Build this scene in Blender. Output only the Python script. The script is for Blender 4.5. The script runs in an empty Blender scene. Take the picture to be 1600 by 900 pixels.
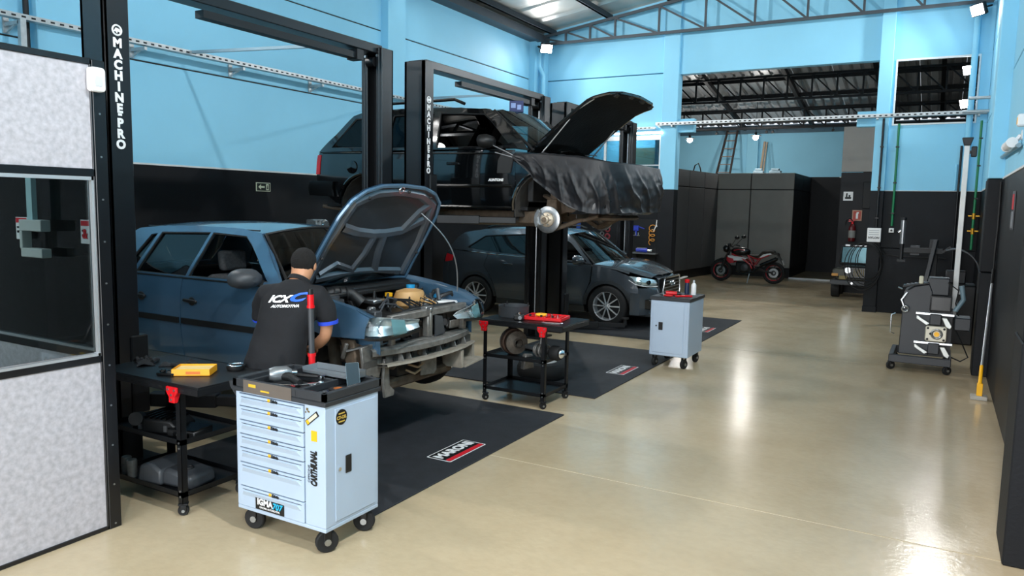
import bpy, bmesh, math, random
from mathutils import Vector, Matrix, geometry
random.seed(7)
S = bpy.context.scene
C = S.collection
PI = math.pi
R = math.radians

# ------------------------------------------------------------------ camera
F_PX, YAW, PITCH, ROLL, CAM_H = 1176.2, .51468, .1086, .01938, 2.0
fw = Vector((-math.sin(YAW)*math.cos(PITCH), math.cos(YAW)*math.cos(PITCH), -math.sin(PITCH)))
rt0 = Vector((math.cos(YAW), math.sin(YAW), 0))
up0 = rt0.cross(fw)
rt = rt0*math.cos(ROLL)+up0*math.sin(ROLL)
up = up0*math.cos(ROLL)-rt0*math.sin(ROLL)
cam = bpy.data.objects.new('camera', bpy.data.cameras.new('camera'))
C.objects.link(cam)
cam.matrix_world = Matrix(((rt.x, up.x, -fw.x, 0), (rt.y, up.y, -fw.y, 0), (rt.z, up.z, -fw.z, CAM_H), (0, 0, 0, 1)))
cam.data.sensor_width = 36
cam.data.lens = 36*F_PX/1600
cam.data.clip_start = .05
S.camera = cam

# ------------------------------------------------------------------ world, daylight, exposure
wd = bpy.data.worlds.new('sky'); S.world = wd; wd.use_nodes = True
wd.node_tree.nodes['Background'].inputs[0].default_value = (.80, .90, 1.0, 1)
wd.node_tree.nodes['Background'].inputs[1].default_value = 1.0
S.view_settings.view_transform = 'Standard'
S.view_settings.look = 'None'
S.view_settings.gamma = 1
S.view_settings.use_curve_mapping = False
S.view_settings.exposure = 0.4
S.cycles.use_denoising = True
S.cycles.max_bounces = 8

def area_light(name, loc, aim, sx, sy, energy, col=(1, 1, 1), spread=180):
    l = bpy.data.lights.new(name, 'AREA'); l.shape = 'RECTANGLE'; l.size = sx; l.size_y = sy
    l.energy = energy; l.color = col; l.spread = R(spread)
    o = bpy.data.objects.new(name, l); C.objects.link(o); o.location = loc
    o.rotation_euler = (Vector(aim)-Vector(loc)).to_track_quat('-Z', 'Y').to_euler()
    return o
# daylight falling in through the open shutter door of the front wall (behind the camera)
area_light('daylight_door', (-2.2, -3.7, 2.5), (-2.6, 8, 1.6), 5.4, 4.6, 430, (.96, .98, 1))

# ------------------------------------------------------------------ materials
def lin(c):
    if isinstance(c, str):
        c = c.lstrip('#'); c = [int(c[i:i+2], 16)/255 for i in (0, 2, 4)]
        return tuple(x/12.92 if x <= .04045 else ((x+.055)/1.055)**2.4 for x in c)
    return tuple(c)
_m = {}
def mat(name, col='#808080', rough=.5, metal=0, noise=.06, ns=6, bump=0, bs=60, coat=0, emit=0, ecol=None, spec=.5, stretch=None, rn=0):
    if name in _m: return _m[name]
    m = bpy.data.materials.new(name); m.use_nodes = True; _m[name] = m
    n = m.node_tree; p = n.nodes['Principled BSDF']; c = lin(col)
    p.inputs['Roughness'].default_value = rough; p.inputs['Metallic'].default_value = metal
    p.inputs['Specular IOR Level'].default_value = spec
    p.inputs['Coat Weight'].default_value = coat; p.inputs['Coat Roughness'].default_value = .04
    m.diffuse_color = (*c, 1)
    tc = n.nodes.new('ShaderNodeTexCoord'); src = tc.outputs['Object']
    if stretch:
        mp = n.nodes.new('ShaderNodeMapping'); mp.inputs['Scale'].default_value = stretch
        n.links.new(src, mp.inputs[0]); src = mp.outputs[0]
    t = n.nodes.new('ShaderNodeTexNoise'); t.inputs['Scale'].default_value = ns; t.inputs['Detail'].default_value = 6
    n.links.new(src, t.inputs['Vector'])
    r = n.nodes.new('ShaderNodeValToRGB'); n.links.new(t.outputs['Fac'], r.inputs[0])
    r.color_ramp.elements[0].position = .3; r.color_ramp.elements[1].position = .7
    r.color_ramp.elements[0].color = (*[max(0, x*(1-noise)) for x in c], 1)
    r.color_ramp.elements[1].color = (*[min(1, x*(1+noise)) for x in c], 1)
    n.links.new(r.outputs[0], p.inputs['Base Color'])
    if rn:
        mr = n.nodes.new('ShaderNodeMapRange'); n.links.new(t.outputs['Fac'], mr.inputs[0])
        mr.inputs[1].default_value = .3; mr.inputs[2].default_value = .7
        mr.inputs[3].default_value = max(0, rough-rn); mr.inputs[4].default_value = rough+rn
        n.links.new(mr.outputs[0], p.inputs['Roughness'])
    if bump:
        t2 = n.nodes.new('ShaderNodeTexNoise'); t2.inputs['Scale'].default_value = bs; t2.inputs['Detail'].default_value = 4
        n.links.new(src, t2.inputs['Vector'])
        b = n.nodes.new('ShaderNodeBump'); b.inputs['Strength'].default_value = bump; b.inputs['Distance'].default_value = .02
        n.links.new(t2.outputs['Fac'], b.inputs['Height']); n.links.new(b.outputs[0], p.inputs['Normal'])
    if emit:
        p.inputs['Emission Color'].default_value = (*lin(ecol or col), 1); p.inputs['Emission Strength'].default_value = emit
    return m
def glass(name, tint='#20282c', ior=1.5, rough=0.0):
    if name in _m: return _m[name]
    m = bpy.data.materials.new(name); m.use_nodes = True; _m[name] = m
    n = m.node_tree; n.nodes.clear()
    o = n.nodes.new('ShaderNodeOutputMaterial'); mx = n.nodes.new('ShaderNodeMixShader')
    tr = n.nodes.new('ShaderNodeBsdfTransparent'); tr.inputs[0].default_value = (*lin(tint), 1)
    gl = n.nodes.new('ShaderNodeBsdfGlossy'); gl.inputs['Roughness'].default_value = rough; gl.inputs[0].default_value = (1, 1, 1, 1)
    fr = n.nodes.new('ShaderNodeFresnel'); fr.inputs[0].default_value = ior
    n.links.new(fr.outputs[0], mx.inputs[0]); n.links.new(tr.outputs[0], mx.inputs[1]); n.links.new(gl.outputs[0], mx.inputs[2])
    n.links.new(mx.outputs[0], o.inputs[0])
    return m
mat('blue_paint', '#98daf6', .62, spec=.25, noise=.03, ns=1.2, bump=.03, bs=35)
mat('black_wall', '#0d1015', .5, spec=.3, noise=.12, ns=2, bump=.05, bs=50)
mat('dark_grey_wall', '#191b1f', .6, spec=.25, noise=.10, ns=3, bump=.12, bs=45)
mat('steel_dark', '#34383d', .5, .3)
mat('truss_grey', '#474e54', .55, .2)
mat('truss_black', '#15171a', .6, .2)
mat('galv', '#b9bdbe', .42, .6, noise=.12, ns=14)
mat('roof_metal', '#c2beb6', .34, .3, noise=.08, ns=3)
mat('roof_back', '#c4c8ca', .35, .15, noise=.10, ns=3)
mat('white_trim', '#e6e8e8', .5)
mat('panel_grey', '#918e88', .48, noise=.05, ns=3)
mat('panel_dark', '#2e3033', .5, noise=.06, ns=3)
mat('joint_black', '#0b0c0e', .6)
mat('black_metal', '#0d0f12', .42, .1, noise=.15, bump=.03, bs=120)
mat('post_black', '#0a0c10', .35, 0, noise=.1, coat=.15)
mat('post_face', '#1c2329', .38, 0, noise=.08)
mat('rubber', '#121314', .75, noise=.15, ns=20)
mat('mat_rubber', '#23262b', .75, noise=.22, ns=9, bump=.25, bs=160)
mat('white', '#eeeeee', .45, noise=.02)
mat('white_print', '#f2f2f2', .5, noise=.01)
mat('red', '#d3121c', .35, noise=.06)
mat('red_print', '#d01828', .5)
mat('black_print', '#0a0a0b', .5)
mat('yellow', '#f5b516', .4, noise=.05)
mat('chrome', '#d8dadc', .18, 1, noise=.05)
mat('steel', '#a9acae', .32, .9, noise=.12, ns=30)
mat('cast_iron', '#6f655b', .6, .5, noise=.25, ns=25, bump=.15, bs=90)
mat('dirty_steel', '#7a7874', .5, .45, noise=.3, ns=18, bump=.05)
mat('brown_dirt', '#5e5042', .8, .05, noise=.3, ns=14, bump=.2, bs=60)
mat('plastic_black', '#141516', .5, noise=.15, bump=.05, bs=200)
mat('plastic_gloss', '#0c0d0e', .22, noise=.1)
mat('plastic_grey', '#3c3f43', .45, noise=.1)
mat('green_pipe', '#0e7a4b', .4)
mat('cabinet_blue', '#aebfd2', .36, noise=.025, ns=3)
mat('cable_black', '#0c0c0d', .55)
mat('wood', '#8a6e52', .6, noise=.25, ns=6, stretch=(1, 1, 12))
mat('brass', '#c9962f', .35, .7)
mat('lamp_glow', '#ffffff', .5, emit=60, ecol='#fffaf0')
mat('flood_glow', '#ffffff', .5, emit=90, ecol='#fdfdff')
mat('tube_glow', '#ffffff', .5, emit=14, ecol='#f4fbff')
glass('window_glass', '#9fb6bb', 1.5)
glass('cabin_glass', '#bcc7c9', 1.5)
glass('car_glass', '#53666b', 1.5)
glass('screen_glass', '#b3c6c6', 1.5)
glass('dark_tint', '#080b0d', 1.3)
glass('tint_glass', '#14191c', 1.5)
glass('clear_lens', '#e4eef0', 1.35)

# ------------------------------------------------------------------ mesh helpers
def link(o, parent=None):
    C.objects.link(o)
    if parent: o.parent = parent
    return o
def thing(name, label, cat, loc=(0, 0, 0), rz=0, group=None, rot=None):
    o = bpy.data.objects.new(name, None); C.objects.link(o); o.empty_display_size = .1
    o.location = loc; o.rotation_euler = rot or (0, 0, rz); return tag(o, label, cat, group)
def tag(o, label, cat, group=None, kind=None):
    o['label'] = label; o['category'] = cat
    if group: o['group'] = group
    if kind: o['kind'] = kind
    return o
def struct(o):
    o['kind'] = 'structure'; return o
def copy_tree(o, parent=None):
    c = o.copy(); C.objects.link(c); c.parent = parent
    for ch in list(o.children): copy_tree(ch, c)
    return c
def rotm(rx=0, ry=0, rz=0):
    return Matrix.Rotation(rz, 4, 'Z') @ Matrix.Rotation(ry, 4, 'Y') @ Matrix.Rotation(rx, 4, 'X')
def tm(loc, rx=0, ry=0, rz=0):
    return Matrix.Translation(Vector(loc)) @ rotm(rx, ry, rz)
class B:
    def __init__(s): s.v = []; s.f = []
    def add(s, v, f, m=None):
        k = len(s.v)
        s.v += [tuple(m @ Vector(p)) if m else tuple(p) for p in v]
        s.f += [tuple(i+k for i in q) for q in f]; return s
    def box(s, x0, x1, y0, y1, z0, z1, m=None):
        v = [(x, y, z) for z in (z0, z1) for y in (y0, y1) for x in (x0, x1)]
        return s.add(v, [(0, 2, 3, 1), (4, 5, 7, 6), (0, 1, 5, 4), (2, 6, 7, 3), (0, 4, 6, 2), (1, 3, 7, 5)], m)
    def bc(s, c, d, rx=0, ry=0, rz=0):
        a, b, e = d[0]/2, d[1]/2, d[2]/2
        return s.box(-a, a, -b, b, -e, e, tm(c, rx, ry, rz))
    def bar(s, p0, p1, w, h=None, upv=(0, 0, 1)):
        p0, p1 = Vector(p0), Vector(p1); d = p1-p0; L = d.length
        if L < 1e-6: return s
        z = d/L; u = Vector(upv)
        if abs(z.dot(u)) > .98: u = Vector((1, 0, 0))
        x = z.cross(u).normalized(); y = x.cross(z)   # y along up
        h = h or w
        M = Matrix(((x.x, y.x, z.x, p0.x), (x.y, y.y, z.y, p0.y), (x.z, y.z, z.z, p0.z), (0, 0, 0, 1)))
        return s.box(-w/2, w/2, -h/2, h/2, 0, L, M)
    def cyl(s, p0, p1, r0, r1=None, n=14, cap=True):
        p0, p1 = Vector(p0), Vector(p1); r1 = r0 if r1 is None else r1
        d = (p1-p0).normalized(); u = Vector((0, 0, 1)) if abs(d.z) < .9 else Vector((1, 0, 0))
        a = d.cross(u).normalized(); b = d.cross(a)
        v = []
        for p, r in ((p0, r0), (p1, r1)):
            for i in range(n):
                t = 2*PI*i/n; v.append(p+a*r*math.cos(t)+b*r*math.sin(t))
        f = [(i, i+n, (i+1) % n+n, (i+1) % n) for i in range(n)]
        if cap: f += [tuple(range(n)), tuple(range(2*n-1, n-1, -1))]
        return s.add(v, f)
    def lathe(s, prof, m=None, n=24, close=True):   # prof: (r, z) about local z
        v = []; f = []
        for r, z in prof:
            for i in range(n): v.append((r*math.cos(2*PI*i/n), r*math.sin(2*PI*i/n), z))
        for k in range(len(prof)-1):
            for i in range(n):
                j = (i+1) % n; f.append((k*n+i, k*n+j, k*n+n+j, k*n+n+i))
        if close:
            f += [tuple(range(n-1, -1, -1)), tuple(range((len(prof)-1)*n, len(prof)*n))]
        return s.add(v, f, m)
    def tube(s, pts, r, n=8, cap=True):
        pts = [Vector(p) for p in pts]; k = len(pts); v = []
        rs = r if isinstance(r, (list, tuple)) else [r]*k
        t0 = (pts[1]-pts[0]).normalized(); u = Vector((0, 0, 1)) if abs(t0.z) < .9 else Vector((1, 0, 0))
        a = t0.cross(u).normalized()
        for i in range(k):
            t = (pts[min(i+1, k-1)]-pts[max(i-1, 0)]).normalized()
            a = (a-t*a.dot(t)).normalized(); b = t.cross(a)
            for j in range(n):
                q = 2*PI*j/n; v.append(pts[i]+(a*math.cos(q)+b*math.sin(q))*rs[i])
        f = [(i*n+j, i*n+(j+1) % n, (i+1)*n+(j+1) % n, (i+1)*n+j) for i in range(k-1) for j in range(n)]
        if cap: f += [tuple(range(n-1, -1, -1)), tuple(range((k-1)*n, k*n))]
        return s.add(v, f)
    def prism(s, poly, a, b, ax='y', m=None):       # poly in the two other axes, extruded from a to b
        def P(p, h):
            return {'x': (h, p[0], p[1]), 'y': (p[0], h, p[1]), 'z': (p[0], p[1], h)}[ax]
        n = len(poly); v = [P(p, a) for p in poly]+[P(p, b) for p in poly]
        f = [(i, (i+1) % n, (i+1) % n+n, i+n) for i in range(n)]+[tuple(range(n-1, -1, -1)), tuple(range(n, 2*n))]
        return s.add(v, f, m)
    def ball(s, c, r, nu=14, nv=9, m=None):
        rx, ry, rz = r if isinstance(r, (list, tuple)) else (r, r, r); v = []; f = []
        for j in range(nv+1):
            th = PI*j/nv
            for i in range(nu):
                p = 2*PI*i/nu; v.append((c[0]+rx*math.sin(th)*math.cos(p), c[1]+ry*math.sin(th)*math.sin(p), c[2]+rz*math.cos(th)))
        for j in range(nv):
            for i in range(nu):
                f.append((j*nu+i, (j+1)*nu+i, (j+1)*nu+(i+1) % nu, j*nu+(i+1) % nu))
        return s.add(v, f, m)
    def torus(s, c, R0, r, axis='y', nu=28, nv=8, m=None, sq=1):
        v = []; f = []
        for i in range(nu):
            a = 2*PI*i/nu
            for j in range(nv):
                b = 2*PI*j/nv; q = R0+r*math.cos(b); h = r*sq*math.sin(b)
                x, y = q*math.cos(a), q*math.sin(a)
                p = {'y': (x, h, y), 'x': (h, x, y), 'z': (x, y, h)}[axis]
                v.append((p[0]+c[0], p[1]+c[1], p[2]+c[2]))
        for i in range(nu):
            for j in range(nv):
                f.append((i*nv+j, ((i+1) % nu)*nv+j, ((i+1) % nu)*nv+(j+1) % nv, i*nv+(j+1) % nv))
        return s.add(v, f, m)
    def loft(s, rows, closed=False):
        n = len(rows[0]); v = [p for r_ in rows for p in r_]
        f = [(i*n+j, i*n+(j+1) % n, (i+1)*n+(j+1) % n, (i+1)*n+j) for i in range(len(rows)-1) for j in range(n if closed else n-1)]
        return s.add(v, f)
    def obj(s, name, m, parent=None, smooth=True, bevel=0, solid=0, ang=38, sub=0, seg=1, off=-1):
        me = bpy.data.meshes.new(name); me.from_pydata(s.v, [], s.f)
        bm = bmesh.new(); bm.from_mesh(me); bmesh.ops.recalc_face_normals(bm, faces=bm.faces); bm.to_mesh(me); bm.free()
        me.materials.append(_m[m] if isinstance(m, str) else m)
        o = bpy.data.objects.new(name, me); link(o, parent)
        if smooth:
            me.shade_smooth(); me.set_sharp_from_angle(angle=R(ang))
        if solid:
            md = o.modifiers.new('t', 'SOLIDIFY'); md.thickness = solid; md.offset = off
            md = o.modifiers.new('e', 'EDGE_SPLIT'); md.split_angle = R(50)
        if sub:
            md = o.modifiers.new('s', 'SUBSURF'); md.levels = sub; md.render_levels = sub
        if bevel:
            md = o.modifiers.new('b', 'BEVEL'); md.width = bevel; md.segments = seg; md.limit_method = 'ANGLE'; md.angle_limit = R(40)
        return o
def inpoly(p, poly):
    x, y = p; c = False; n = len(poly); j = n-1
    for i in range(n):
        xi, yi = poly[i]; xj, yj = poly[j]
        if (yi > y) != (yj > y) and x < (xj-xi)*(y-yi)/(yj-yi)+xi: c = not c
        j = i
    return c
def segdist(p, poly):
    best = 9; n = len(poly); px, py = p
    for i in range(n):
        ax, ay = poly[i]; bx, by = poly[(i+1) % n]; dx, dy = bx-ax, by-ay; L = dx*dx+dy*dy or 1e-9
        t = max(0, min(1, ((px-ax)*dx+(py-ay)*dy)/L)); best = min(best, math.hypot(px-ax-dx*t, py-ay-dy*t))
    return best
def dens(poly, st):
    o = []; n = len(poly)
    for i in range(n):
        a, b = poly[i], poly[(i+1) % n]; k = max(1, int(math.ceil(math.hypot(b[0]-a[0], b[1]-a[1])/st)))
        o += [(a[0]+(b[0]-a[0])*t/k, a[1]+(b[1]-a[1])*t/k) for t in range(k)]
    return o
def patch(outline, fn, holes=(), st=.09):
    """a curved sheet: a 2D outline with holes, triangulated, each point mapped to 3D by fn"""
    o = dens(outline, st); hs = [dens(h, st) for h in holes]; V = []; E = []
    for lp in [o]+hs:
        k = len(V); V += [Vector(p) for p in lp]; E += [(k+i, k+(i+1) % len(lp)) for i in range(len(lp))]
    xs = [p[0] for p in o]; ys = [p[1] for p in o]; y = min(ys)+st/2; row = 0
    while y < max(ys):
        x = min(xs)+st/2*(1+row % 2)
        while x < max(xs):
            p = (x, y)
            if inpoly(p, o) and not any(inpoly(p, h) for h in hs) and min([segdist(p, o)]+[segdist(p, h) for h in hs]) > st*.35: V.append(Vector(p))
            x += st
        y += st*.87; row += 1
    r = geometry.delaunay_2d_cdt(V, E, [], 0, 1e-5)
    b = B(); vs, fs = r[0], r[2]; keep = []
    for f in fs:
        c = (sum(vs[i][0] for i in f)/len(f), sum(vs[i][1] for i in f)/len(f))
        if inpoly(c, o) and not any(inpoly(c, h) for h in hs): keep.append(tuple(f))
    b.add([fn(v[0], v[1]) for v in vs], keep)
    return b
def ip(x, pts):
    """smooth interpolation through (x, value) knots"""
    if x <= pts[0][0]: return pts[0][1]
    if x >= pts[-1][0]: return pts[-1][1]
    for i in range(len(pts)-1):
        if x <= pts[i+1][0]: break
    x0, y0 = pts[i]; x1, y1 = pts[i+1]; h = x1-x0; t = (x-x0)/h
    d = (y1-y0)/h
    def sl(k):
        if k <= 0 or k >= len(pts)-1: return None
        a = (pts[k][1]-pts[k-1][1])/(pts[k][0]-pts[k-1][0]); b = (pts[k+1][1]-pts[k][1])/(pts[k+1][0]-pts[k][0])
        return 0 if a*b <= 0 else 2*a*b/(a+b)
    m0 = sl(i); m1 = sl(i+1); m0 = d if m0 is None else m0; m1 = d if m1 is None else m1
    return (2*t**3-3*t*t+1)*y0+(t**3-2*t*t+t)*h*m0+(-2*t**3+3*t*t)*y1+(t**3-t*t)*h*m1
def arc(cx, cz, r, a0, a1, n=14):
    return [(cx+r*math.cos(R(a0+(a1-a0)*i/n)), cz+r*math.sin(R(a0+(a1-a0)*i/n))) for i in range(n+1)]
def text(body, size, m, parent, M, name='lettering', ext=.0015, bold=0, space=1, line=1, shear=0, sx=1, align='CENTER'):
    cu = bpy.data.curves.new(name, 'FONT'); cu.body = body; cu.size = size; cu.extrude = ext; cu.offset = bold
    cu.space_character = space; cu.space_line = line; cu.shear = shear; cu.align_x = align; cu.align_y = 'CENTER'; cu.resolution_u = 3
    t = bpy.data.objects.new(name, cu)
    me = bpy.data.meshes.new_from_object(t)
    bpy.data.objects.remove(t); me.materials.clear(); me.materials.append(_m[m] if isinstance(m, str) else m); me.name = name
    me.transform(M @ Matrix.Diagonal((sx, 1, 1, 1)))
    o = bpy.data.objects.new(name, me); link(o, parent); return o
def axes(o, x, y):   # matrix whose local x, y point along given world vectors
    x = Vector(x).normalized(); z = x.cross(Vector(y)).normalized(); y = z.cross(x)
    return Matrix(((x.x, y.x, z.x, o[0]), (x.y, y.y, z.y, o[1]), (x.z, y.z, z.z, o[2]), (0, 0, 0, 1)))
def rrect(x0, x1, y0, y1, r, n=4):
    o = []
    for cx, cy, a in ((x1-r, y1-r, 0), (x0+r, y1-r, 90), (x0+r, y0+r, 180), (x1-r, y0+r, 270)):
        o += arc(cx, cy, r, a, a+90, n)
    return o
# ================================================================== THE HALL
XL, XR, YF, YN, ZB = -8.9, .62, 16.85, -4.0, 2.44
def roof_z(x): return 6.02+.15*(x-XL)
# ---- floor: three poured bays with saw joints
def floor_mat():
    m = bpy.data.materials.new('polished_concrete'); m.use_nodes = True; _m['floor'] = m
    n = m.node_tree; p = n.nodes['Principled BSDF']
    tc = n.nodes.new('ShaderNodeTexCoord')
    def noise(sc, det, stretch=None):
        t = n.nodes.new('ShaderNodeTexNoise'); t.inputs['Scale'].default_value = sc; t.inputs['Detail'].default_value = det
        s = tc.outputs['Object']
        if stretch:
            mp = n.nodes.new('ShaderNodeMapping'); mp.inputs['Scale'].default_value = stretch; n.links.new(s, mp.inputs[0]); s = mp.outputs[0]
        n.links.new(s, t.inputs['Vector']); return t
    a = noise(1.1, 8); b = noise(14, 6)
    r = n.nodes.new('ShaderNodeValToRGB'); n.links.new(a.outputs[0], r.inputs[0])
    r.color_ramp.elements[0].position = .3; r.color_ramp.elements[0].color = (*lin('#bca989'), 1)
    r.color_ramp.elements[1].position = .72; r.color_ramp.elements[1].color = (*lin('#cab899'), 1)
    r2 = n.nodes.new('ShaderNodeValToRGB'); n.links.new(b.outputs[0], r2.inputs[0])
    r2.color_ramp.elements[0].position = .32; r2.color_ramp.elements[0].color = (.955, .955, .95, 1)
    r2.color_ramp.elements[1].position = .6; r2.color_ramp.elements[1].color = (1, 1, 1, 1)
    mx = n.nodes.new('ShaderNodeMix'); mx.data_type = 'RGBA'; mx.blend_type = 'MULTIPLY'; mx.inputs[0].default_value = 1
    n.links.new(r.outputs[0], mx.inputs[6]); n.links.new(r2.outputs[0], mx.inputs[7]); n.links.new(mx.outputs[2], p.inputs['Base Color'])
    c = noise(3.5, 5)
    mr = n.nodes.new('ShaderNodeMapRange'); n.links.new(c.outputs[0], mr.inputs[0])
    mr.inputs[1].default_value = .3; mr.inputs[2].default_value = .7; mr.inputs[3].default_value = .17; mr.inputs[4].default_value = .25
    n.links.new(mr.outputs[0], p.inputs['Roughness'])
    d = noise(26, 3)
    bp = n.nodes.new('ShaderNodeBump'); bp.inputs['Strength'].default_value = .10; bp.inputs['Distance'].default_value = .012
    n.links.new(d.outputs[0], bp.inputs['Height']); n.links.new(bp.outputs[0], p.inputs['Normal'])
    p.inputs['Specular IOR Level'].default_value = .55
floor_mat()
mat('joint_pale', '#cdc0a2', .7)
fl = struct(B().box(XL-.2, XR+.2, YN-.2, 27.2, -.2, -.0025).obj('floor', 'joint_pale', smooth=False))
ys = [YN, 5.055, 10.93, 16.84, 27.0]
for i in range(4):
    B().box(XL, XR, ys[i]+.007, ys[i+1]-.007, -.0025, 0).obj('floor_slab', 'floor', fl, smooth=False)
# forecourt outside the shutter door
struct(B().box(-14, 8, -20, YN-.2, -.2, -.02).obj('ground', mat('asphalt', '#6a6a68', .9, noise=.15, ns=5), smooth=False))

# ---- left wall: black dado, blue upper panels with grooves, pilasters
wl = struct(B().box(XL-.25, XL-.012, YN, 27.2, 0, 7.0).obj('wall_left', 'joint_black', smooth=False))
pil_y = [-.9, 5.05, 11.08, 16.62]
edges = [YN]+[16.85]
B().box(XL-.02, XL, YN, YF, 0, ZB).obj('dado_panel', 'black_wall', wl, smooth=False)
segs = [(YN, -1.15), (-.65, 4.8), (5.3, 10.83), (11.33, 16.4)]
for a, b in segs:
    for z0, z1 in ((ZB+.012, 3.715), (3.735, 5.04), (5.06, 6.05)):
        B().box(XL-.02, XL, a, b, z0, z1).obj('wall_panel', 'blue_paint', wl, smooth=False, bevel=.006)
B().box(XL-.015, XL+.012, YN, YF, ZB-.006, ZB+.016).obj('dado_trim', 'white_trim', wl, smooth=False)
for y in pil_y:
    B().box(XL-.02, XL+.16, y-.25, y+.25, ZB, 6.05).obj('pilaster', 'blue_paint', wl, smooth=False, bevel=.008)
    B().box(XL-.02, XL+.16, y-.25, y+.25, 0, ZB-.004).obj('pilaster_base', 'black_wall', wl, smooth=False, bevel=.008)
# eaves gutter channel running along the top of the left wall
gb = B().box(XL, XL+.30, YN, YF-.02, 5.93, 5.97).box(XL+.26, XL+.30, YN, YF-.02, 5.97, 6.09).box(XL, XL+.20, YN, YF-.02, 6.0, 6.12)
gb.obj('eaves_channel', 'truss_grey', wl, smooth=False)

# ---- right wall with pilasters
wr = struct(B().box(XR+.012, XR+.25, YN, 27.2, 0, 7.9).obj('wall_right', 'joint_black', smooth=False))
for a, b in ((YN, 5.0), (5.5, 10.9), (11.4, YF)):
    B().box(XR, XR+.02, a, b, 0, ZB-.004).obj('dado_panel', 'black_wall', wr, smooth=False)
    for z0, z1 in ((ZB+.012, 3.715), (3.735, 5.04), (5.06, 7.5)):
        B().box(XR, XR+.02, a, b, z0, z1).obj('wall_panel', 'blue_paint', wr, smooth=False, bevel=.006)
B().box(XR-.012, XR+.015, YN, YF, ZB-.006, ZB+.016).obj('dado_trim', 'white_trim', wr, smooth=False)
for y0, y1, x0 in ((5.0, 5.5, .44), (10.9, 11.4, .46)):
    B().box(x0, XR+.01, y0, y1, ZB+.004, 7.5).obj('pilaster', 'blue_paint', wr, smooth=False, bevel=.008)
    for z0, z1 in ((0, 1.295), (1.305, ZB-.004)):
        B().box(x0, XR+.01, y0, y1, z0, z1).obj('pilaster_block', 'dark_grey_wall', wr, smooth=False, bevel=.008)

# ---- far wall: corner bay with office window, wide opening, right bay with upper window
wf = struct(B().box(XL, -8.75, YF+.012, YF+.2, 0, 6.3).obj('wall_far', 'joint_black', smooth=False))
def fw_box(x0, x1, z0, z1, m='blue_paint', y0=YF, y1=YF+.2, n='wall_panel'):
    B().box(x0, x1, y0, y1, z0, z1).obj(n, m, wf, smooth=False, bevel=.006)
fw_box(XL, -5.67, 0, ZB-.004, 'black_wall', n='dado_panel')
fw_box(XL, -5.67, 3.67, 5.04); fw_box(XL, -5.67, 5.06, 6.9)
fw_box(XL, -8.25, ZB+.012, 3.67)
fw_box(XL, -5.67, ZB-.004, ZB+.012, 'white_trim', YF-.012, n='dado_trim')
fw_box(-5.67, -5.31, ZB, 6.8, y0=YF-.10, n='pilaster')
fw_box(-5.67, -5.31, 0, ZB-.004, 'black_wall', YF-.10, n='pilaster_base')
fw_box(-5.31, -1.27, 5.0, 7.7)
fw_box(-1.27, -1.03, ZB, 7.6, y0=YF-.10, n='pilaster'); fw_box(-1.27, -1.03, .12, ZB-.004, 'dark_grey_wall', YF-.10, n='pilaster_base')
fw_box(-1.28, -1.02, 0, .12, 'dark_grey_wall', YF-.11, n='pilaster_foot')
fw_box(-5.31, -4.95, 3.72, 4.02, y0=YF+.02, n='beam_stub'); fw_box(-1.62, -1.27, 3.72, 4.02, y0=YF+.02, n='beam_stub')
fw_box(-1.03, XR, 0, 1.30, 'dark_grey_wall', n='dado_panel'); fw_box(-1.03, XR, 1.31, ZB-.004, 'dark_grey_wall', n='dado_panel')
fw_box(-1.03, XR, ZB-.004, ZB+.012, 'white_trim', YF-.012, n='dado_trim')
fw_box(-1.03, XR, ZB+.012, 3.72); fw_box(-1.03, XR, 4.99, 7.8); fw_box(.44, XR, 3.72, 4.99); fw_box(-1.03, -.98, 3.72, 4.99)
# corner box-out with downpipe
B().box(XL, -8.62, YF-.22, YF, ZB, 6.05).obj('corner_pilaster', 'blue_paint', wf, smooth=False, bevel=.01)
pp = B().tube([(-8.72, YF-.30, 6.0), (-8.72, YF-.30, 5.35), (-8.60, YF-.30, 5.15), (-8.60, YF-.30, ZB)], .055, 12)
tag(pp.obj('downpipe', 'blue_paint'), 'pale blue painted rainwater downpipe with a crank in the far corner', 'pipe')
pp = thing('downpipe', 'blue and black rainwater downpipe beside the upper window near the right wall', 'pipe', (.33, YF-.08, 0))
B().tube([(0, 0, 7.0), (0, 0, ZB)], .055, 12).obj('upper_pipe', 'blue_paint', pp)
B().tube([(0, 0, ZB), (0, 0, 0)], .055, 12).obj('lower_pipe', 'black_wall', pp)

# upper right internal window: white frame without glass, looking into the back hall
w1 = struct(B().box(-.98, .44, YF-.015, YF+.03, 4.955, 4.99).obj('window_1', 'white_trim', smooth=False))
B().box(-.98, .44, YF-.015, YF+.03, 3.72, 3.75).obj('window_frame', 'white_trim', w1, smooth=False)
B().box(-.98, -.95, YF-.015, YF+.03, 3.75, 4.955).obj('window_frame', 'white_trim', w1, smooth=False)
B().box(.41, .44, YF-.015, YF+.03, 3.75, 4.955).obj('window_frame', 'white_trim', w1, smooth=False)
# office window in the corner bay
w2 = struct(B().box(-8.25, -5.67, YF-.02, YF+.05, 3.57, 3.67).obj('window_2', 'white_trim', smooth=False))
B().box(-8.25, -5.67, YF-.02, YF+.05, 2.46, 2.50).obj('window_frame', 'white_trim', w2, smooth=False)
for x in (-8.25, -7.08, -5.72):
    B().box(x, x+.05, YF-.02, YF+.05, 2.5, 3.57).obj('window_frame', 'white_trim', w2, smooth=False)
B().box(-7.03, -5.72, YF, YF+.03, 2.98, 3.01).obj('window_frame', 'steel', w2, smooth=False)
for a, b, z0, z1 in ((-8.2, -7.08, 2.5, 3.57), (-7.03, -5.72, 2.5, 2.98), (-7.03, -5.72, 3.01, 3.57)):
    B().box(a, b, YF+.01, YF+.016, z0, z1).obj('pane', 'window_glass', w2, smooth=False)
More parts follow.
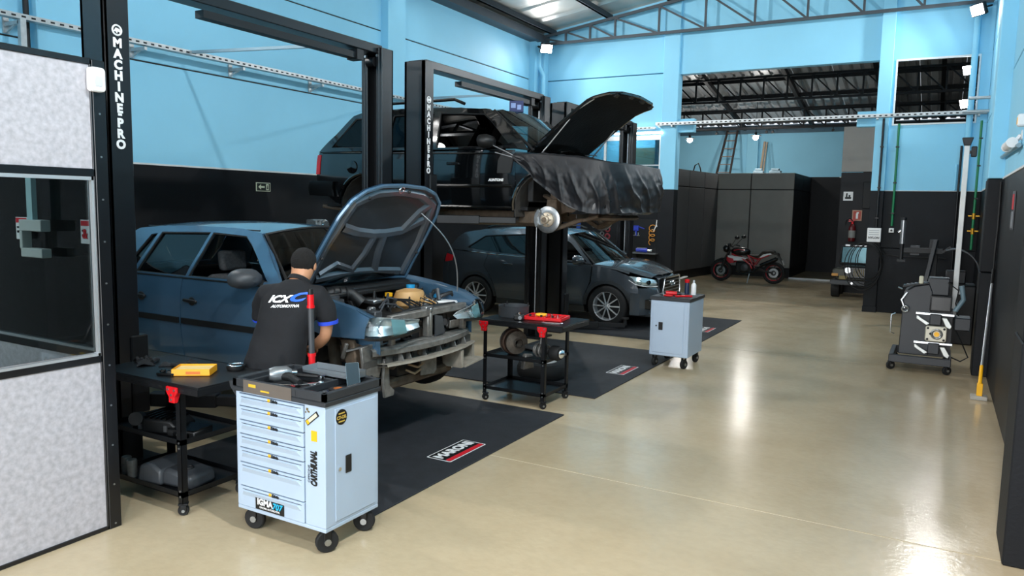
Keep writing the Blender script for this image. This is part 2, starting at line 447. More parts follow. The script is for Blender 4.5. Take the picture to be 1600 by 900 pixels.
# the office behind it
ow = struct(B().box(XL, -5.85, 18.2, 18.3, 0, 5.0).obj('wall_office', 'blue_paint', smooth=False))
B().box(-7.0, -6.1, 18.16, 18.2, 2.2, 3.5).obj('board_panel', mat('office_board', '#6f7866', .6), ow, smooth=False)
B().box(-5.90, -5.85, YF+.2, 18.3, 0, 5.0).obj('side_panel', 'blue_paint', ow, smooth=False)
B().box(XL, -5.85, YF+.2, 18.3, 4.2, 4.3).obj('office_ceiling', 'white_trim', ow, smooth=False)
t = thing('tube_lamp', 'white tube lamp above the office window on the far wall', 'lamp', (-6.2, YF-.09, 3.69))
B().box(-.62, .62, 0, .07, .01, .06).obj('housing', 'white', t, smooth=False)
B().cyl((-.58, -.02, .02), (.58, -.02, .02), .016, n=8).obj('tube', 'tube_glow', t)

# ---- front wall with the open shutter doorway (behind the camera)
wn = struct(B().box(XL, -5.2, YN-.2, YN, 0, 7.5).obj('wall_near', 'blue_paint', smooth=False))
B().box(-5.2, XR, YN-.2, YN, 5.0, 7.5).obj('wall_panel', 'blue_paint', wn, smooth=False)

# ---- main roof: ribbed sheets, purlins, trusses
ce = struct(B().box(XL-.25, -8.75, YN, YF+.3, 6.14, 6.18).obj('ceiling', 'roof_metal', smooth=False))
def sheet(y0, y1, x0, x1, zf, m, parent, n='roof_sheet', rib=.04, k=3):
    pr = [(y0, 0)]; w = (y1-y0)/k
    for i in range(k):
        a = y0+w*i; pr += [(a+w*.62, 0), (a+w*.72, rib), (a+w*.90, rib), (a+w-.004, 0)]
    rows = [[(x, y, zf(x)+h) for y, h in pr] for x in (x0, x1)]
    B().loft(rows).obj(n, m, parent, smooth=False)
y = YN
while y < YF:
    sheet(y, min(y+1.0, YF), XL-.2, XR+.2, lambda x: roof_z(x)+.16, 'roof_metal', ce, rib=.035, k=1); y += 1.0
for i in range(7):
    x = -8.45+1.45*i
    B().box(x-.03, x+.03, YN, YF, roof_z(x)+.03, roof_z(x)+.15).box(x-.03, x+.05, YN, YF, roof_z(x)+.03, roof_z(x)+.05).obj('purlin', 'steel_dark', ce, smooth=False)
def truss(y, m='truss_grey', parent=ce, zb=5.87, x0=-8.65, x1=.55, zt=roof_z, step=.83, w=.06):
    t = B().box(x0, x1, y-w/2, y+w/2, zb-w/2, zb+w/2).obj('roof_truss', m, parent, smooth=False)
    B().bar((x0, y, zt(x0)-.02), (x1, y, zt(x1)-.02), w, w).obj('top_chord', m, t, smooth=False)
    x = x0; k = 0
    while x < x1-.05:
        xn = min(x+step*(.75 if k < 3 else 1.25), x1)
        B().bar((x, y, zb), (x, y, zt(x)-.02), w*.7, w*.7, (0, 1, 0)).obj('web_post', m, t, smooth=False)
        if k % 1 == 0: B().bar((x, y, zt(x)-.04), (xn, y, zb), w*.65, w*.65).obj('web_brace', m, t, smooth=False)
        x = xn; k += 1
for y in (16.55, 11.08, 5.05, -.9): truss(y)

# ================================================================== THE BACK HALL
YB = 27.0
wb = struct(B().box(XL, XR+.2, YB+.01, YB+.2, 0, 4.9).obj('wall_back', 'joint_black', smooth=False))
B().box(XL, -2.3, YB-.01, YB+.02, 3.15, 4.62).obj('wall_panel', 'blue_paint', wb, smooth=False)
B().box(XL, XR, YB-.012, YB+.02, 0, 3.13).obj('dado_panel', 'black_wall', wb, smooth=False)
B().box(XL, XR, YB-.10, YB+.02, 4.62, 4.9).obj('wall_beam', mat('beam_blue', '#3f6478', .5), wb, smooth=False)
B().box(-6.0, -5.62, YB-.14, YB, 3.15, 4.62).obj('pilaster', 'blue_paint', wb, smooth=False, bevel=.008)
B().box(-3.0, -2.2, YB-.03, YB, 3.13, 3.16).obj('dado_trim', 'white_trim', wb, smooth=False)
def back_z(y): return 4.85+.165*(YB-y)
cb = struct(B().box(XL, XR, YF+.2, YF+.28, back_z(17)-.06, back_z(17)+.0).obj('ceiling_back', 'truss_black', smooth=False))
x = XL
while x < XR:
    pr = []; w = 1.02
    for i in range(4):
        a = x+w/4*i; pr += [(a, 0), (a+.15, 0), (a+.175, .05), (a+.235, .05)]
    pr += [(x+w-.003, 0)]
    B().loft([[(px, yy, back_z(yy)+h+.1) for px, h in pr] for yy in (YF+.2, YB+.1)]).obj('roof_sheet', 'roof_back', cb, smooth=False); x += w
for yy in (17.6, 19.2, 20.8, 22.3, 23.8, 25.2, 26.5):
    B().box(XL, XR, yy-.03, yy+.03, back_z(yy)-.02, back_z(yy)+.09).obj('purlin', 'truss_black', cb, smooth=False)
for x in (-8.3, -6.1, -3.9, -1.7, -.2):
    B().bar((x, YF+.2, back_z(YF+.2)-.06), (x, YB, back_z(YB)-.06), .10, .14).obj('rafter', 'truss_black', cb, smooth=False)
for yy, dz in ((21.6, .62), (24.6, .55)):
    z1 = back_z(yy)-.12; z0 = z1-dz
    t = B().box(XL, XR, yy-.03, yy+.03, z0-.03, z0+.03).obj('roof_truss', 'truss_black', cb, smooth=False)
    B().box(XL, XR, yy-.03, yy+.03, z1-.03, z1+.03).obj('top_chord', 'truss_black', t, smooth=False)
    x = XL+.1; k = 0
    while x < XR-.6:
        B().box(x-.022, x+.022, yy-.022, yy+.022, z0, z1).obj('web_post', 'truss_black', t, smooth=False)
        B().bar((x, yy, z1), (x+.62, yy, z0), .035, .035).obj('web_brace', 'truss_black', t, smooth=False)
        x += .62; k += 1
# grey panelled store in the back hall
st = struct(B().box(-6.5, -3.88, 23.74, YB-.02, 0, 3.12).obj('wall_store', 'joint_black', smooth=False))
for a, b in ((-6.10, -5.12), (-5.09, -3.86)):
    for z0, z1 in ((.30, 2.62), (2.65, 3.13)):
        B().box(a, b, 23.68, 23.74, z0, z1).obj('grey_panel', 'panel_grey', st, smooth=False, bevel=.004)
B().box(-6.1, -3.86, 23.70, 23.76, 0, .29).obj('plinth', 'joint_black', st, smooth=False)
for a, b in ((23.74, 25.3), (25.33, 26.95)):
    for z0, z1 in ((.30, 2.62), (2.65, 3.13)):
        B().box(-3.88, -3.855, a, b, z0, z1).obj('side_panel', 'panel_dark', st, smooth=False, bevel=.004)
pA, pB = Vector((-6.45, 20.1)), Vector((-6.12, 23.68)); dv = pB-pA; ang = math.atan2(dv.y, dv.x); L = dv.length
M = tm((pA.x, pA.y, 0), rz=ang)
sl = struct(B().box(0, L, .02, .3, 0, 3.1, M).obj('wall_partition', 'joint_black', smooth=False))
ps = [0, 1.25, 2.45, L]
for i in range(3):
    for z0, z1 in ((.26, 2.62), (2.65, 3.11)):
        B().box(ps[i]+.012, ps[i+1]-.012, -.02, .02, z0, z1, M).obj('grey_panel', 'panel_dark' if 0 else mat('panel_mid', '#4c4d4e', .5), sl, smooth=False, bevel=.004)
# right-hand inner wall of the back hall
wi = struct(B().box(-2.24, XR, 20.5, 20.62, 0, 2.98).obj('wall_inner', 'black_wall', smooth=False))
B().box(-2.24, -.9, 20.46, 20.6, 3.0, 4.1).obj('grey_panel', 'panel_grey', wi, smooth=False, bevel=.004)
B().box(-1.72, -1.3, 20.44, 20.5, 2.1, 2.75).obj('electric_panel', 'joint_black', wi, smooth=False, bevel=.01)
B().box(-3.83, -2.3, 23.46, 23.50, 0, .05).obj('white_floor_strip', 'white_trim', fl, smooth=False)  # thin white strip across the back hall floor

for k, (dx, w_) in enumerate(((0, .035), (.06, .02))):
    B().box(-w_/2, w_/2, -.16, .16, .0002, .0008, tm((-1.33+dx, 3.42, 0), rz=-.12)).obj('tyre_mark', mat('tyre_smear', '#8b7d66', .5), fl, smooth=False)
# ================================================================== FIXTURES
# ---- perforated cable trays
def tray(name, label, p0, p1, w, h, brk, wallx=None):
    p0, p1 = Vector(p0), Vector(p1); d = (p1-p0); L = d.length; u = d/L
    t = thing(name, label, 'cable tray', p0, rz=math.atan2(u.y, u.x))
    B().box(0, L, -w/2, w/2, 0, .006).box(0, L, -w/2, -w/2+.006, 0, h).box(0, L, w/2-.006, w/2, 0, h).obj('channel', 'galv', t, smooth=False)
    b = B(); x = .05
    while x < L-.05:
        b.box(x, x+.045, -w/2-.002, -w/2-.0005, h*.3, h*.65).box(x, x+.045, w/2+.0005, w/2+.002, h*.3, h*.65); x += .1
    b.obj('slot', 'joint_black', t, smooth=False)['kind'] = 'stuff'
    return t
lt = tray('cable_tray', 'long perforated steel cable tray on brackets along the left wall', (-8.62, 3.6, 3.86), (-8.62, 13.0, 3.86), .10, .055, None)
for i, yy in enumerate((4.55, 6.0, 7.5, 9.05, 10.5, 12.0)):
    b = B().box(yy-3.6-.02, yy-3.6+.02, -.02, .27, -.05, -.012) if 1 else None
    b.box(yy-3.6-.03, yy-3.6+.03, .255, .275, -.12, .05).bar((yy-3.6, .04, -.03), (yy-3.6, .26, -.11), .02, .02)
    b.obj('bracket', 'galv', lt, smooth=False)
B().box(.93, .99, -.06, 0, -.45, 0).obj('drop_channel', 'galv', lt, smooth=False)
ft = tray('cable_tray', 'long pale cable tray spanning the wide opening in the far wall', (-5.75, YF-.2, 3.86), (.6, YF-.2, 3.86), .12, .07, None)
for x in (.05, .35, 4.5, 6.2):
    B().box(x, x+.04, -.05, .18, -.03, -.002).obj('bracket', 'galv', ft, smooth=False)
f2 = tray('cable_tray', 'short cable tray above the office window beside the lift post', (-8.5, YF-.12, 3.80), (-5.8, YF-.12, 3.80), .08, .05, None)
B().box(.3, .34, -.03, .12, -.03, -.002).obj('bracket', 'galv', f2, smooth=False)
B().box(1.9, 1.94, -.03, .12, -.03, -.002).obj('bracket', 'galv', f2, smooth=False)
# air lines from the tray to the lift tops
for p0, p1, lb in (((-8.6, 6.65, 3.90), (-5.48, 6.43, 3.70), 'thin blue-grey supply conduit from wall tray to the lift over the blue car'),
                   ((-8.85, 11.7, 3.98), (-5.48, 10.15, 3.68), 'thin grey supply conduit from wall to the lift under the black vehicle')):
    tag(B().bar(p0, p1, .035, .035).obj('supply_conduit', mat('conduit', '#8fa6b0', .4, .3), smooth=False), lb, 'conduit')

# ---- lamps
def spot(name, loc, aim, energy, ang, col=(1, 1, 1), r=.09, blend=.6, parent=None):
    l = bpy.data.lights.new(name, 'SPOT'); l.energy = energy; l.spot_size = R(ang); l.spot_blend = blend; l.shadow_soft_size = r; l.color = col
    o = bpy.data.objects.new(name, l); C.objects.link(o); o.location = loc
    o.rotation_euler = (Vector(aim)-Vector(loc)).to_track_quat('-Z', 'Y').to_euler(); return o
def floodlight(loc, aim, label, energy, ang=150):
    loc = Vector(loc); d = (Vector(aim)-loc).normalized()
    q = d.to_track_quat('-Z', 'Y').to_euler()
    t = thing('floodlight', label, 'floodlight', loc, rot=q, group='hall floodlights')
    B().box(-.15, .15, -.11, .11, .0, .06).obj('housing', 'black_metal', t, smooth=False, bevel=.012)
    f = B()
    for i in range(7): f.box(-.13+.04*i, -.12+.04*i, -.1, .1, .06, .09)
    f.obj('cooling_fins', 'black_metal', t, smooth=False)
    B().box(-.13, .13, -.09, .09, -.008, 0).obj('lens', 'flood_glow', t, smooth=False)
    B().bar((-.17, 0, .03), (-.17, 0, .16), .012, .03).bar((.17, 0, .03), (.17, 0, .16), .012, .03).bar((-.17, 0, .16), (.17, 0, .16), .03, .012).obj('yoke', 'black_metal', t, smooth=False)
    spot('flood_beam', loc+d*.03, aim, energy, ang, (1, .985, .96))
floodlight((-8.42, 16.33, 5.72), (-4.5, 12.5, 3.0), 'glaring floodlight at the truss end in the far blue corner', 260, 150)
floodlight((.3, 16.35, 5.68), (-4.0, 12.5, 3.4), 'glaring floodlight at the truss end above the upper window', 300, 150)
for y, w_ in ((10.8, 'behind the raised black vehicle'), (4.8, 'behind the blue car'), (-1.2, 'behind the cabin')):
    floodlight((-8.40, y, 5.74), (1.0, y+5, 4.0), 'floodlight high on the left wall truss '+w_, 600 if y > 8 else 480, 130)
for y, w_, aim, e in ((10.8, 'level with the wheel alignment trolley', (-8.9, 14, 4.2), 430), (4.8, 'level with the near right pilaster', (-8.9, 8, 4.0), 480), (2.2, 'level with the drawer cabinet, added to brighten the near floor', (-1.6, 3.0, 0), 600), (-1.2, 'beside the shutter door', (-1.8, 1.0, 0), 420)):  # drawer cabinet one is unseen, added to brighten the near floor
    floodlight((.2, y, 5.9), aim, 'floodlight high over the aisle '+w_, e, 120)
def pendant(loc, label, cordtop):
    t = thing('pendant_lamp', label, 'lamp', loc, group='pendants in the back hall')
    B().cyl((0, 0, .12), (0, 0, back_z(24)+.08-loc[2]), .008, n=6).obj('cord', 'cable_black', t)
    B().lathe([(.015, .16), (.035, .15), (.04, .08), (.16, .05), (.165, .04), (.03, .05)], n=18).obj('lamp_shade', 'black_metal', t)
    B().ball((0, 0, 0), (.085, .085, .085), 14, 10).obj('bulb', 'lamp_glow', t)
    l = bpy.data.lights.new('bulb_light', 'POINT'); l.energy = 58; l.color = (1, .97, .92); l.shadow_soft_size = .09
    o = bpy.data.objects.new('bulb_light', l); C.objects.link(o); o.location = (loc[0], loc[1], loc[2]-.14)
pendant((-7.16, 24, 4.2), 'glowing round pendant bulb beside the ladder, nearer the blue column', 5.2)
pendant((-5.11, 24, 4.23), 'glowing round pendant bulb hanging in the middle of the back hall', 5.2)
floodlight((.3, 20.2, 4.5), (-1.5, 17.5, 3.2), 'glaring floodlight seen low through the upper right window', 60, 130)
floodlight((.3, 19.0, 5.05), (-1.5, 16, 3.6), 'dim floodlight seen high through the upper right window', 10, 130)
t = thing('track_rail', 'dark lighting rail with small spots under the back hall beam', 'lamp rail', (-5.6, YB-.75, 4.64))
B().box(-2.2, 3.4, -.02, .02, .05, .08).obj('rail', 'black_metal', t, smooth=False)
for x in (-1.3, .35, .55, 2.4):
    B().cyl((x, 0, .05), (x, 0, -.02), .012, n=8).cyl((x, -.05, -.05), (x, .07, -.03), .04, n=10).obj('spot_head', 'black_metal', t)

# ---- pipes
def pipe(name, pts, r, m, label, clips=(), cat='pipe'):
    t = thing(name, label, cat, pts[0]); o = Vector(pts[0])
    B().tube([Vector(p)-o for p in pts], r, 10).obj('tube', m, t)
    for c in clips:
        c = Vector(c)-o
        B().box(c.x-.03, c.x+.03, c.y-.025, c.y+.05, c.z-.012, c.z+.012).obj('clip', 'black_metal', t, smooth=False)
    return t
pipe('compressed_air_pipe', [(-.85, YF-.03, 3.75), (-.85, YF-.03, 1.75)], .022, 'green_pipe', 'green air pipe dropping beside the black column to a wall outlet', [(-.85, YF-.05, 3.3), (-.85, YF-.05, 2.6), (-.85, YF-.05, 2.0)])
t = thing('air_outlet', 'small white wall outlet at the foot of the green pipe', 'outlet', (-.85, YF-.03, 1.66))
B().box(-.045, .045, -.02, .03, -.045, .045).obj('plate', 'white', t, smooth=False, bevel=.006); B().cyl((0, -.02, 0), (0, -.035, 0), .02, n=10).obj('socket', 'black_print', t)
g2 = pipe('compressed_air_pipe', [(.52, 16.45, 3.72), (.52, 16.45, 1.35)], .022, 'green_pipe', 'green air pipe with brass valves in the corner by the right wall', [(.53, 16.44, 3.4), (.53, 16.44, 2.9), (.53, 16.44, 2.3)])
for z in (1.98-3.72, 1.70-3.72):
    B().cyl((0, 0, z-.06), (0, 0, z+.05), .032, n=10).bar((-.09, 0, z), (.09, 0, z), .02, .02).obj('valve', 'brass', g2)
pipe('cable_conduit', [(-1.12, YF-.14, 3.85), (-1.12, YF-.14, 1.72)], .022, 'black_metal', 'black conduit running down the column to the white switch box', [(-1.12, YF-.15, 3.3), (-1.12, YF-.15, 2.5), (-1.12, YF-.15, 1.9)])
for x in (.18, .24): pipe('cable_conduit', [(x, YF-.03, 2.95 if x < .2 else 3.3), (x, YF-.03, ZB+.02 if x < .2 else 0)], .02, 'blue_paint' if x < .2 else 'black_metal', 'thin %s conduit on the far wall behind the white pole' % ('pale' if x < .2 else 'black'))
b = pipe('junction_conduit', [(.62, YF-.5, 4.12), (.28, YF-.5, 4.12)], .03, 'galv', 'upper short grey conduit stub by the upper window corner')
pipe('junction_conduit', [(.62, YF-.5, 3.88), (.2, YF-.5, 3.88)], .03, 'galv', 'lower short grey conduit stub by the upper window corner')
pipe('wall_conduit', [(.585, 11.6, 2.71), (.585, 8.6, 2.66)], .022, mat('conduit2', '#7d98a4', .4), 'grey conduit running along the right wall to the white camera')
pipe('corner_cable', [(.595, 10.86, 2.4), (.6, 10.82, 1.9), (.59, 10.8, 1.5), (.6, 10.78, .9)], .012, 'cable_black', 'black cable hanging in the corner of the right wall pilaster', cat='cable')

# ---- security camera, poster, signs
t = thing('security_camera', 'white bullet security camera on the right wall', 'camera', (.56, 8.75, 2.70))
B().cyl((-.02, .0, .0), (-.04, .30, -.02), .05, .046, 16).cyl((-.04, .30, -.02), (-.04, .32, -.022), .05, n=16).obj('body', 'white', t)
B().cyl((-.04, .318, -.022), (-.04, .325, -.022), .034, n=12).obj('lens', 'plastic_gloss', t)
B().bar((0, .08, 0), (.05, .04, .07), .03).cyl((.05, .04, .07), (.06, .04, .07), .05, n=14).obj('mount', 'white', t)
t = thing('sensor_box', 'small white sensor box above the security camera', 'sensor', (.57, 8.35, 2.86))
B().box(-.03, .05, -.05, .06, -.05, .06).obj('shell', 'white', t, smooth=False, bevel=.012); B().box(-.034, -.03, -.02, .03, -.03, .03).obj('eye', 'yellow', t, smooth=False)
t = thing('wall_poster', 'narrow clear leaflet holder with red print on the right wall', 'poster', (.61, 8.95, 2.06))
B().box(-.006, .005, -.12, .12, -.2, .18).obj('backing', mat('leaflet', '#3a3d42', .3), t, smooth=False)
B().box(-.010, -.006, -.1, .05, .0, .15).obj('red_print', 'red_print', t, smooth=False); B().box(-.010, -.006, -.1, .08, -.18, -.02).obj('pale_print', mat('leaf2', '#8b9096', .3), t, smooth=False)
t = thing('exit_sign', 'glow-in-the-dark exit sign with arrow and door on the black wall', 'sign', (XL+.01, 8.07, 2.21))
B().box(-.008, .004, -.135, .135, -.065, .065).obj('plate', mat('sign_pale', '#dfe6cd', .5), t, smooth=False)
B().box(.004, .006, -.125, .125, -.055, .055).obj('field', mat('sign_dark', '#14211c', .5), t, smooth=False)
ar = [(-.10, 0), (-.05, .04), (-.05, .013), (.02, .013), (.02, -.013), (-.05, -.013), (-.05, -.04)]
B().prism(ar, .006, .008, 'x').obj('arrow', 'sign_pale', t, smooth=False)
B().box(.006, .008, .05, .10, -.045, .045).obj('door_symbol', 'sign_pale', t, smooth=False)
B().prism([(.062, -.03), (.088, -.03), (.082, .03), (.07, .03)], .008, .0095, 'x').obj('door_leaf', 'sign_dark', t, smooth=False)
t = thing('safety_sign', 'white square notice with a black pictogram on the inner wall', 'sign', (-2.05, 20.48, 2.40))
B().box(-.11, .11, -.006, .012, -.11, .11).obj('plate', 'white', t, smooth=False)
B().box(-.07, .07, -.009, -.006, -.07, -.02).box(-.05, -.015, -.009, -.006, -.02, .04).box(.01, .05, -.009, -.006, -.02, .03).cyl((-.03, -.006, .055), (-.03, -.009, .055), .02, n=10).obj('pictogram', 'black_print', t, smooth=False)
t = thing('extinguisher_sign', 'red extinguisher sign on the inner wall above the red extinguisher', 'sign', (-1.82, 20.48, 1.93))
B().box(-.11, .11, -.006, .012, -.13, .13).obj('plate', mat('sign_tan', '#b98a72', .5), t, smooth=False)
B().box(-.085, .085, -.009, -.006, -.105, .105).obj('field', mat('sign_red', '#b5402e', .5), t, smooth=False)
B().box(-.025, .025, -.012, -.009, -.08, .05).box(-.012, .04, -.012, -.009, .05, .08).obj('pictogram', 'white_print', t, smooth=False)
t = thing('fire_extinguisher', 'red fire extinguisher with black hose on the inner wall', 'extinguisher', (-1.90, 20.38, 1.28))
B().lathe([(.0, 0), (.075, .01), (.08, .04), (.08, .34), (.05, .42), (.03, .44)], n=18).obj('cylinder', mat('ext_red', '#5d1014', .35), t)
B().lathe([(.081, .10), (.081, .28)], n=18, close=False).obj('label_band', mat('ext_label', '#8c8c88', .5), t)
B().cyl((0, 0, .44), (0, 0, .50), .03, n=10).bar((-.09, 0, .50), (.05, 0, .53), .025, .03).bar((-.09, 0, .54), (.04, 0, .56), .02, .02).obj('valve_head', 'red', t)
B().tube([(.03, 0, .48), (-.06, -.03, .58), (-.15, -.02, .52), (-.16, -.02, .40)], .014, 8).obj('hose', 'cable_black', t)
B().box(-.05, .05, .07, .11, .1, .3).obj('wall_bracket', 'black_metal', t, smooth=False)
t = thing('switch_box', 'white switch box reading NYLON on the dark column', 'switch box', (-1.15, YF-.10, 1.56))
B().box(-.125, .125, -.07, 0, -.14, .14).obj('box', 'white', t, smooth=False, bevel=.008)
text('NYLON', .058, 'black_print', t, axes((0, -.0715, -.055), (1, 0, 0), (0, 0, 1)), bold=.002)
for z in (.09, .05, .01): B().box(-.09, .09, -.0715, -.070, z-.008, z+.004).obj('fine_print', mat('print_grey', '#9aa0a4', .6), t, smooth=False)
t = thing('coiled_cable', 'black cable coiled in loops under the white switch box', 'cable', (-1.17, YF-.16, 1.40))
random.seed(3)
for k in range(5):
    w_, h_ = .22+.03*k, .36+.03*k; ox = random.uniform(-.05, .05)-.04*k
    B().tube([(ox+w_*math.sin(2*PI*i/26), -.01*k+.01*math.sin(i), -h_+h_*math.cos(2*PI*i/26)) for i in range(27)], .009, 6).obj('loop', 'cable_black', t)
B().tube([(.05, 0, 0), (.12, .06, -.05), (.25, .1, -.22), (.45, .12, -.25), (1.3, .12, -.25)], .008, 6).obj('lead', 'cable_black', t)

# ---- ladder and boards standing on the store roof, oddments
t = thing('ladder', 'dark wooden ladder leaning on the blue back wall above the store', 'ladder', (-6.62, 26.2, 3.12))
for s_ in (-.2, .2): B().bar((s_*1.15, 0, 0), (s_*.85+.12, .62, 1.62), .05, .07).obj('rail', 'wood' if 0 else mat('ladder_dark', '#3a2f2b', .6, noise=.2), t, smooth=False)
for i in range(6):
    q = .1+.17*i; B().bar((-.23+.12*q+.03*q, .62*q, 1.62*q), (.23+.12*q-.03*q, .62*q, 1.62*q), .035, .03).obj('rung', mat('rung', '#8a7a70', .6), t, smooth=False)
t = thing('timber_board', 'pale timber board propped upright against the blue back wall', 'board', (-5.45, 26.55, 3.12))
B().bar((0, 0, 0), (.04, .30, 1.22), .07, .03).obj('plank', mat('pale_timber', '#b9a58c', .6, noise=.15), t, smooth=False); B().bar((.1, -.03, 0), (.12, .28, 1.2), .04, .03).obj('batten', 'pale_timber', t, smooth=False)
tag(B().tube([(0, 0, 0), (.05, 0, .18), (.14, .02, .24), (.2, .03, .1), (.22, .03, 0)], .018, 8).obj('hose_offcut', 'cable_black'), 'bent dark hose sticking up above the partition panels', 'hose').location = (-6.42, 22.0, 3.1)
for i, (x, w_) in enumerate(((-5.05, .3), (-4.55, .34))):
    tag(B().box(-w_/2, w_/2, -.1, .1, 0, .1).box(-w_/3, w_/3, -.1, .1, .1, .17).obj('parts_box', mat('pale_box', '#9db7c4', .6), smooth=False, bevel=.01), ('small' if i == 0 else 'wide')+' pale box lying on top of the grey store', 'box').location = (x, 24.4, 3.13)

# ---- squeegee leaning in the corner of the right wall
t = thing('floor_squeegee', 'aluminium pole with yellow socket leaning by the right wall pilaster', 'squeegee', (.50, 9.75, 0))
B().cyl((.0, -.1, .33), (.085, .9, 1.30), .0145, n=10).obj('pole', mat('alu', '#c9cbcd', .3, .8), t)
B().cyl((.026, .2, .60), (.035, .31, .70), .017, n=10).obj('grip', 'cable_black', t); B().cyl((.075, .79, 1.19), (.088, .95, 1.35), .017, n=10).obj('end_cap', 'cable_black', t)
B().cyl((-.01, -.24, .16), (.0, -.08, .35), .02, .018, 10).box(-.035, .02, -.26, -.2, .04, .18).obj('socket', 'yellow', t, bevel=.004)
B().box(-.09, .07, -.30, -.16, 0, .045).obj('head', mat('dustpan', '#a7a49c', .7), t, smooth=False, bevel=.008)

# ---- rubber floor mats with printed badges
def floor_mat_obj(y0, y1, label, lg):
    t = thing('rubber_mat', label, 'floor mat', (-3.03, (y0+y1)/2, 0), group='black rubber mats under the lifts')
    h = (y1-y0)/2
    B().box(-2.08, 0, -h, h, .0, .012).obj('sheet', 'mat_rubber', t, smooth=False, bevel=.004)
    oy = lg-(y0+y1)/2; Mx = axes((-.265, oy, .0125), (0, 1, 0), (-1, 0, 0))
    def plate(w_, h_, m, z, dy=0, name='badge'):
        return B().prism(rrect(-w_/2, w_/2, -h_/2+dy, h_/2+dy, .012), z, z+.0008, 'z', Mx).obj(name, m, t, smooth=False)
    plate(.53, .23, 'white_print', 0, name='badge_border'); plate(.51, .21, 'black_print', .0009, name='badge_field'); plate(.50, .045, 'red_print', .0018, -.08, 'badge_stripe')
    text('MARONI', .125, 'white_print', t, Mx @ Matrix.Translation((0, .025, .0022)), bold=.006, ext=.0004, sx=.98, shear=0)
floor_mat_obj(3.58, 6.43, 'big black rubber mat nearest the blue car and drawer cabinet', 4.97)
floor_mat_obj(7.17, 10.10, 'black rubber mat under the raised black vehicle', 8.64)
floor_mat_obj(10.92, 13.87, 'black rubber mat under the grey crossover', 12.4)

# ================================================================== TWO-POST LIFTS
def lift(y0, y1, arm_z, label, letters, car_half):
    t = thing('two_post_lift', label, 'car lift', (-5.34, (y0+y1)/2, 0), group='two-post lifts'); hw = (y1-y0)/2; PH = 3.62
    for s_ in (-1, 1):
        a = s_*hw            # outer face
        i = s_*(hw-.19)      # inner face
        lo, hi = min(a, i), max(a, i)
        p = B().box(-.14, .14, lo if s_ < 0 else hi-.03, lo+.03 if s_ < 0 else hi, 0, PH)
        p.box(-.14, -.10, lo, hi, 0, PH).box(.10, .14, lo, hi, 0, PH)
        q = i; p.box(-.10, -.06, min(q, q-s_*-.02), max(q, q-s_*-.02), 0, PH).box(.06, .10, min(q, q+s_*.02), max(q, q+s_*.02), 0, PH)
        po = p.obj('post', 'post_black', t, smooth=False, bevel=.006)
        B().box(-.10, .10, lo+.03, hi-.03, PH-.01, PH+.01).obj('top_plate', 'post_black', po, smooth=False)
        B().box(-.2, .2, lo-.12, hi+.12, 0, .025).obj('base_plate', 'black_metal', po, smooth=False)
        B().cyl((.0, (lo+hi)/2, .3), (.0, (lo+hi)/2, PH-.2), .014, n=8).cyl((.04, (lo+hi)/2+s_*.0-.03*s_, .3), (.04, (lo+hi)/2-.03*s_, PH-.2), .006, n=6).obj('lift_cable', 'steel', po)
        for dx in (-.08, .08): B().cyl((dx, i-s_*.012, PH-.08), (dx, i+s_*.01, PH-.08), .014, n=8).obj('bolt', 'steel', po)
        B().cyl((-.05, i-s_*.0, PH-.14), (.05, i-s_*.0, PH-.14), .05, n=12).obj('pulley', 'black_metal', po)
        # carriage with two telescopic arms
        ca = B().box(-.16, .16, min(i-s_*.06, i+s_*.08), max(i-s_*.06, i+s_*.08), max(.03, arm_z-.18), arm_z+.42).obj('carriage', 'black_metal', t, smooth=False, bevel=.01)
        for dx, L in ((-1, 1.15), (1, .95)):
            e = Vector((dx*L, s_*(hw-.75), arm_z-.1)); o_ = Vector((dx*.1, i-s_*.1, arm_z-.1)); md = o_.lerp(e, .55)
            B().bar(o_, md, .11, .10).obj('arm', 'black_metal', ca, smooth=False, bevel=.006)
            B().bar(o_.lerp(e, .45), e, .085, .075).obj('arm_extension', 'black_metal', ca, smooth=False, bevel=.006)
            B().cyl((e.x, e.y, e.z), (e.x, e.y, e.z+.1), .03, n=10).cyl((e.x, e.y, e.z+.1), (e.x, e.y, e.z+.125), .06, n=14).obj('pad', 'rubber', ca)
    B().box(-.09, .09, -hw+.12, hw-.12, PH-.06, PH+.03).obj('overhead_beam', 'post_black', t, smooth=False, bevel=.006)
    B().box(-.03, .07, -hw*.45, hw*.72, PH-.16, PH-.10).box(-.05, .09, hw*.68, hw*.74, PH-.17, PH-.07).obj('shutoff_bar', 'black_metal', t, smooth=False)
    # lettering down the aisle face of the near post
    ty = -hw+.095; Mx = axes((.1415, ty, 0), (0, 1, 0), (0, 0, 1))
    for k, ch in zip((0, 1, 2, 3, 4, 5, 6, 6.45, 7.35, 8.35, 9.35), 'MACHINE-PRO'):
        text(ch, .086, 'white_print', t, Mx @ Matrix.Translation((0, 3.10-.0765*k, 0)), bold=.0045, name='lettering')
    B().torus((0, 0, 0), .034, .0065, 'z', 20, 6, Mx @ Matrix.Translation((0, 3.19, .0))).obj('emblem_ring', 'white_print', t)
    B().prism([(-.03, -.01), (-.01, .022), (.02, .015), (.03, -.012), (.005, -.002), (.0, -.02), (-.012, -.004)], 0, .002, 'z', Mx @ Matrix.Translation((0, 3.185, 0))).obj('emblem', 'white_print', t, smooth=False)
    return t
lift(3.31, 6.53, .56, 'black two-post lift around the blue car, lettered near post', True, .8)
lift(7.08, 10.26, 1.93, 'black two-post lift holding up the black vehicle', True, .9)
lift(10.80, 13.95, .19, 'black two-post lift standing around the grey crossover', True, .9)

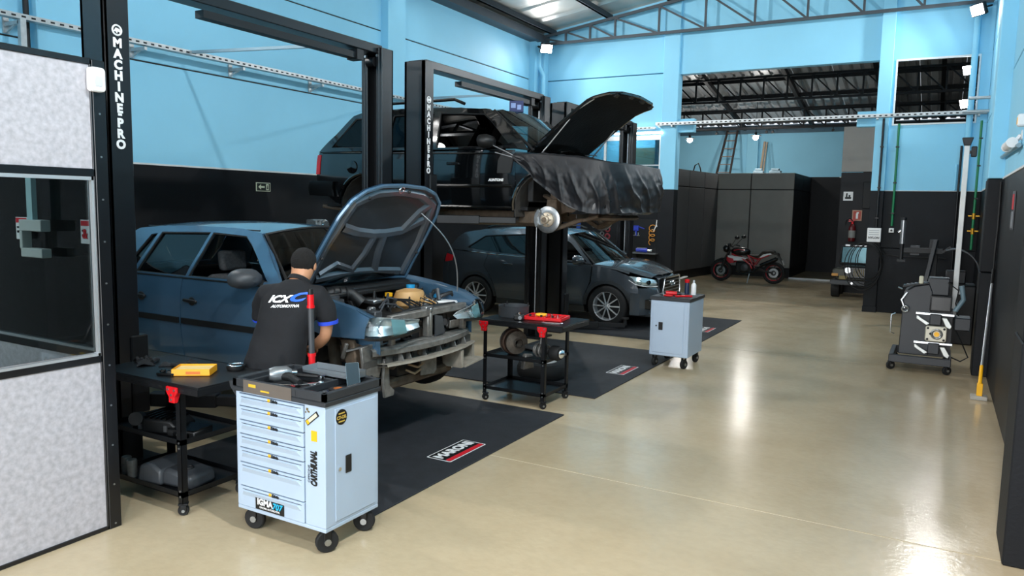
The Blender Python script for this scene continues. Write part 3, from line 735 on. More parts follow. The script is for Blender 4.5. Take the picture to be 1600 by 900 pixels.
# ================================================================== OFFICE CABIN
mat('speckle', '#b5b1b6', .5, noise=.17, ns=32, bump=.02, bs=90)
cx, cy1 = -4.26, 2.70
t = thing('office_cabin', 'site office cabin of speckled pale panels with a dark framed window', 'cabin', (cx, cy1, 0))
def frame(x0, x1, y0, y1, z0, z1, n='frame_bar'): B().box(x0, x1, y0, y1, z0, z1).obj(n, 'post_black', t, smooth=False, bevel=.003)
D = -4.6
# front (aisle) side, local x from -.04 to 0, y negative towards the camera
frame(-.045, .008, -.075, 0, 0, 2.78, 'corner_post')
frame(-.045, .004, -.012-.075, -.075, 0, 2.78)
for z0, z1 in ((0, .025), (1.035, 1.075), (2.12, 2.165), (2.75, 2.785)): frame(-.045, .004, D, -.075, z0, z1)
for z0, z1 in ((.025, 1.035), (2.165, 2.75)):
    for a, b in ((D, -2.1), (-2.08, -.087)):
        B().box(-.035, -.005, a, b, z0, z1).obj('speckled_panel', 'speckle', t, smooth=False)
w = B().box(-.03, -.024, -.66, -.1, 1.095, 2.1).obj('pane', 'cabin_glass', t, smooth=False)
for a, b, z0, z1 in ((-.1, -.087, 1.075, 2.12), (-.69, -.66, 1.075, 2.12), (-.69, -.087, 2.10, 2.12), (-.69, -.087, 1.075, 1.09)):
    B().box(-.04, .002, a, b, z0, z1).obj('window_frame', mat('alu_frame', '#c8cbce', .35, .6), t, smooth=False)
for a, b in ((-2.1, -.72),):
    B().box(-.03, -.024, a, b, 1.08, 2.12).obj('pane', 'cabin_glass', t, smooth=False)
frame(-.045, .004, -.72, -.69, 1.05, 2.14); frame(-.045, .004, -2.1, -2.06, 0, 2.78)
# far side of the cabin (across the hall), seen through the window
W = -4.4
for z0, z1 in ((0, .025), (1.035, 1.085), (2.12, 2.165), (2.75, 2.785)): frame(W, -.045, -.06, -.02, z0, z1)
for a in (W, -3.0, -1.5): frame(a, a+.04, -.06, -.02, 0, 2.78)
for z0, z1 in ((.025, 1.035), (2.165, 2.75)):
    for a, b in ((W+.04, -3.0), (-2.96, -1.5), (-1.46, -.05)):
        B().box(a, b, -.055, -.025, z0, z1).obj('speckled_panel', 'speckle', t, smooth=False)
for a, b in ((W+.04, -3.0), (-2.96, -1.5), (-1.46, -.05)):
    B().box(a, b, -.043, -.037, 1.085, 2.12).obj('pane', 'cabin_glass', t, smooth=False)
for a, b, n_ in ((-1.46, -.05, 'x'),):
    B().box(a, b, -.06, -.022, 1.085, 1.10).obj('window_frame', 'alu_frame', t, smooth=False)
# back and near side, roof
B().box(W, W+.04, D, -.02, 0, 2.78).obj('back_wall', 'speckle', t, smooth=False)
B().box(W, 0, D, D+.04, 0, 2.78).obj('near_wall', 'speckle', t, smooth=False)
for i in range(12): B().cyl((.006, -.04, .03+.245*i), (.012, -.04, .03+.245*i), .006, n=6).obj('screw', 'steel', t)
s_ = thing('motion_sensor', 'white motion sensor mounted at the top corner of the cabin', 'sensor', (cx, cy1-.065, 2.60))
B().prism(rrect(-.045, .045, -.0, .135, .02), .006, .05, 'x').obj('shell', 'white', s_, bevel=.006)
B().prism(rrect(-.022, .022, .03, .085, .008), .05, .054, 'x').obj('lens', mat('lens_grey', '#d0d2d8', .3), s_)
# signs stuck on the far cabin glazing, and the pale bracket on it
for i, (xx, zz) in enumerate(((-.80, 1.80), (-.10, 1.80))):
    g = thing('warning_sign', ('red and white warning notice in the cabin window %s' % ('with a big red numeral' if i == 0 else 'beside the corner frame')), 'sign', (cx+xx, cy1-.072, zz))
    B().box(-.065, .065, -.004, .004, -.07, .07).obj('plate', 'white', g, smooth=False)
    B().box(-.06, .06, -.006, -.004, .035, .065).obj('header', 'red_print', g, smooth=False)
    B().box(-.052, .0, -.006, -.004, -.03, -.015).box(-.052, -.01, -.006, -.004, .0, .012).obj('fine_print', 'black_print', g, smooth=False)
    text('9' if i == 0 else '&', .08, 'red_print', g, axes((.03 if i == 0 else -.02, -.0065, -.015), (1, 0, 0), (0, 0, 1)), bold=.002, name='numeral')
g = thing('pale_bracket', 'pale C-shaped bracket with upright strip seen through the cabin window', 'bracket', (cx-.60, cy1-.12, 1.63))
B().box(-.09, .15, -.03, .03, .16, .23).box(-.09, -.06, -.03, .03, .05, .16).box(-.08, .15, -.03, .03, .0, .055).obj('jaw', mat('pale_jaw', '#bfc4c0', .5), g, smooth=False, bevel=.004)
B().box(-.03, .03, -.01, .02, .23, .52).obj('upright', mat('pale_strip', '#a9ccd0', .5), g, smooth=False)

# lamp panels added, unseen, to brighten the cabin and office interiors
for nm, lc, lb, sx, e in (('added_lamp_panel', (-5.6, 1.2, 2.70), 'added flat white lamp panel brightening the inside of the site office cabin', .9, 26), ('added_lamp_panel', (-6.9, 17.6, 4.16), 'added flat white lamp panel brightening the office behind the far window', .8, 38)):
    t = thing(nm, lb, 'lamp', lc)
    B().box(-sx/2, sx/2, -.15, .15, 0, .04).obj('housing', 'white', t, smooth=False, bevel=.005)
    B().box(-sx/2+.03, sx/2-.03, -.13, .13, -.004, 0).obj('diffuser', 'tube_glow', t, smooth=False)
    area_light('added_panel_light', (lc[0], lc[1], lc[2]-.012), (lc[0], lc[1], 0), sx*.9, .25, e)
B().box(-4.4, 0, .02-1.62, .06-1.62, 2.745, 2.785).obj('roof_beam', 'post_black', bpy.data.objects['office_cabin'], smooth=False)
pipe('wall_conduit', [(-8.8, 4.72, 6.0), (-8.8, 4.72, 0)], .03, 'cable_black', 'black vertical conduit on the left wall above the cabin')
# ================================================================== CARS: shared helpers
mat('paint_blue', '#476984', .28, .35, noise=.03, coat=.9)
mat('paint_black', '#07090b', .12, 0, noise=.05, coat=1)
mat('paint_grey', '#4b545c', .25, .45, noise=.03, coat=1)
mat('hood_under', '#33383d', .4, .3, noise=.12, coat=.2)
mat('hood_rib', '#5a626a', .32, .5, noise=.1, coat=.4)
mat('seat_fabric', '#1b1b1d', .9, noise=.25, ns=40)
mat('seat_grey', '#4b4b4d', .9, noise=.25, ns=50)
mat('reflector', '#e9eef0', .16, .7, noise=.04)
mat('alloy', '#dcdee0', .3, .55, noise=.05)
def sides(t, name, outline, Wf, m, holes=(), st=.09, solid=.010, both=True, push=0, label=None):
    for sg in ((-1, 1) if both else (-1,)):
        b = patch(outline, lambda x, z: (x, sg*(Wf(x, z)+push), z), holes, st)
        me = b.obj(name, m, t, ang=50)
        if solid:
            md = me.modifiers.new('t', 'SOLIDIFY'); md.thickness = solid; md.offset = 0
            md = me.modifiers.new('e', 'EDGE_SPLIT'); md.split_angle = R(50)
        if label: me['label'] = label
def wheel(t, x, y, z, r, w, sg, spokes=10, rim=.66, rimm='alloy'):
    """tyre > rim > spokes; axis along y, sg=-1 shows the outer face to -y"""
    M = tm((x, y, z), rx=R(90) if sg < 0 else R(-90))
    ty = B().lathe([(r*.70, -w/2), (r*.90, -w/2), (r*.97, -w*.42), (r, -w*.3), (r, w*.3), (r*.97, w*.42), (r*.90, w/2), (r*.70, w/2), (r*.66, w*.3), (r*.66, -w*.3), (r*.70, -w/2)], M, 32, False).obj('tyre', 'rubber', t)
    rr = r*rim
    B().lathe([(rr*1.05, w*.40), (rr*1.06, w*.46), (rr*.98, w*.46), (rr*.93, w*.36), (rr*.90, -w*.3), (rr*1.05, -w*.3)], M, 32, False).obj('rim', rimm, ty)
    B().lathe([(rr*.9, 0), (.0, 0)], M @ Matrix.Translation((0, 0, -w*.05)), 24, False).obj('brake_backing', 'plastic_black', ty)
    for k in range(spokes):
        a = 2*PI*k/spokes
        b = B().bar((rr*.16*math.cos(a), rr*.16*math.sin(a), w*.40), (rr*.97*math.cos(a), rr*.97*math.sin(a), w*.37), rr*.085, w*.12)
        b.v = [tuple(M @ Vector(p)) for p in b.v]; b.obj('spoke', rimm, ty, smooth=False, bevel=.003)
    B().lathe([(rr*.2, w*.2), (rr*.22, w*.40), (rr*.12, w*.45), (0, w*.45)], M, 18, False).obj('hub_cap', rimm, ty)
    for k in range(5):
        a = 2*PI*k/5+.3; B().cyl(M @ Vector((rr*.15*math.cos(a), rr*.15*math.sin(a), w*.40)), M @ Vector((rr*.15*math.cos(a), rr*.15*math.sin(a), w*.45)), rr*.03, n=6).obj('wheel_bolt', 'plastic_black', ty)
    return ty
def seat(t, x, y, z, m='seat_fabric', hr=True):
    s = B().prism([(-.25, 0), (.27, .03), (.29, .12), (.2, .15), (-.22, .10)], -.24, .24, 'y', tm((x, y, z))).obj('seat', m, t, bevel=.04, seg=2)
    B().prism([(-.20, .1), (-.10, .1), (-.24, .62), (-.30, .64), (-.36, .60)], -.235, .235, 'y', tm((x, y, z))).obj('seat_back', m, s, bevel=.045, seg=2)
    if hr: B().prism([(-.30, .66), (-.22, .66), (-.24, .84), (-.32, .84)], -.14, .14, 'y', tm((x, y, z))).obj('headrest', m, s, bevel=.03, seg=2)
def mirror_housing(t, x, y, z, m, sg=-1, L=.19):
    rows = []
    for i, (dx, k) in enumerate(((-.07, .80), (-.06, .96), (0, 1), (.07, .72), (.10, .25))):
        rows.append([(x+dx, y+sg*(.13+L/2*k*math.cos(2*PI*j/16)*(1.0)), z+.082*k*math.copysign(abs(math.sin(2*PI*j/16))**.8, math.sin(2*PI*j/16))) for j in range(16)])
    b = B().loft(rows, True); n = 16
    b.f.append(tuple(range(n))); b.f.append(tuple(range(len(rows)*n-1, (len(rows)-1)*n-1, -1)))
    o = b.obj('wing_mirror', m, t)
    B().bar((x+.01, y+sg*.06, z-.03), (x+.04, y-sg*.02, z-.05), .07, .06).obj('mirror_foot', 'plastic_black', o, bevel=.01)

# ================================================================== BLUE HATCHBACK with its hood up and front end stripped
BX, BY, BZ = -5.2, 5.06, .36
car = thing('hatchback_car', 'metallic blue hatchback with raised hood and front bumper removed, on the lift', 'car', (BX, BY, BZ))
def Wb(x, z):
    a = ip(z, [(.18, .745), (.30, .785), (.58, .81), (.80, .805), (.96, .775), (1.20, .67), (1.37, .585), (1.42, .52)])
    return a*ip(x, [(-2.1, .80), (-1.7, .93), (-1.0, .99), (0, 1), (.9, 1), (1.4, .975), (1.62, .93), (1.75, .85)])
FA, RA, AZ = 1.0, -1.47, .29
belt = .955
sides(car, 'front_door', [(-.525, .27), (.60, .27), (.64, .45), (.675, .80), (.675, belt), (-.525, belt)], Wb, 'paint_blue')
sides(car, 'rear_door', [(-1.12, .27), (-.535, .27), (-.535, belt), (-1.22, belt), (-1.26, .72), (-1.20, .56), (-1.13, .42)], Wb, 'paint_blue')
sides(car, 'rear_quarter', [(-2.12, .32), (-1.82, .30)]+arc(RA, AZ, .345, 2, 178, 16)[::-1]+[(-1.125, .30), (-1.14, .42), (-1.21, .56), (-1.27, .72), (-1.23, belt), (-1.95, belt+.01), (-2.12, .86)], Wb, 'paint_blue', st=.08)
sides(car, 'sill', [(-1.13, .18), (.66, .18), (.66, .262), (-1.13, .262)], Wb, 'paint_blue', push=-.01)
sides(car, 'front_fender', [(.615, .20), (.655, .20)]+arc(FA, AZ, .36, 172, 72, 12)+[(1.22, .622), (1.52, .632), (1.53, .72), (1.56, .79), (1.40, .855), (1.12, .91), (.90, .94), (.685, .965), (.685, .80), (.65, .45)], Wb, 'paint_blue', st=.07)
# greenhouse with real window openings
rw = [(-1.20, .975), (-1.02, 1.335), (-.36, 1.352), (-.49, .975)]
fwn = [(-.455, .975), (-.325, 1.350), (.10, 1.335), (.20, 1.27), (.52, .985)]
qw = [(-1.42, .985), (-1.16, 1.31), (-1.07, 1.32), (-1.24, .985)]
rail = [(-1.96, belt+.01), (.685, belt+.01), (.60, 1.06), (.40, 1.25), (.26, 1.365), (.0, 1.392), (-.6, 1.40), (-1.1, 1.385), (-1.38, 1.36), (-1.62, 1.25)]
sides(car, 'side_frame', rail, Wb, 'paint_blue', [rw, fwn, qw], st=.07, solid=.03)
sides(car, 'rear_side_window', [(p[0]*1.0, p[1]) for p in rw], Wb, 'car_glass', st=.12, solid=0, push=-.008)
sides(car, 'quarter_window', qw, Wb, 'car_glass', st=.12, solid=0, push=-.008)
def strip(t, name, pts, Wf, m, r=.012, push=.0, both=True):
    for sg in ((-1, 1) if both else (-1,)):
        B().tube([(x, sg*(Wf(x, z)+push), z) for x, z in pts], r, 6).obj(name, m, t)
for wn_ in (rw, fwn, qw): strip(car, 'window_seal', wn_+[wn_[0]], Wb, 'plastic_black', .011, .002)
strip(car, 'belt_moulding', [(-1.25+.1*i, .962) for i in range(20)], Wb, 'plastic_black', .009, .006)
for a, b in ((-1.18, -.55), (-.51, .66)):
    sides(car, 'rub_strip', [(a, .565), (b, .565), (b, .615), (a, .615)], Wb, 'plastic_black', st=.1, solid=.025, push=.006)
for sg in (-1, 1):
    y = sg*(Wb(-.36, .76)+.005)
    for x in (-.38, -1.08):
        h = B().ball((x, y-sg*.004, .765), (.05, .010, .04)).obj('handle_cup', 'plastic_black', car); B().bar((x-.09, y+sg*.016, .775), (x+.085, y+sg*.016, .768), .022, .028).obj('door_handle', 'plastic_black', h, bevel=.006)
    mirror_housing(car, .41, sg*Wb(.45, .97), 1.02, 'plastic_grey', sg, .29)
# roof, windscreen, tailgate
def cross(x, hw_, z, crown, n=9, bow=0): return [(x+bow*(1-(2*j/(n-1)-1)**2), hw_*(2*j/(n-1)-1), z+crown*(1-(2*j/(n-1)-1)**2)) for j in range(n)]
B().loft([cross(x, Wb(x, z)-.005, z, .045, bow=bw) for x, z, bw in ((.25, 1.368, .07), (.0, 1.395, 0), (-.3, 1.402, 0), (-.7, 1.402, 0), (-1.1, 1.388, 0), (-1.38, 1.362, -.05))]).obj('roof', 'paint_blue', car, solid=.01)
ws = [cross(.27+(.70-.27)*k/5, (Wb(.26, 1.36)-.03)+((Wb(.68, .97)-.05)-(Wb(.26, 1.36)-.03))*k/5, 1.362-(1.362-.965)*k/5, .045*(1-k/5)+.01, bow=.07+.09*k/5) for k in range(6)]
B().loft(ws).obj('windscreen', 'car_glass', car)
for sg in (0, -1): B().tube([r_[sg] for r_ in ws], .014, 6).obj('windscreen_seal', 'plastic_black', car)
B().tube(ws[0], .012, 6).obj('windscreen_seal', 'plastic_black', car)
B().loft([cross(x, Wb(x, z)-.01, z, .03*k, bow=-.06) for x, z, k in ((-1.39, 1.358, 1), (-1.62, 1.25, .5), (-1.95, .97, 0))]).obj('tailgate_window', 'tint_glass', car)
B().loft([cross(x, Wb(x, z)-.01, z, 0, bow=-.05) for x, z in ((-1.95, .965), (-2.10, .86), (-2.13, .60), (-2.10, .32))]).obj('tailgate', 'paint_blue', car, solid=.01)
strip(car, 'roof_moulding', [(-1.3+.15*i, 1.39) for i in range(11)], Wb, 'plastic_black', .007, .0)
# wiper, sunvisor band, interior
b = B().tube([(.80, -.1, 1.0), (.74, -.45, 1.02), (.70, -.62, 1.02)], .007, 6).tube([(.82, .45, 1.0), (.78, .1, 1.03), (.74, -.15, 1.03)], .007, 6).obj('wiper', 'plastic_black', car)
B().box(-1.9, .72, -.66, .66, .16, .20).obj('floor_pan', 'plastic_black', car, smooth=False)
B().box(.45, .85, -.70, .70, .55, .93).obj('dashboard', 'plastic_black', car, bevel=.04, seg=2)
B().torus((.28, -.36, .86), .17, .014, 'x', m=tm((0, 0, 0))).obj('steering_wheel', 'plastic_black', car)
for y in (-.36, .36): seat(car, -.12, y, .35, 'seat_grey' if y < 0 else 'seat_fabric')
B().box(-1.25, -.85, -.6, .6, .35, .50).box(-1.4, -1.2, -.6, .6, .5, .98).obj('rear_bench', 'seat_fabric', car, bevel=.03)
B().bar((.32, 0, 1.30), (.34, .18, 1.31), .02, .06).obj('rear_view_mirror', 'plastic_black', car)
# wheels at the rear, bare front hub
for sg in (-1, 1): wheel(car, RA, sg*.69, .22, .28, .17, sg, 8, .62)
wheel(car, FA, .69, .22, .28, .17, 1, 8, .62)
# ---- hood, hinged at the windscreen
Hh = (BX+.68-BX, 0, .965)
hood_M = tm((.71, 0, .965), ry=-R(58.5))        # local +x runs up along the raised hood
def hood_w(u): return ip(u, [(0, .70), (.35, .69), (.7, .66), (.86, .60), (.95, .44), (.99, .15)])
def hood_pt(u, v, off):
    hw_ = .70
    dz = -.03-.055*(v/.7)**2-.05*u*u+.03
    return hood_M @ Vector((u*1.065, v, dz+off))
oh = [(0, -.69), (0, .69), (.35, .685), (.68, .66), (.82, .60), (.90, .48), (.945, .30), (.955, 0), (.945, -.30), (.90, -.48), (.82, -.60), (.68, -.66), (.35, -.685)]
hood = patch(oh, lambda u, v: hood_pt(u, v, 0), st=.08).obj('hood', 'paint_blue', car, ang=60)
patch([(.02+p[0]*.965, p[1]*.97) for p in oh], lambda u, v: hood_pt(u, v, -.014), st=.08).obj('hood_liner', 'hood_under', hood, ang=60)
rim_ = dens([(.02+p[0]*.965, p[1]*.97) for p in oh], .06); rim_.append(rim_[0])
B().tube([hood_pt(u, v, -.018) for u, v in rim_], .017, 6).obj('hood_edge_frame', 'paint_blue', hood)
def hrib(pts, r=.028, m='hood_rib'):
    pts = dens(pts, .06)[:-max(1, int(math.hypot(pts[0][0]-pts[-1][0], pts[0][1]-pts[-1][1])/.06+.999))]+[pts[-1]]
    rows = []
    for i, (u, v) in enumerate(pts):
        a = pts[max(0, i-1)]; c = pts[min(len(pts)-1, i+1)]; d = Vector((c[0]-a[0], c[1]-a[1])).normalized(); n_ = Vector((-d.y, d.x))
        rows.append([hood_pt(u+n_.x*k, v+n_.y*k, o_) for k, o_ in ((-r*1.5, -.012), (-r*.7, -.038), (r*.7, -.038), (r*1.5, -.012))])
    B().loft(rows).obj('hood_rib', m, hood)
hrib([(.06, -.60), (.40, -.60), (.78, -.52), (.86, -.30), (.88, 0), (.86, .30), (.78, .52), (.40, .60), (.06, .60)])
hrib([(.08, -.55), (.09, 0), (.08, .55)])
hrib([(.56, -.52), (.50, -.30), (.47, -.08), (.47, .08), (.50, .30), (.62, .50)], .032)
hrib([(.10, -.10), (.28, -.03), (.47, -.02)], .026); hrib([(.10, .22), (.30, .14), (.48, .10)], .03)
hrib([(.50, .30), (.70, .40), (.80, .50)], .03); hrib([(.12, -.52), (.2, -.35), (.12, -.1)], .02)
for u, v in ((.90, .08), (.86, .40), (.84, -.40), (.30, .62), (.3, -.62)):
    p = hood_pt(u, v, -.04); B().ball(p, .014, 8, 6).obj('rubber_stop', 'plastic_black', hood)
B().torus((0, 0, 0), .028, .008, 'z', 18, 6, Matrix.Translation(hood_pt(.91, -.02, -.03)) @ rotm(ry=-R(58.5))).obj('latch_ring', 'chrome', hood)
q0, q1 = hood_pt(.70, .40, -.03), Vector((1.36, .70, .80))
B().tube([q0.lerp(q1, i/12)+Vector((.10*math.sin(PI*i/12), .06*math.sin(PI*i/12), .05*math.sin(PI*i/12))) for i in range(13)], .006, 6).obj('prop_rod', 'steel', car)
# ---- engine bay
bay = B().box(.66, .74, -.70, .70, .30, .93).box(.74, .95, -.68, .68, .86, .90).obj('bulkhead', 'plastic_black', car, bevel=.01)
for sg in (-1, 1):
    B().loft([[(x, sg*(Wb(x, .86)-.01), zt), (x, sg*(Wb(x, .86)-.05), zt+.004), (x, sg*(Wb(x, .86)-.11), zt-.02), (x, sg*(Wb(x, .86)-.12), zt-.30)] for x, zt in ((.69, .963), (.9, .938), (1.12, .908), (1.4, .853), (1.56, .79))]).obj('fender_flange', 'paint_blue', car, solid=.006)
    B().loft([[(.62, sg*.70, .20), (.62, sg*.46, .20)], [(.72, sg*.70, .55), (.72, sg*.46, .55)], [(1.0, sg*.70, .66), (1.0, sg*.44, .66)], [(1.26, sg*.70, .58), (1.26, sg*.46, .58)], [(1.36, sg*.68, .22), (1.36, sg*.50, .2)]]).obj('wheel_well', 'brown_dirt', car, solid=.01)
    B().cyl((.98, sg*.52, .50), (.98, sg*.52, .86), .10, .085, 18).cyl((.98, sg*.52, .86), (.98, sg*.52, .89), .05, n=12).obj('strut_tower', 'plastic_grey', car)
B().box(.85, 1.45, -.34, .28, .30, .62).obj('engine_block', 'cast_iron', car, bevel=.03)
B().box(.95, 1.38, -.28, .12, .62, .74).obj('valve_cover', 'plastic_black', car, bevel=.03, seg=2)
for k in range(4): B().tube([(1.02+.1*k, .12, .70), (1.03+.1*k, .22, .74), (1.04+.1*k, .30, .68), (1.04+.1*k, .30, .56)], .024, 8).obj('intake_runner', 'plastic_grey', car)
B().tube([(.82, -.52, .86), (.86, -.38, .90), (.92, -.25, .88), (1.0, -.2, .80)], .055, 12).tube([(.80, -.56, .86), (.81, -.53, .86)], .075, 14).obj('intake_hose', 'plastic_black', car)
for k in range(4): B().torus((0, 0, 0), .058, .008, 'x', 18, 6, tm((.84+.025*k, -.45+.05*k, .88), rz=R(60))).obj('hose_rib', 'plastic_black', car)
B().lathe([(.0, 0), (.10, 0), (.125, .03), (.13, .10), (.11, .15), (.05, .17), (.0, .172)], tm((1.12, .30, .72)) @ Matrix.Diagonal((1, 1.25, 1, 1)), 24, False).obj('coolant_tank', mat('tank_tan', '#c59a63', .5, noise=.08), car)
B().lathe([(.0, .0), (.038, 0), (.040, .035), (.0, .04)], tm((1.10, .34, .885)), 16, False).obj('blue_cap', mat('cap_blue', '#1f8ec4', .4), car)
B().lathe([(.0, .0), (.034, 0), (.034, .03), (.0, .035)], tm((1.02, .13, .83)), 14, False).obj('yellow_cap', 'yellow', car)
B().cyl((1.16, .30, .60), (1.16, .30, .72), .075, n=16).obj('fluid_reservoir', mat('amber_tank', '#a2683f', .5), car)
B().box(1.20, 1.46, .42, .64, .52, .74).obj('battery', 'plastic_black', car, bevel=.012)
B().box(1.10, 1.40, .50, .66, .74, .77).obj('battery_cover', 'white', car, bevel=.01)
B().lathe([(.0, .0), (.03, 0), (.03, .03), (.0, .035)], tm((1.2, .60, .79)), 14, False).obj('blue_cap', 'cap_blue', car)
B().box(.82, 1.05, -.10, .06, .78, .82).box(.84, .94, -.34, -.22, .74, .80).obj('ignition_module', 'steel', car, bevel=.01)
random.seed(11)
for k in range(26):
    p = Vector((random.uniform(.80, 1.35), random.uniform(-.6, .6), random.uniform(.72, .80))); d = Vector((random.uniform(-.2, .25), random.uniform(-.28, .28), random.uniform(-.04, .05)))
    r_ = random.choice((.008, .010, .014, .02))
    B().tube([p, p+d*.35+Vector((0, 0, .05)), p+d*.75+Vector((0, 0, .06)), p+d+Vector((0, 0, -.04))], r_, 7).obj('hose', random.choice(('plastic_black', 'cable_black', 'cable_black', 'plastic_grey')), car)
for k in range(5):
    B().tube([(1.32, .10+.03*k, .70), (1.30, .16+.03*k, .80+.015*k), (1.38, .24+.03*k, .78), (1.42, .30+.02*k, .66)], .006, 6).obj('wiring', mat('wire_tan', '#b98b4b', .5) if k % 2 else 'cable_black', car)
for k in range(9):
    p = (random.uniform(.85, 1.4), random.uniform(-.62, .5), random.uniform(.68, .78)); B().bc(p, (random.uniform(.05, .14), random.uniform(.05, .12), random.uniform(.04, .09)), rz=random.uniform(-.4, .4)).obj('engine_fitting', random.choice(('plastic_black', 'plastic_grey', 'steel', 'plastic_black')), car, bevel=.008)
B().tube([(1.46, -.36, .75), (1.44, -.1, .77), (1.46, .2, .77), (1.50, .45, .77)], .02, 8).obj('bonnet_lock_bar', 'plastic_black', car)
# ---- stripped front end
rs = B().box(1.50, 1.56, -.50, .56, .715, .775).box(1.50, 1.56, -.50, .56, .49, .54)
for y in (-.50, -.025, .505): rs.box(1.50, 1.56, y, y+.05, .54, .715)
rs.obj('radiator_frame', 'dirty_steel', car, bevel=.008)
for y0, y1 in ((-.44, -.04), (.05, .49)):
    B().box(1.44, 1.48, y0, y1, .53, .73).obj('radiator', 'plastic_black', car, smooth=False)
    B().torus((1.50, (y0+y1)/2, .63), .085, .012, 'x', 20, 6).obj('fan_shroud', 'plastic_black', car)
    B().lathe([(.0, 0), (.03, 0), (.03, .03), (0, .03)], tm((1.5, (y0+y1)/2, .63), ry=R(90)), 12, False).obj('fan_hub', 'plastic_grey', car)
    for k in range(5):
        a = 2*PI*k/5; B().bar((1.51, (y0+y1)/2+.03*math.cos(a), .63+.03*math.sin(a)), (1.51, (y0+y1)/2+.083*math.cos(a+.3), .63+.083*math.sin(a+.3)), .03, .006).obj('fan_blade', 'plastic_black', car, smooth=False)
B().prism([(.06, .54), (.20, .55), (.16, .70), (.06, .72)], 1.565, 1.575, 'x').obj('grille_scrap', 'plastic_grey', car, smooth=False)
B().box(1.535, 1.57, -.005, .03, .54, .78).obj('lock_stay', 'dirty_steel', car, bevel=.008)
B().box(1.50, 1.56, -.05, .05, .765, .80).cyl((1.57, .0, .77), (1.58, .0, .77), .02, n=10).obj('bonnet_catch', 'steel', car, bevel=.006)
rows = []
for y in [-.68, -.6, -.4, -.15, .15, .4, .6, .68]:
    xx = 1.62-.13*(abs(y)/.7)**2.2
    rows.append([(xx-.06, y, .535), (xx, y, .535), (xx+.02, y, .52), (xx+.02, y, .475), (xx-.04, y, .46), (xx-.06, y, .47)])
B().loft(rows, True).obj('upper_crash_beam', 'dirty_steel', car, bevel=.004)
rows = []
for y in [-.60, -.4, -.15, .15, .4, .60, .70]:
    xx = 1.64-.12*(abs(y)/.7)**2.2
    rows.append([(xx-.10, y, .40), (xx+.04, y, .412), (xx+.045, y, .395), (xx-.10, y, .375)])
B().loft(rows, True).obj('lower_lip_beam', mat('dusty_panel', '#8f887c', .65, .1, noise=.25, ns=12), car)
rows = []
for y in [-.55, -.3, 0, .3, .55, .66]: rows.append([(1.50, y, .47), (1.54, y, .47), (1.54, y, .38), (1.50, y, .38)])
B().loft(rows, True).obj('bumper_web', mat('dusty_dark', '#4a4845', .7, .2, noise=.3, ns=14), car)
for y in (-.40, -.30, -.10, .12, .34, .5): B().prism([(1.54, .40), (1.60, .40), (1.57, .47), (1.54, .47)], y, y+.012, 'y').obj('gusset', 'dirty_steel', car, smooth=False)
for y in (-.45, -.22, .02, .26, .44): B().cyl((1.538, y, .43), (1.55, y, .43), .018, n=10).obj('bolt_head', 'joint_black', car)
B().cyl((1.54, -.12, .435), (1.56, -.12, .435), .03, n=14).obj('rubber_plug', 'brown_dirt', car)
# slotted lamp panel under the headlight, hanging mounts, brackets and corner horns
B().prism([(-.66, .63), (-.34, .64), (-.34, .56), (-.66, .55)], 1.50, 1.52, 'x').obj('lamp_panel', 'paint_blue', car, bevel=.004)
B().prism([(-.56, .585), (-.46, .59), (-.46, .572), (-.56, .567)], 1.52, 1.523, 'x').obj('panel_slot', 'joint_black', car, smooth=False)
B().prism([(.36, .63), (.62, .62), (.62, .55), (.36, .56)], 1.50, 1.52, 'x').obj('lamp_panel', 'dirty_steel', car, bevel=.004)
B().prism([(-.78, .56), (-.52, .58), (-.51, .46), (-.54, .38), (-.60, .22), (-.72, .20), (-.75, .36)], 1.47, 1.495, 'x').obj('corner_bracket', 'dirty_steel', car, bevel=.004)
B().prism([(-.76, .44), (-.60, .45), (-.60, .40), (-.76, .39)], 1.495, 1.50, 'x').obj('bracket_step', 'dusty_dark', car, smooth=False)
B().prism([(-.54, .44), (-.49, .43), (-.48, .22), (-.42, .17), (-.43, .13), (-.54, .13), (-.56, .26)], 1.50, 1.525, 'x').obj('tow_hook_bracket', 'dirty_steel', car, bevel=.004)
B().cyl((1.494, -.67, .31), (1.50, -.67, .31), .022, n=12).obj('bracket_hole', 'joint_black', car)
B().bar((1.34, -.78, .52), (1.50, -.62, .57), .04, .016).obj('fender_stay', 'steel', car, bevel=.003)
B().bar((1.30, -.77, .46), (1.36, -.79, .58), .025, .025).obj('fender_stay', 'dirty_steel', car, bevel=.003)
B().prism([(-.10, .37), (.12, .37), (.12, .24), (.08, .21), (-.10, .23)], 1.53, 1.55, 'x').obj('plate_mount', 'dirty_steel', car, bevel=.006)
B().prism([(.36, .38), (.40, .38), (.40, .22), (.36, .22)], 1.44, 1.64, 'x').obj('duct_wall', 'dusty_panel', car, bevel=.003)
B().prism([(.40, .24), (.70, .27), (.70, .25), (.40, .22)], 1.42, 1.66, 'x').obj('duct_floor', 'dusty_panel', car, bevel=.003)
B().prism([(.66, .38), (.70, .38), (.70, .25), (.66, .25)], 1.44, 1.56, 'x').obj('duct_wall', 'dusty_panel', car, bevel=.003)
B().box(1.30, 1.48, -.46, .46, .16, .24).obj('subframe', 'brown_dirt', car, bevel=.02)
B().tube([(1.50, -.25, .30), (1.54, -.18, .26), (1.54, -.10, .28), (1.5, -.06, .34)], .010, 6).obj('loose_cable', mat('cable_tan', '#9a8468', .6), car)
B().tube([(1.50, -.22, .34), (1.55, -.15, .31), (1.54, -.05, .33)], .010, 6).obj('loose_cable', 'cable_tan', car)
B().box(1.36, 1.46, -.30, .1, .24, .36).obj('oil_cooler', 'plastic_black', car, bevel=.01)
B().cyl((1.12, -.62, .14), (1.02, -.58, .62), .045, .05, 14).obj('front_strut', 'brown_dirt', car)
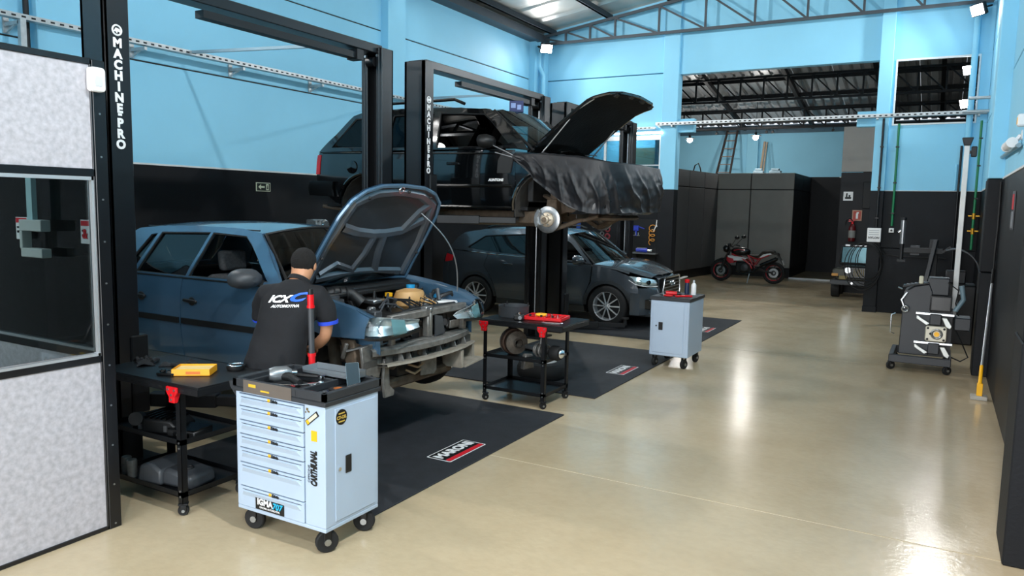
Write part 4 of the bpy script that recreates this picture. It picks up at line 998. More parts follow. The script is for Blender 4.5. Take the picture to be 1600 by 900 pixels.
B().prism([(1.24, .60), (1.38, .60), (1.44, .22), (1.38, .16)], -.74, -.70, 'y').obj('inner_arch_panel', 'brown_dirt', car, bevel=.01)
B().cyl((1.0, -.78, .20), (1.0, -.60, .20), .10, n=24).obj('brake_disc', 'cast_iron', car)
# headlights
def headlight(sg):
    path = [(1.49, .775), (1.56, .765), (1.63, .72), (1.685, .62), (1.705, .48), (1.705, .32)]
    zt = [.735, .785, .79, .775, .755, .735]; zb = [.645, .635, .635, .64, .65, .665]
    rows = []; bk = []
    for (x, y), a, b in zip(path, zt, zb):
        rows.append([(x, sg*y, b), (x+.018, sg*(y+.004), b+(a-b)*.3), (x+.008, sg*y, b+(a-b)*.7), (x-.03, sg*(y-.005), a)])
        bk.append([(x-.05, sg*(y-.05), b+.005), (x-.08, sg*(y-.07), b+(a-b)*.5), (x-.05, sg*(y-.05), a-.005)])
    h = B().loft(bk).obj('headlamp', 'reflector', car, solid=.004)
    B().loft(rows).obj('lens', 'clear_lens', h)
    for (x, y, r_) in ((1.59, .62, .062), (1.615, .47, .055)):
        B().lathe([(.012, -.055), (r_*.6, -.04), (r_, 0), (r_*1.06, .002)], tm((x, sg*y, .705), ry=R(90), rz=sg*R(10)), 18, False).obj('bowl', 'chrome', h)
    B().loft([[r_[0] for r_ in rows], [(r_[0][0]-.01, r_[0][1], r_[0][2]-.02) for r_ in rows]]).obj('lens_trim', 'plastic_black', h, solid=.01)
    B().loft([[Vector(r_[0])+Vector((-.012, 0, .005)), Vector(r_[3])+Vector((-.012, 0, -.005))] for r_ in rows[-3:-1]]).obj('side_marker', mat('teal_lens', '#7fa3a6', .2), h)
headlight(-1); headlight(1)
# ================================================================== BLACK 4x4 raised on the middle lift
suv = thing('offroad_vehicle', 'glossy black estate 4x4 raised high on the lift with its hood up', 'car', (-5.2, 8.6, 1.45))
def Ws(x, z):
    a = ip(z, [(.42, .84), (.55, .885), (.85, .90), (1.08, .895), (1.25, .87), (1.5, .78), (1.70, .70), (1.78, .62)])
    return a*ip(x, [(-2.36, .90), (-2.0, .97), (-1.2, 1), (1.2, 1), (1.7, .985), (1.95, .94), (2.08, .86)])
SF, SR, SZ = 1.25, -1.43, .50
sb = 1.20
sides(suv, 'front_door', [(-.30, .50), (.84, .50), (.86, .80), (.84, sb), (-.30, sb)], Ws, 'paint_black')
sides(suv, 'rear_door', [(-1.02, .50), (-.31, .50), (-.31, sb), (-1.22, sb), (-1.24, .95), (-1.10, .75)], Ws, 'paint_black')
sides(suv, 'rear_quarter', [(-2.30, .78), (-1.93, .55)]+arc(SR, SZ, .43, 175, 5, 16)+[(-1.01, .50), (-1.09, .75), (-1.23, .95), (-1.23, sb), (-2.28, sb+.02), (-2.33, 1.0)], Ws, 'paint_black', st=.08)
sides(suv, 'front_fender', [(.85, .50)]+arc(SF, SZ+.03, .42, 184, 20, 14)+[(1.68, .62), (1.90, .62), (1.98, .72), (1.98, 1.04), (1.85, 1.07), (1.6, 1.11), (1.05, 1.16), (.85, 1.18), (.87, .80)], Ws, 'paint_black', st=.08)
rwS = [(-2.02, 1.28), (-1.70, 1.66), (-1.16, 1.68), (-1.16, 1.26)]
mwS = [(-1.10, 1.25), (-1.06, 1.68), (-.42, 1.69), (-.36, 1.25)]
fwS = [(-.28, 1.24), (-.32, 1.68), (.32, 1.645), (.44, 1.56), (.78, 1.24)]
railS = [(-2.28, sb+.025), (.84, sb+.015), (1.02, 1.19), (.80, 1.42), (.52, 1.63), (.40, 1.695), (-.2, 1.745), (-1.0, 1.765), (-1.60, 1.75), (-1.76, 1.70), (-2.0, 1.45)]
sides(suv, 'side_frame', railS, Ws, 'paint_black', [rwS, mwS, fwS], st=.08, solid=.03)
for n_, p_ in (('rear_side_window', rwS), ('rear_door_window', mwS), ('front_door_window', fwS)):
    for sg_ in (-1, 1): patch(p_, lambda x, z: (x, sg_*(.872-.008-(z-1.24)*.375), z), st=.3).obj(n_, 'screen_glass' if sg_ > 0 and p_ is fwS else 'dark_tint', suv, ang=50)
for p_ in (rwS, mwS, fwS): strip(suv, 'window_seal', p_+[p_[0]], Ws, 'plastic_black', .010, .002)
strip(suv, 'waist_moulding', [(-2.2+.15*i, 1.215-.003*i) for i in range(21)], Ws, 'chrome' if 0 else 'plastic_gloss', .010, .006)
strip(suv, 'side_moulding', [(-.98+.15*i, .78) for i in range(13)], Ws, 'plastic_gloss', .022, .002)
strip(suv, 'sill_moulding', [(-.98+.15*i, .53) for i in range(13)], Ws, 'plastic_gloss', .016, .0)
for sg in (-1, 1):
    B().tube([(x, sg*(Ws(x, z)+.004), z) for x, z in arc(SF, SZ+.03, .425, 184, 20, 16)], .02, 6).obj('arch_lip', 'paint_black', suv)
    B().tube([(x, sg*(Ws(x, z)+.004), z) for x, z in arc(SR, SZ, .435, 175, 5, 16)], .02, 6).obj('arch_lip', 'paint_black', suv)
B().loft([cross(x, Ws(x, z)-.005, z, .04, bow=bw) for x, z, bw in ((.40, 1.69, .06), (0, 1.737, 0), (-.6, 1.76, 0), (-1.2, 1.765, 0), (-1.62, 1.75, 0), (-1.76, 1.70, -.04))]).obj('roof', 'paint_black', suv, solid=.01)
wsS = [cross(.43+(1.04-.43)*k/5, .68+(.80-.68)*k/5, 1.69-(1.69-1.19)*k/5, .03, bow=.06+.12*k/5) for k in range(6)]
B().loft(wsS).obj('windscreen', 'screen_glass', suv)
for sg in (0, -1): B().tube([r_[sg] for r_ in wsS], .018, 6).obj('windscreen_seal', 'plastic_black', suv)
B().loft([cross(x, Ws(x, z)-.01, z, 0, bow=-.04) for x, z in ((-1.77, 1.70), (-2.02, 1.45), (-2.29, 1.22))]).obj('tailgate_window', 'tint_glass', suv)
B().loft([cross(x, Ws(x, z)-.01, z, 0, bow=-.03) for x, z in ((-2.29, 1.215), (-2.34, 1.0), (-2.31, .78))]).obj('tailgate', 'paint_black', suv, solid=.01)
for sg in (-1, 1):
    sides(suv, 'tail_lamp', [(-2.325, .93), (-2.25, .93), (-2.23, 1.19), (-2.30, 1.19)], Ws, mat('lamp_red', '#c3222b', .2), st=.1, solid=.02, push=.006, both=False) if sg < 0 else None
    B().tube([(-1.55, sg*.60, 1.80), (-1.45, sg*.60, 1.855), (-.2, sg*.60, 1.86), (-.05, sg*.60, 1.80)], .02, 8).obj('roof_rail', 'plastic_gloss', suv)
    mirror_housing(suv, .50, sg*.83, 1.30, 'plastic_black', sg, .27)
    B().bar((-.10, sg*(Ws(-.1, 1.02)+.012), 1.05), (.08, sg*(Ws(0, 1.02)+.012), 1.045), .03, .035).obj('door_handle', 'plastic_gloss', suv, bevel=.008)
B().loft([[(x, y, z), (x-.03, y, z-.1), (x, y, z-.20)] for x, y, z in ((-1.93, -.93, .83), (-2.30, -.92, .84), (-2.42, -.86, .84), (-2.44, 0, .84), (-2.42, .86, .84), (-2.30, .92, .84), (-1.93, .93, .83))]).obj('rear_bumper', 'plastic_gloss', suv, solid=.03)
B().loft([[(-1.93, -.93, .83), (-2.30, -.92, .84), (-2.42, -.86, .84), (-2.44, 0, .84)], [(-1.93, -.8, .83), (-2.30, -.8, .84), (-2.32, -.8, .84), (-2.32, 0, .84)]]).obj('bumper_step', 'plastic_grey', suv)
text('AUNTONS', .042, 'white_print', suv, axes((.60, -Ws(.6, .86)-.006, .85), (1, 0, 0), (0, 0, 1)), bold=.0015, shear=.2, name='badge')
B().lathe([(.0, 0), (.08, 0), (.085, .02), (.0, .03)], tm((-1.62, -Ws(-1.62, 1.02), 1.02), rx=R(90)), 18, False).obj('fuel_flap', 'paint_black', suv)
# loose body side step trim visible on front fender
patch([(.62, .93), (.80, .93), (.83, 1.08), (.80, 1.16), (.68, 1.17), (.63, 1.08)], lambda x, z: (x, -Ws(x, z)-.018, z), st=.05).obj('side_cladding', 'plastic_black', suv, solid=.02)
# cabin interior
B().box(-2.2, .95, -.75, .75, .50, .54).obj('floor_pan', 'plastic_black', suv, smooth=False)
B().box(.62, 1.0, -.76, .76, .85, 1.18).obj('dashboard', 'plastic_black', suv, bevel=.04)
for y in (-.38, .38): seat(suv, .05, y, .62)
B().box(-1.1, -.6, -.65, .65, .62, .8).box(-1.2, -1.0, -.65, .65, .8, 1.3).obj('rear_bench', 'seat_fabric', suv, bevel=.03)
for y0 in (-.35, .35): B().tube([(1.18, y0, 1.205), (1.14, y0+.3, 1.235), (1.12, y0+.5, 1.24)], .008, 6).obj('wiper', 'plastic_black', suv)
# hood
def shp(u, v, off):
    dz = -.04*(v/.75)**2-.02*(u/.7)**2-(.20*max(0, u-.92)**1.3*3 if u > .92 else 0)
    return tm((.90, 0, 1.21), ry=-R(39.5)) @ Vector((u*1.02, v, dz+off))
ohS = [(0, -.74), (0, .74), (.5, .76), (1.0, .75), (1.16, .70), (1.23, .5), (1.26, 0), (1.23, -.5), (1.16, -.70), (1.0, -.75), (.5, -.76)]
hd = patch(ohS, lambda u, v: shp(u, v, .0), st=.09).obj('hood', 'paint_black', suv, ang=60)
patch([(.03+p[0]*.95, p[1]*.96) for p in ohS], lambda u, v: shp(u, v, -.03-.012*math.sin(u*9)*math.cos(v*6)), st=.07).obj('hood_liner', mat('liner_black', '#060607', .85, noise=.3, ns=12, bump=.4, bs=25), hd, ang=60)
rim_ = dens([(.0+p[0]*.985, p[1]*.985) for p in ohS], .08); rim_.append(rim_[0])
B().tube([shp(u, v, -.015) for u, v in rim_], .018, 6).obj('hood_edge_frame', 'paint_black', hd)
for u, v in ((1.17, .55), (1.2, .2), (1.21, -.2), (1.16, -.55)): B().bc(shp(u, v, -.03), (.05, .09, .04), ry=-R(39)).obj('grille_tab', 'plastic_black', hd)
B().cyl(shp(.62, -.68, -.03), (1.08, -.70, 1.15), .009, n=8).obj('gas_strut', 'steel', suv)
B().cyl(shp(.62, .68, -.03), (1.08, .70, 1.15), .009, n=8).obj('gas_strut', 'steel', suv)
B().tube([shp(.45, -.73, -.02), shp(.75, -.74, -.02), shp(.98, -.72, -.03)], .008, 6).obj('hood_seal', 'steel', hd)
# engine bay and nose
B().box(.96, 1.04, -.78, .78, .6, 1.12).box(1.04, 1.20, -.78, .78, 1.08, 1.13).obj('bulkhead', 'plastic_black', suv, bevel=.01)
B().box(1.2, 1.75, -.4, .4, .62, 1.0).obj('engine_block', 'cast_iron', suv, bevel=.03)
B().box(1.93, 1.98, -.76, .76, .62, 1.02).obj('radiator_panel', 'plastic_black', suv, smooth=False)
B().loft([[(x, y, .70), (x+.03, y, .62), (x, y, .52), (x-.1, y, .47)] for x, y in ((1.68, -.93), (1.86, -.92), (2.0, -.82), (2.07, -.4), (2.08, .4), (2.0, .82), (1.75, .93))]).obj('front_bumper', 'plastic_gloss', suv, solid=.02)
B().ball((2.03, -.66, .56), (.06, .07, .05), 14, 9).obj('fog_lamp', 'plastic_gloss', suv)
# underbody
for sg in (-1, 1):
    B().bar((-1.1, sg*.62, .42), (1.02, sg*.62, .42), .07, .14).bar((1.0, sg*.62, .42), (1.35, sg*.55, .55), .07, .13).bar((1.35, sg*.55, .55), (1.95, sg*.5, .56), .07, .13).bar((-1.1, sg*.62, .42), (-1.7, sg*.52, .6), .07, .13).obj('chassis_rail', 'brown_dirt', suv, smooth=False, bevel=.006)
    B().loft([[(x, sg*.88, z), (x, sg*.55, z)] for x, z in arc(SF, SZ+.03, .41, 195, -15, 12)]).obj('wheel_arch_liner', mat('liner_grey', '#3a3835', .8, noise=.2, ns=15), suv, solid=.01)
    B().loft([[(x, sg*.84, z), (x, sg*.5, z)] for x, z in arc(SR, SZ, .42, 195, -15, 12)]).obj('wheel_arch_liner', 'liner_grey', suv, solid=.01)
    B().lathe([(.0, -.05), (.13, -.05), (.145, -.01), (.145, .05), (.09, .06), (.0, .07)], tm((SR, sg*.78, .42), rx=R(90)*(1 if sg < 0 else -1)), 24, False).obj('brake_drum', 'cast_iron', suv)
    # front corner: upright, control arms, disc with caliper
    Md = tm((SF, sg*.80, .40), rx=R(90)*(1 if sg < 0 else -1))
    d_ = B().lathe([(.075, -.012), (.152, -.012), (.155, -.008), (.155, .010), (.152, .012), (.085, .012)], Md, 36, False).obj('brake_disc', 'steel', suv)
    B().lathe([(.085, .0), (.085, .035), (.070, .05), (.045, .055), (.042, .09), (.030, .10), (.0, .10)], Md, 24, False).obj('hub', mat('hub_pale', '#b8ab98', .5, .5, noise=.2), d_)
    for k in range(6):
        a = 2*PI*k/6; B().cyl(Md @ Vector((.062*math.cos(a), .062*math.sin(a), .05)), Md @ Vector((.062*math.cos(a), .062*math.sin(a), .085)), .007, n=6).obj('wheel_stud', 'steel', d_)
    B().cyl(Md @ Vector((0, 0, .09)), Md @ Vector((0, 0, .105)), .03, n=12).obj('hub_nut', 'brown_dirt', d_)
    B().prism([(p[0]*.8, p[1]*.8) for p in arc(0, 0, .21, 130, 215, 8)]+[(p[0], p[1]) for p in arc(0, 0, .115, 215, 130, 8)], -.04, .045, 'z', Md).obj('caliper', 'steel', d_, bevel=.008)
    B().prism([(-.10, .0), (.08, .0), (.06, .26), (-.06, .26)], .60*sg, .72*sg, 'y', tm((SF, 0, .38))).cyl((SF, sg*.62, .60), (SF-.03, sg*.58, .86), .06, .05, 14).obj('steering_knuckle', 'brown_dirt', suv, bevel=.01)
    B().bar((SF-.30, sg*.50, .50), (SF, sg*.70, .28), .10, .05).bar((SF+.34, sg*.50, .42), (SF, sg*.70, .28), .10, .05).obj('lower_arm', 'brown_dirt', suv, bevel=.012)
    B().bar((SF-.2, sg*.5, .68), (SF, sg*.66, .62), .07, .04).bar((SF+.22, sg*.5, .66), (SF, sg*.66, .62), .07, .04).obj('upper_arm', 'brown_dirt', suv, bevel=.012)
    B().tube([(SF+.05, sg*.66, .64), (SF+.20, sg*.68, .56), (SF+.33, sg*.60, .50)], .014, 8).obj('brake_hose', 'steel', suv)
B().tube([(1.50, -.3, .42), (1.62, -.62, .40), (1.8, -.62, .45)], .022, 8).obj('anti_roll_bar', 'brown_dirt', suv)
B().box(1.5, 1.9, -.48, .48, .40, .46).obj('skid_plate', 'brown_dirt', suv, bevel=.03)
B().box(-.6, .9, -.2, .2, .30, .48).obj('gearbox', 'cast_iron', suv, bevel=.05)
B().tube([(.9, .25, .36), (0, .28, .34), (-1.2, .3, .36), (-2.2, .4, .5)], .035, 10).obj('exhaust_pipe', 'cast_iron', suv)
B().cyl((-2.3, -.72, .50), (-2.0, -.6, .46), .03, n=10).obj('tail_pipe', 'cast_iron', suv)
# ---- protective cover thrown over the wing and nose
cov = thing('fender_cover', 'black wrinkled protective cloth draped over the wing and nose of the raised vehicle', 'cloth', (-5.2, 8.6, 1.45))
path = [(.86, -.925), (.99, -.935), (1.14, -.94), (1.29, -.945), (1.44, -.945), (1.58, -.945), (1.71, -.94), (1.82, -.925), (1.92, -.88), (2.0, -.80), (2.06, -.68), (2.10, -.5), (2.12, -.25), (2.13, 0), (2.12, .25), (2.10, .5), (2.04, .72), (1.95, .88), (1.8, .95)]
top_ = [1.14, 1.135, 1.13, 1.12, 1.105, 1.095, 1.08, 1.065, 1.05, 1.035, 1.03, 1.03, 1.03, 1.03, 1.03, 1.03, 1.03, 1.04, 1.05]
bot_ = [1.05, .98, .84, .73, .63, .56, .50, .475, .47, .475, .48, .485, .49, .49, .49, .49, .5, .5, .5]
from mathutils import noise as mnoise
def cl_pt(s, v):
    x = ip(s, list(enumerate([p[0] for p in path]))); y = ip(s, list(enumerate([p[1] for p in path])))
    zt = ip(s, list(enumerate(top_))); zb = ip(s, list(enumerate(bot_)))
    e = .05; nx = ip(s+e, list(enumerate([p[0] for p in path])))-x; ny = ip(s+e, list(enumerate([p[1] for p in path])))-y
    if abs(nx)+abs(ny) < 1e-6: nx, ny = .3, 1
    l = math.hypot(nx, ny); ox, oy = ny/l, -nx/l
    amp = .030*min(1, max(0, (v-.06)*2.2))
    wv = s*1.15-v*2.6+1.6*mnoise.noise((s*.35, v*1.3, 1.))
    rg = 1-abs(math.sin(wv*1.9)); rg2 = 1-abs(math.sin((s*.5+v*6.0)*1.1+2.2*mnoise.noise((s*.6, v*2, 5.))))
    f_ = amp*(.9*rg**2.2+.7*rg2**3*mnoise.noise((s*.7+3, v*2, 8.))+.5*mnoise.noise((s*1.3, v*4, 4.)))+.006*mnoise.noise((s*4.2, v*9, 2))*min(1, max(0, v)*3)
    if v < 0:     # part lying on top of the wing
        k = -v; return (x-ox*.20*k/.25, y-oy*.20*k/.25, zt+.014+.02*math.sin(k*6)+.010*mnoise.noise((s*2.5, k*9, 7)))
    bulge = .035*math.sin(min(1, v*1.1)*PI)+.012
    return (x+ox*(f_+bulge), y+oy*(f_+bulge), zt+.012-(zt-zb)*v+.012*mnoise.noise((s*2.1, v*4, 9))*v)
rows = [[cl_pt(s*18/170, -.25+1.25*j/50) for j in range(51)] for s in range(171)]
B().loft(rows).obj('drape', mat('cover_cloth', '#16171b', .5, noise=.12, ns=30), cov, ang=80)
B().tube([(.55, -.93, 1.26), (.78, -.945, 1.165), (.92, -.945, 1.10)], .006, 6).obj('tie_cord', mat('cord_pale', '#8b8d90', .5), cov)
B().tube([(.60, -.93, 1.17), (.80, -.945, 1.12), (.92, -.945, 1.09)], .006, 6).obj('tie_cord', 'cord_pale', cov)
bx = thing('spark_plug_box', 'small dark blue printed box standing on the raised vehicle roof', 'box', (-4.86, 8.62, 3.20), rz=.5)
B().box(-.09, .09, -.05, .05, 0, .14).obj('carton', mat('box_blue', '#1b2a63', .5), bx, smooth=False, bevel=.003)
B().box(-.07, -.01, -.052, -.05, .05, .11).box(.01, .06, -.052, -.05, .03, .09).obj('print', mat('print_blue', '#8fa6d8', .5), bx, smooth=False)

# ================================================================== GREY CROSSOVER
q3 = thing('crossover_car', 'dark grey metallic crossover with silver spoked wheels parked in the last bay', 'car', (-6.065, 12.55, .013))
def Wq(x, z):
    a = ip(z, [(.22, .83), (.35, .875), (.62, .905), (.85, .90), (1.0, .89), (1.12, .86), (1.35, .74), (1.5, .65), (1.58, .56)])
    return a*ip(x, [(-2.2, .78), (-1.9, .91), (-1.3, .99), (0, 1), (1.0, .995), (1.5, .975), (1.85, .91), (2.1, .78)])
QF, QR, QZ, QR_ = 1.295, -1.295, .35, .405
qb = [(-2.0, 1.16), (-1.2, 1.11), (0, 1.065), (1.0, 1.035)]
def bz(x): return ip(x, qb)
sides(q3, 'front_door', [(-.10, .33), (.86, .33), (.90, .55), (.98, .75), (1.0, 1.03), (-.10, bz(-.1))], Wq, 'paint_grey', st=.08)
sides(q3, 'rear_door', [(-.86, .33), (-.11, .33), (-.11, bz(-.1)), (-1.05, bz(-1.05)), (-1.12, .90), (-1.0, .75), (-.90, .55)], Wq, 'paint_grey', st=.08)
sides(q3, 'rear_quarter', [(-2.12, .45), (-1.70, .40)]+arc(QR, QZ, QR_, 172, 8, 16)+[(-.87, .38), (-.91, .55), (-1.01, .75), (-1.13, .90), (-1.06, bz(-1.06)), (-1.95, bz(-1.95)), (-2.08, 1.02), (-2.14, .75)], Wq, 'paint_grey', st=.08)
sides(q3, 'front_fender', [(.87, .33)]+arc(QF, QZ, QR_, 180, 20, 16)+[(1.74, .52), (1.86, .60), (1.72, .84), (1.66, .87), (1.45, .95), (1.2, 1.0), (1.02, 1.03), (1.0, .75), (.91, .55)], Wq, 'paint_grey', st=.07)
sides(q3, 'sill_cladding', [(-.88, .22), (.87, .22), (.87, .325), (-.88, .325)], Wq, mat('cladding', '#2c3236', .45, .2), st=.1)
for sg in (-1, 1):
    for c in (QF, QR):
        rows = [[(x, sg*(Wq(x, z)+.012), z) for x, z in (( c+r_*math.cos(R(a)), QZ+r_*math.sin(R(a))) for r_ in (.375, .435))] for a in range(0, 181, 9)]
        B().loft(rows).obj('arch_cladding', 'cladding', q3, solid=.02)
        B().loft([[(x, sg*.88, z), (x, sg*.5, z)] for x, z in arc(c, QZ, .39, 200, -20, 14)]).obj('wheel_well', 'plastic_black', q3)
gw = [(-1.55, 1.20), (-1.22, 1.43), (-.14, 1.50), (-.10, 1.10), (-1.10, 1.15)]
gf = [(-.02, 1.095), (-.06, 1.505), (.30, 1.48), (.55, 1.36), (.92, 1.065)]
qrail = [(-1.96, bz(-1.95)+.01), (1.0, 1.04), (.85, 1.18), (.62, 1.39), (.46, 1.50), (.30, 1.545), (-.2, 1.575), (-.8, 1.57), (-1.3, 1.53), (-1.7, 1.47), (-1.84, 1.38)]
sides(q3, 'side_frame', qrail, Wq, 'paint_grey', [gw, gf], st=.07, solid=.03)
for n_, p_ in (('rear_side_window', gw), ('front_door_window', gf)):
    sides(q3, n_, p_, Wq, 'tint_glass', st=.14, solid=0, push=-.008); strip(q3, 'window_seal', p_+[p_[0]], Wq, 'plastic_black', .011, .002)
strip(q3, 'waist_trim', [(-1.5+.12*i, bz(-1.5+.12*i)+.018) for i in range(21)], Wq, 'chrome', .006, .005)
sides(q3, 'door_crease', [(-.84, .43), (.84, .43), (.84, .47), (-.84, .47)], Wq, 'paint_grey', st=.1, solid=.02, push=.008)
B().loft([cross(x, Wq(x, z)-.005, z, .05, bow=bw) for x, z, bw in ((.44, 1.51, .12), (.25, 1.552, .05), (-.2, 1.575, 0), (-.8, 1.57, 0), (-1.3, 1.53, 0), (-1.75, 1.46, -.1))]).obj('roof', 'paint_grey', q3, solid=.01)
wsq = [cross(.46+(1.02-.46)*k/5, .63+(.82-.63)*k/5, 1.505-(1.505-1.045)*k/5, .045-.02*k/5, bow=.12+.12*k/5) for k in range(6)]
B().loft(wsq).obj('windscreen', 'screen_glass', q3)
for sg in (0, -1): B().tube([r_[sg] for r_ in wsq], .016, 6).obj('windscreen_seal', 'plastic_black', q3)
B().tube([(1.14, -.3, 1.075), (1.02, -.6, 1.11), (.96, -.72, 1.12)], .009, 6).obj('wiper', 'plastic_black', q3); B().tube([(1.22, .3, 1.08), (1.2, -.05, 1.10), (1.14, -.25, 1.11)], .009, 6).obj('wiper', 'plastic_black', q3)
B().loft([cross(x, Wq(x, z)-.01, z, 0, bow=-.08) for x, z in ((-1.76, 1.45), (-1.86, 1.36), (-1.98, 1.17))]).obj('tailgate_window', 'tint_glass', q3)
B().loft([cross(x, Wq(x, z)-.01, z, 0, bow=-.10) for x, z in ((-1.98, 1.16), (-2.10, 1.0), (-2.15, .72), (-2.12, .42))]).obj('tailgate', 'paint_grey', q3, solid=.01)
sides(q3, 'tail_lamp', [(-2.06, .92), (-1.86, .95), (-1.84, 1.05), (-2.02, 1.08)], Wq, 'lamp_red', st=.1, solid=.02, push=.004)
def qhz(x): return ip(x, [(1.0, 1.04), (1.3, 1.02), (1.6, .955), (1.85, .88), (2.0, .83)])
def qhw(x): return ip(x, [(1.0, .845), (1.3, .85), (1.6, .815), (1.85, .70), (2.0, .50)])
rows = []
for k in range(9):
    x = 1.03+(1.95-1.03)*k/8; w_ = qhw(x)
    rows.append([(x+(.22*(1-k/8)+.12)*(1-(j/6)**2)*.9, w_*j/6, qhz(x)+.065*(1-(j/6)**2)*(1-.2*k/8)+(.018 if 4 <= abs(j) <= 5 else 0)) for j in range(-6, 7)])
B().loft(rows).obj('hood', 'paint_grey', q3, solid=.012)
for sg in (-1, 1):
    B().loft([[(x, sg*(Wq(x, qhz(x)-.02)), qhz(x)-.03), (x, sg*(qhw(x)+.015), qhz(x)+.0)] for x in (1.02, 1.2, 1.45, 1.66)]).obj('wing_top', 'paint_grey', q3, solid=.008)
    # headlight
    path = [(1.66, .875), (1.76, .85), (1.88, .765), (1.96, .64), (2.03, .49)]
    rws = [[(x, sg*y, zb), (x+.012, sg*(y+.01), (zb+zt)/2), (x-.02, sg*(y-.01), zt)] for (x, y), zb, zt in zip(path, (.80, .735, .70, .685, .69), (.87, .865, .85, .83, .80))]
    h = B().loft([[(p[0]-.03, p[1]-sg*.03, p[2]) for p in r_] for r_ in rws]).obj('headlamp', 'reflector', q3)
    B().loft(rws).obj('lens', 'clear_lens', h)
    for x, y in ((1.80, .76), (1.92, .66)): B().lathe([(.0, .0), (.03, 0), (.036, .03), (.04, .032)], tm((x-.0, sg*y, .77), ry=R(90), rz=-sg*R(-40) if sg < 0 else R(40)), 14, False).obj('projector', 'plastic_gloss', h)
    B().tube([Vector(r_[0])+Vector((.004, 0, .012)) for r_ in rws], .007, 6).obj('led_strip', 'white', h)
    mirror_housing(q3, .80, sg*.86, 1.10, 'paint_grey', sg, .24)
    for x in (-.62, .30): B().bar((x-.1, sg*(Wq(x, .96)+.018), .955), (x+.1, sg*(Wq(x, .96)+.018), .95), .026, .03).obj('door_handle', 'paint_grey', q3, bevel=.008)
    B().tube([(-1.25, sg*.55, 1.585), (-1.1, sg*.56, 1.62), (.1, sg*.57, 1.645), (.25, sg*.57, 1.60)], .014, 8).obj('roof_rail', 'plastic_gloss', q3)
# bumper skin around the nose
def nose(z, k): # plan curve at height z
    return [(1.84+k*.0, -.88), (1.94+k*.5, -.80), (2.02+k*.8, -.66), (2.075+k, -.45), (2.105+k, -.2), (2.11+k, 0), (2.105+k, .2), (2.075+k, .45), (2.02+k*.8, .66), (1.94+k*.5, .80), (1.84, .88)]
rows = [[(x, y, z) for x, y in nose(z, k)] for z, k in ((.685, -.035), (.64, -.01), (.60, .0), (.50, .02), (.42, .01), (.33, -.01), (.24, -.05))]
B().loft(rows).obj('front_bumper', 'paint_grey', q3, solid=.01)
B().loft([[(x, y, z) for x, y in nose(z, k)[3:8]] for z, k in ((.875, -.16), (.845, -.08), (.80, -.05), (.685, -.035))]).obj('nose_panel', 'paint_grey', q3, solid=.01)
for sg in (-1, 1):
    B().loft([[(1.70, sg*.885, z), (1.78, sg*.89, z), (1.865, sg*.878, z)] for z in (.60, .5, .42, .33, .24)]).obj('bumper_side', 'paint_grey', q3, solid=.01)
    B().prism([(.52, .36), (.80, .34), (.82, .50), (.55, .52)], 1.93, 2.03, 'x', Matrix.Scale(sg, 4, (0, 1, 0))).obj('side_intake', 'plastic_gloss', q3, bevel=.01)
    B().lathe([(0, 0), (.045, 0), (.05, .01), (0, .015)], tm((2.04, sg*.66, .43), ry=R(90), rz=-sg*R(25)*-1), 14, False).obj('fog_lamp', 'chrome', q3)
go = [(-.40, .46), (.40, .46), (.46, .60), (.40, .84), (-.40, .84), (-.46, .60)]
g_ = B().prism(go, 2.05, 2.118, 'x').obj('grille', 'plastic_gloss', q3, bevel=.01)
B().tube([(2.118, y, z) for y, z in go+[go[0]]], .016, 8).obj('grille_surround', 'chrome', g_)
for k in range(6): B().box(2.118, 2.125, -.40, .40, .50+.055*k, .512+.055*k).obj('grille_bar', 'steel', g_, smooth=False)
for k in range(4): B().torus((2.13, -.09+.06*k, .73), .042, .006, 'x', 18, 6).obj('badge_ring', 'chrome', g_)
B().box(1.9, 2.08, -.7, .7, .20, .26).obj('front_lip', 'cladding', q3, bevel=.01)
B().box(-2.0, 1.9, -.7, .7, .20, .24).obj('floor_pan', 'plastic_black', q3, smooth=False)
B().box(.72, 1.15, -.72, .72, .7, 1.03).obj('dashboard', 'plastic_black', q3, bevel=.05)
for y in (-.38, .38): seat(q3, .15, y, .50)
B().box(-.9, -.4, -.65, .65, .5, .65).box(-1.05, -.85, -.65, .65, .65, 1.2).obj('rear_bench', 'seat_fabric', q3, bevel=.03)
for c in (QF, QR):
    for sg in (-1, 1): wheel(q3, c, sg*.80, .35, .35, .225, sg, 10, .69)
# ================================================================== CASTERS, CABINETS, CARTS
def caster(t, x, y, z, r, ang=0, m='rubber', name='caster'):
    M = tm((x, y, 0), rz=ang)
    o = B().box(-.03, .03, -.028, .028, z-.012, z, M).box(-.02, .02, -.028, -.022, r*.8, z-.012, M).box(-.02, .02, .022, .028, r*.8, z-.012, M).obj(name, 'black_metal', t, smooth=False, bevel=.004)
    B().lathe([(r*.35, -.018), (r*.9, -.018), (r, -.012), (r, .012), (r*.9, .018), (r*.35, .018)], M @ tm((0, 0, r), rx=R(90)), 20, True).obj('wheel', m, o)
    B().lathe([(0, -.031), (r*.28, -.031), (r*.30, .031), (0, .031)], M @ tm((0, 0, r), rx=R(90)), 10, True).obj('axle', 'steel', o)
cab = thing('drawer_cabinet', 'pale blue-grey seven-drawer tool cabinet on casters with stickers', 'tool cabinet', (-3.605, 3.035, 0))
W_, D_ = .715, .455
B().box(0, W_, 0, D_, .142, .166).box(0, .03, 0, D_, .166, .872).box(W_-.155, W_, 0, D_, .166, .872).box(.03, W_-.155, .43, D_, .166, .872).box(.03, W_-.155, 0, .43, .862, .872).obj('body', 'cabinet_blue', cab, smooth=False, bevel=.008, seg=2)
B().box(.03, .56, .012, .43, .167, .86).obj('drawer_cavity', 'plastic_grey', cab, smooth=False)
zs = [(.150, .278), (.286, .430), (.438, .510), (.518, .590), (.598, .670), (.678, .760), (.768, .858)]
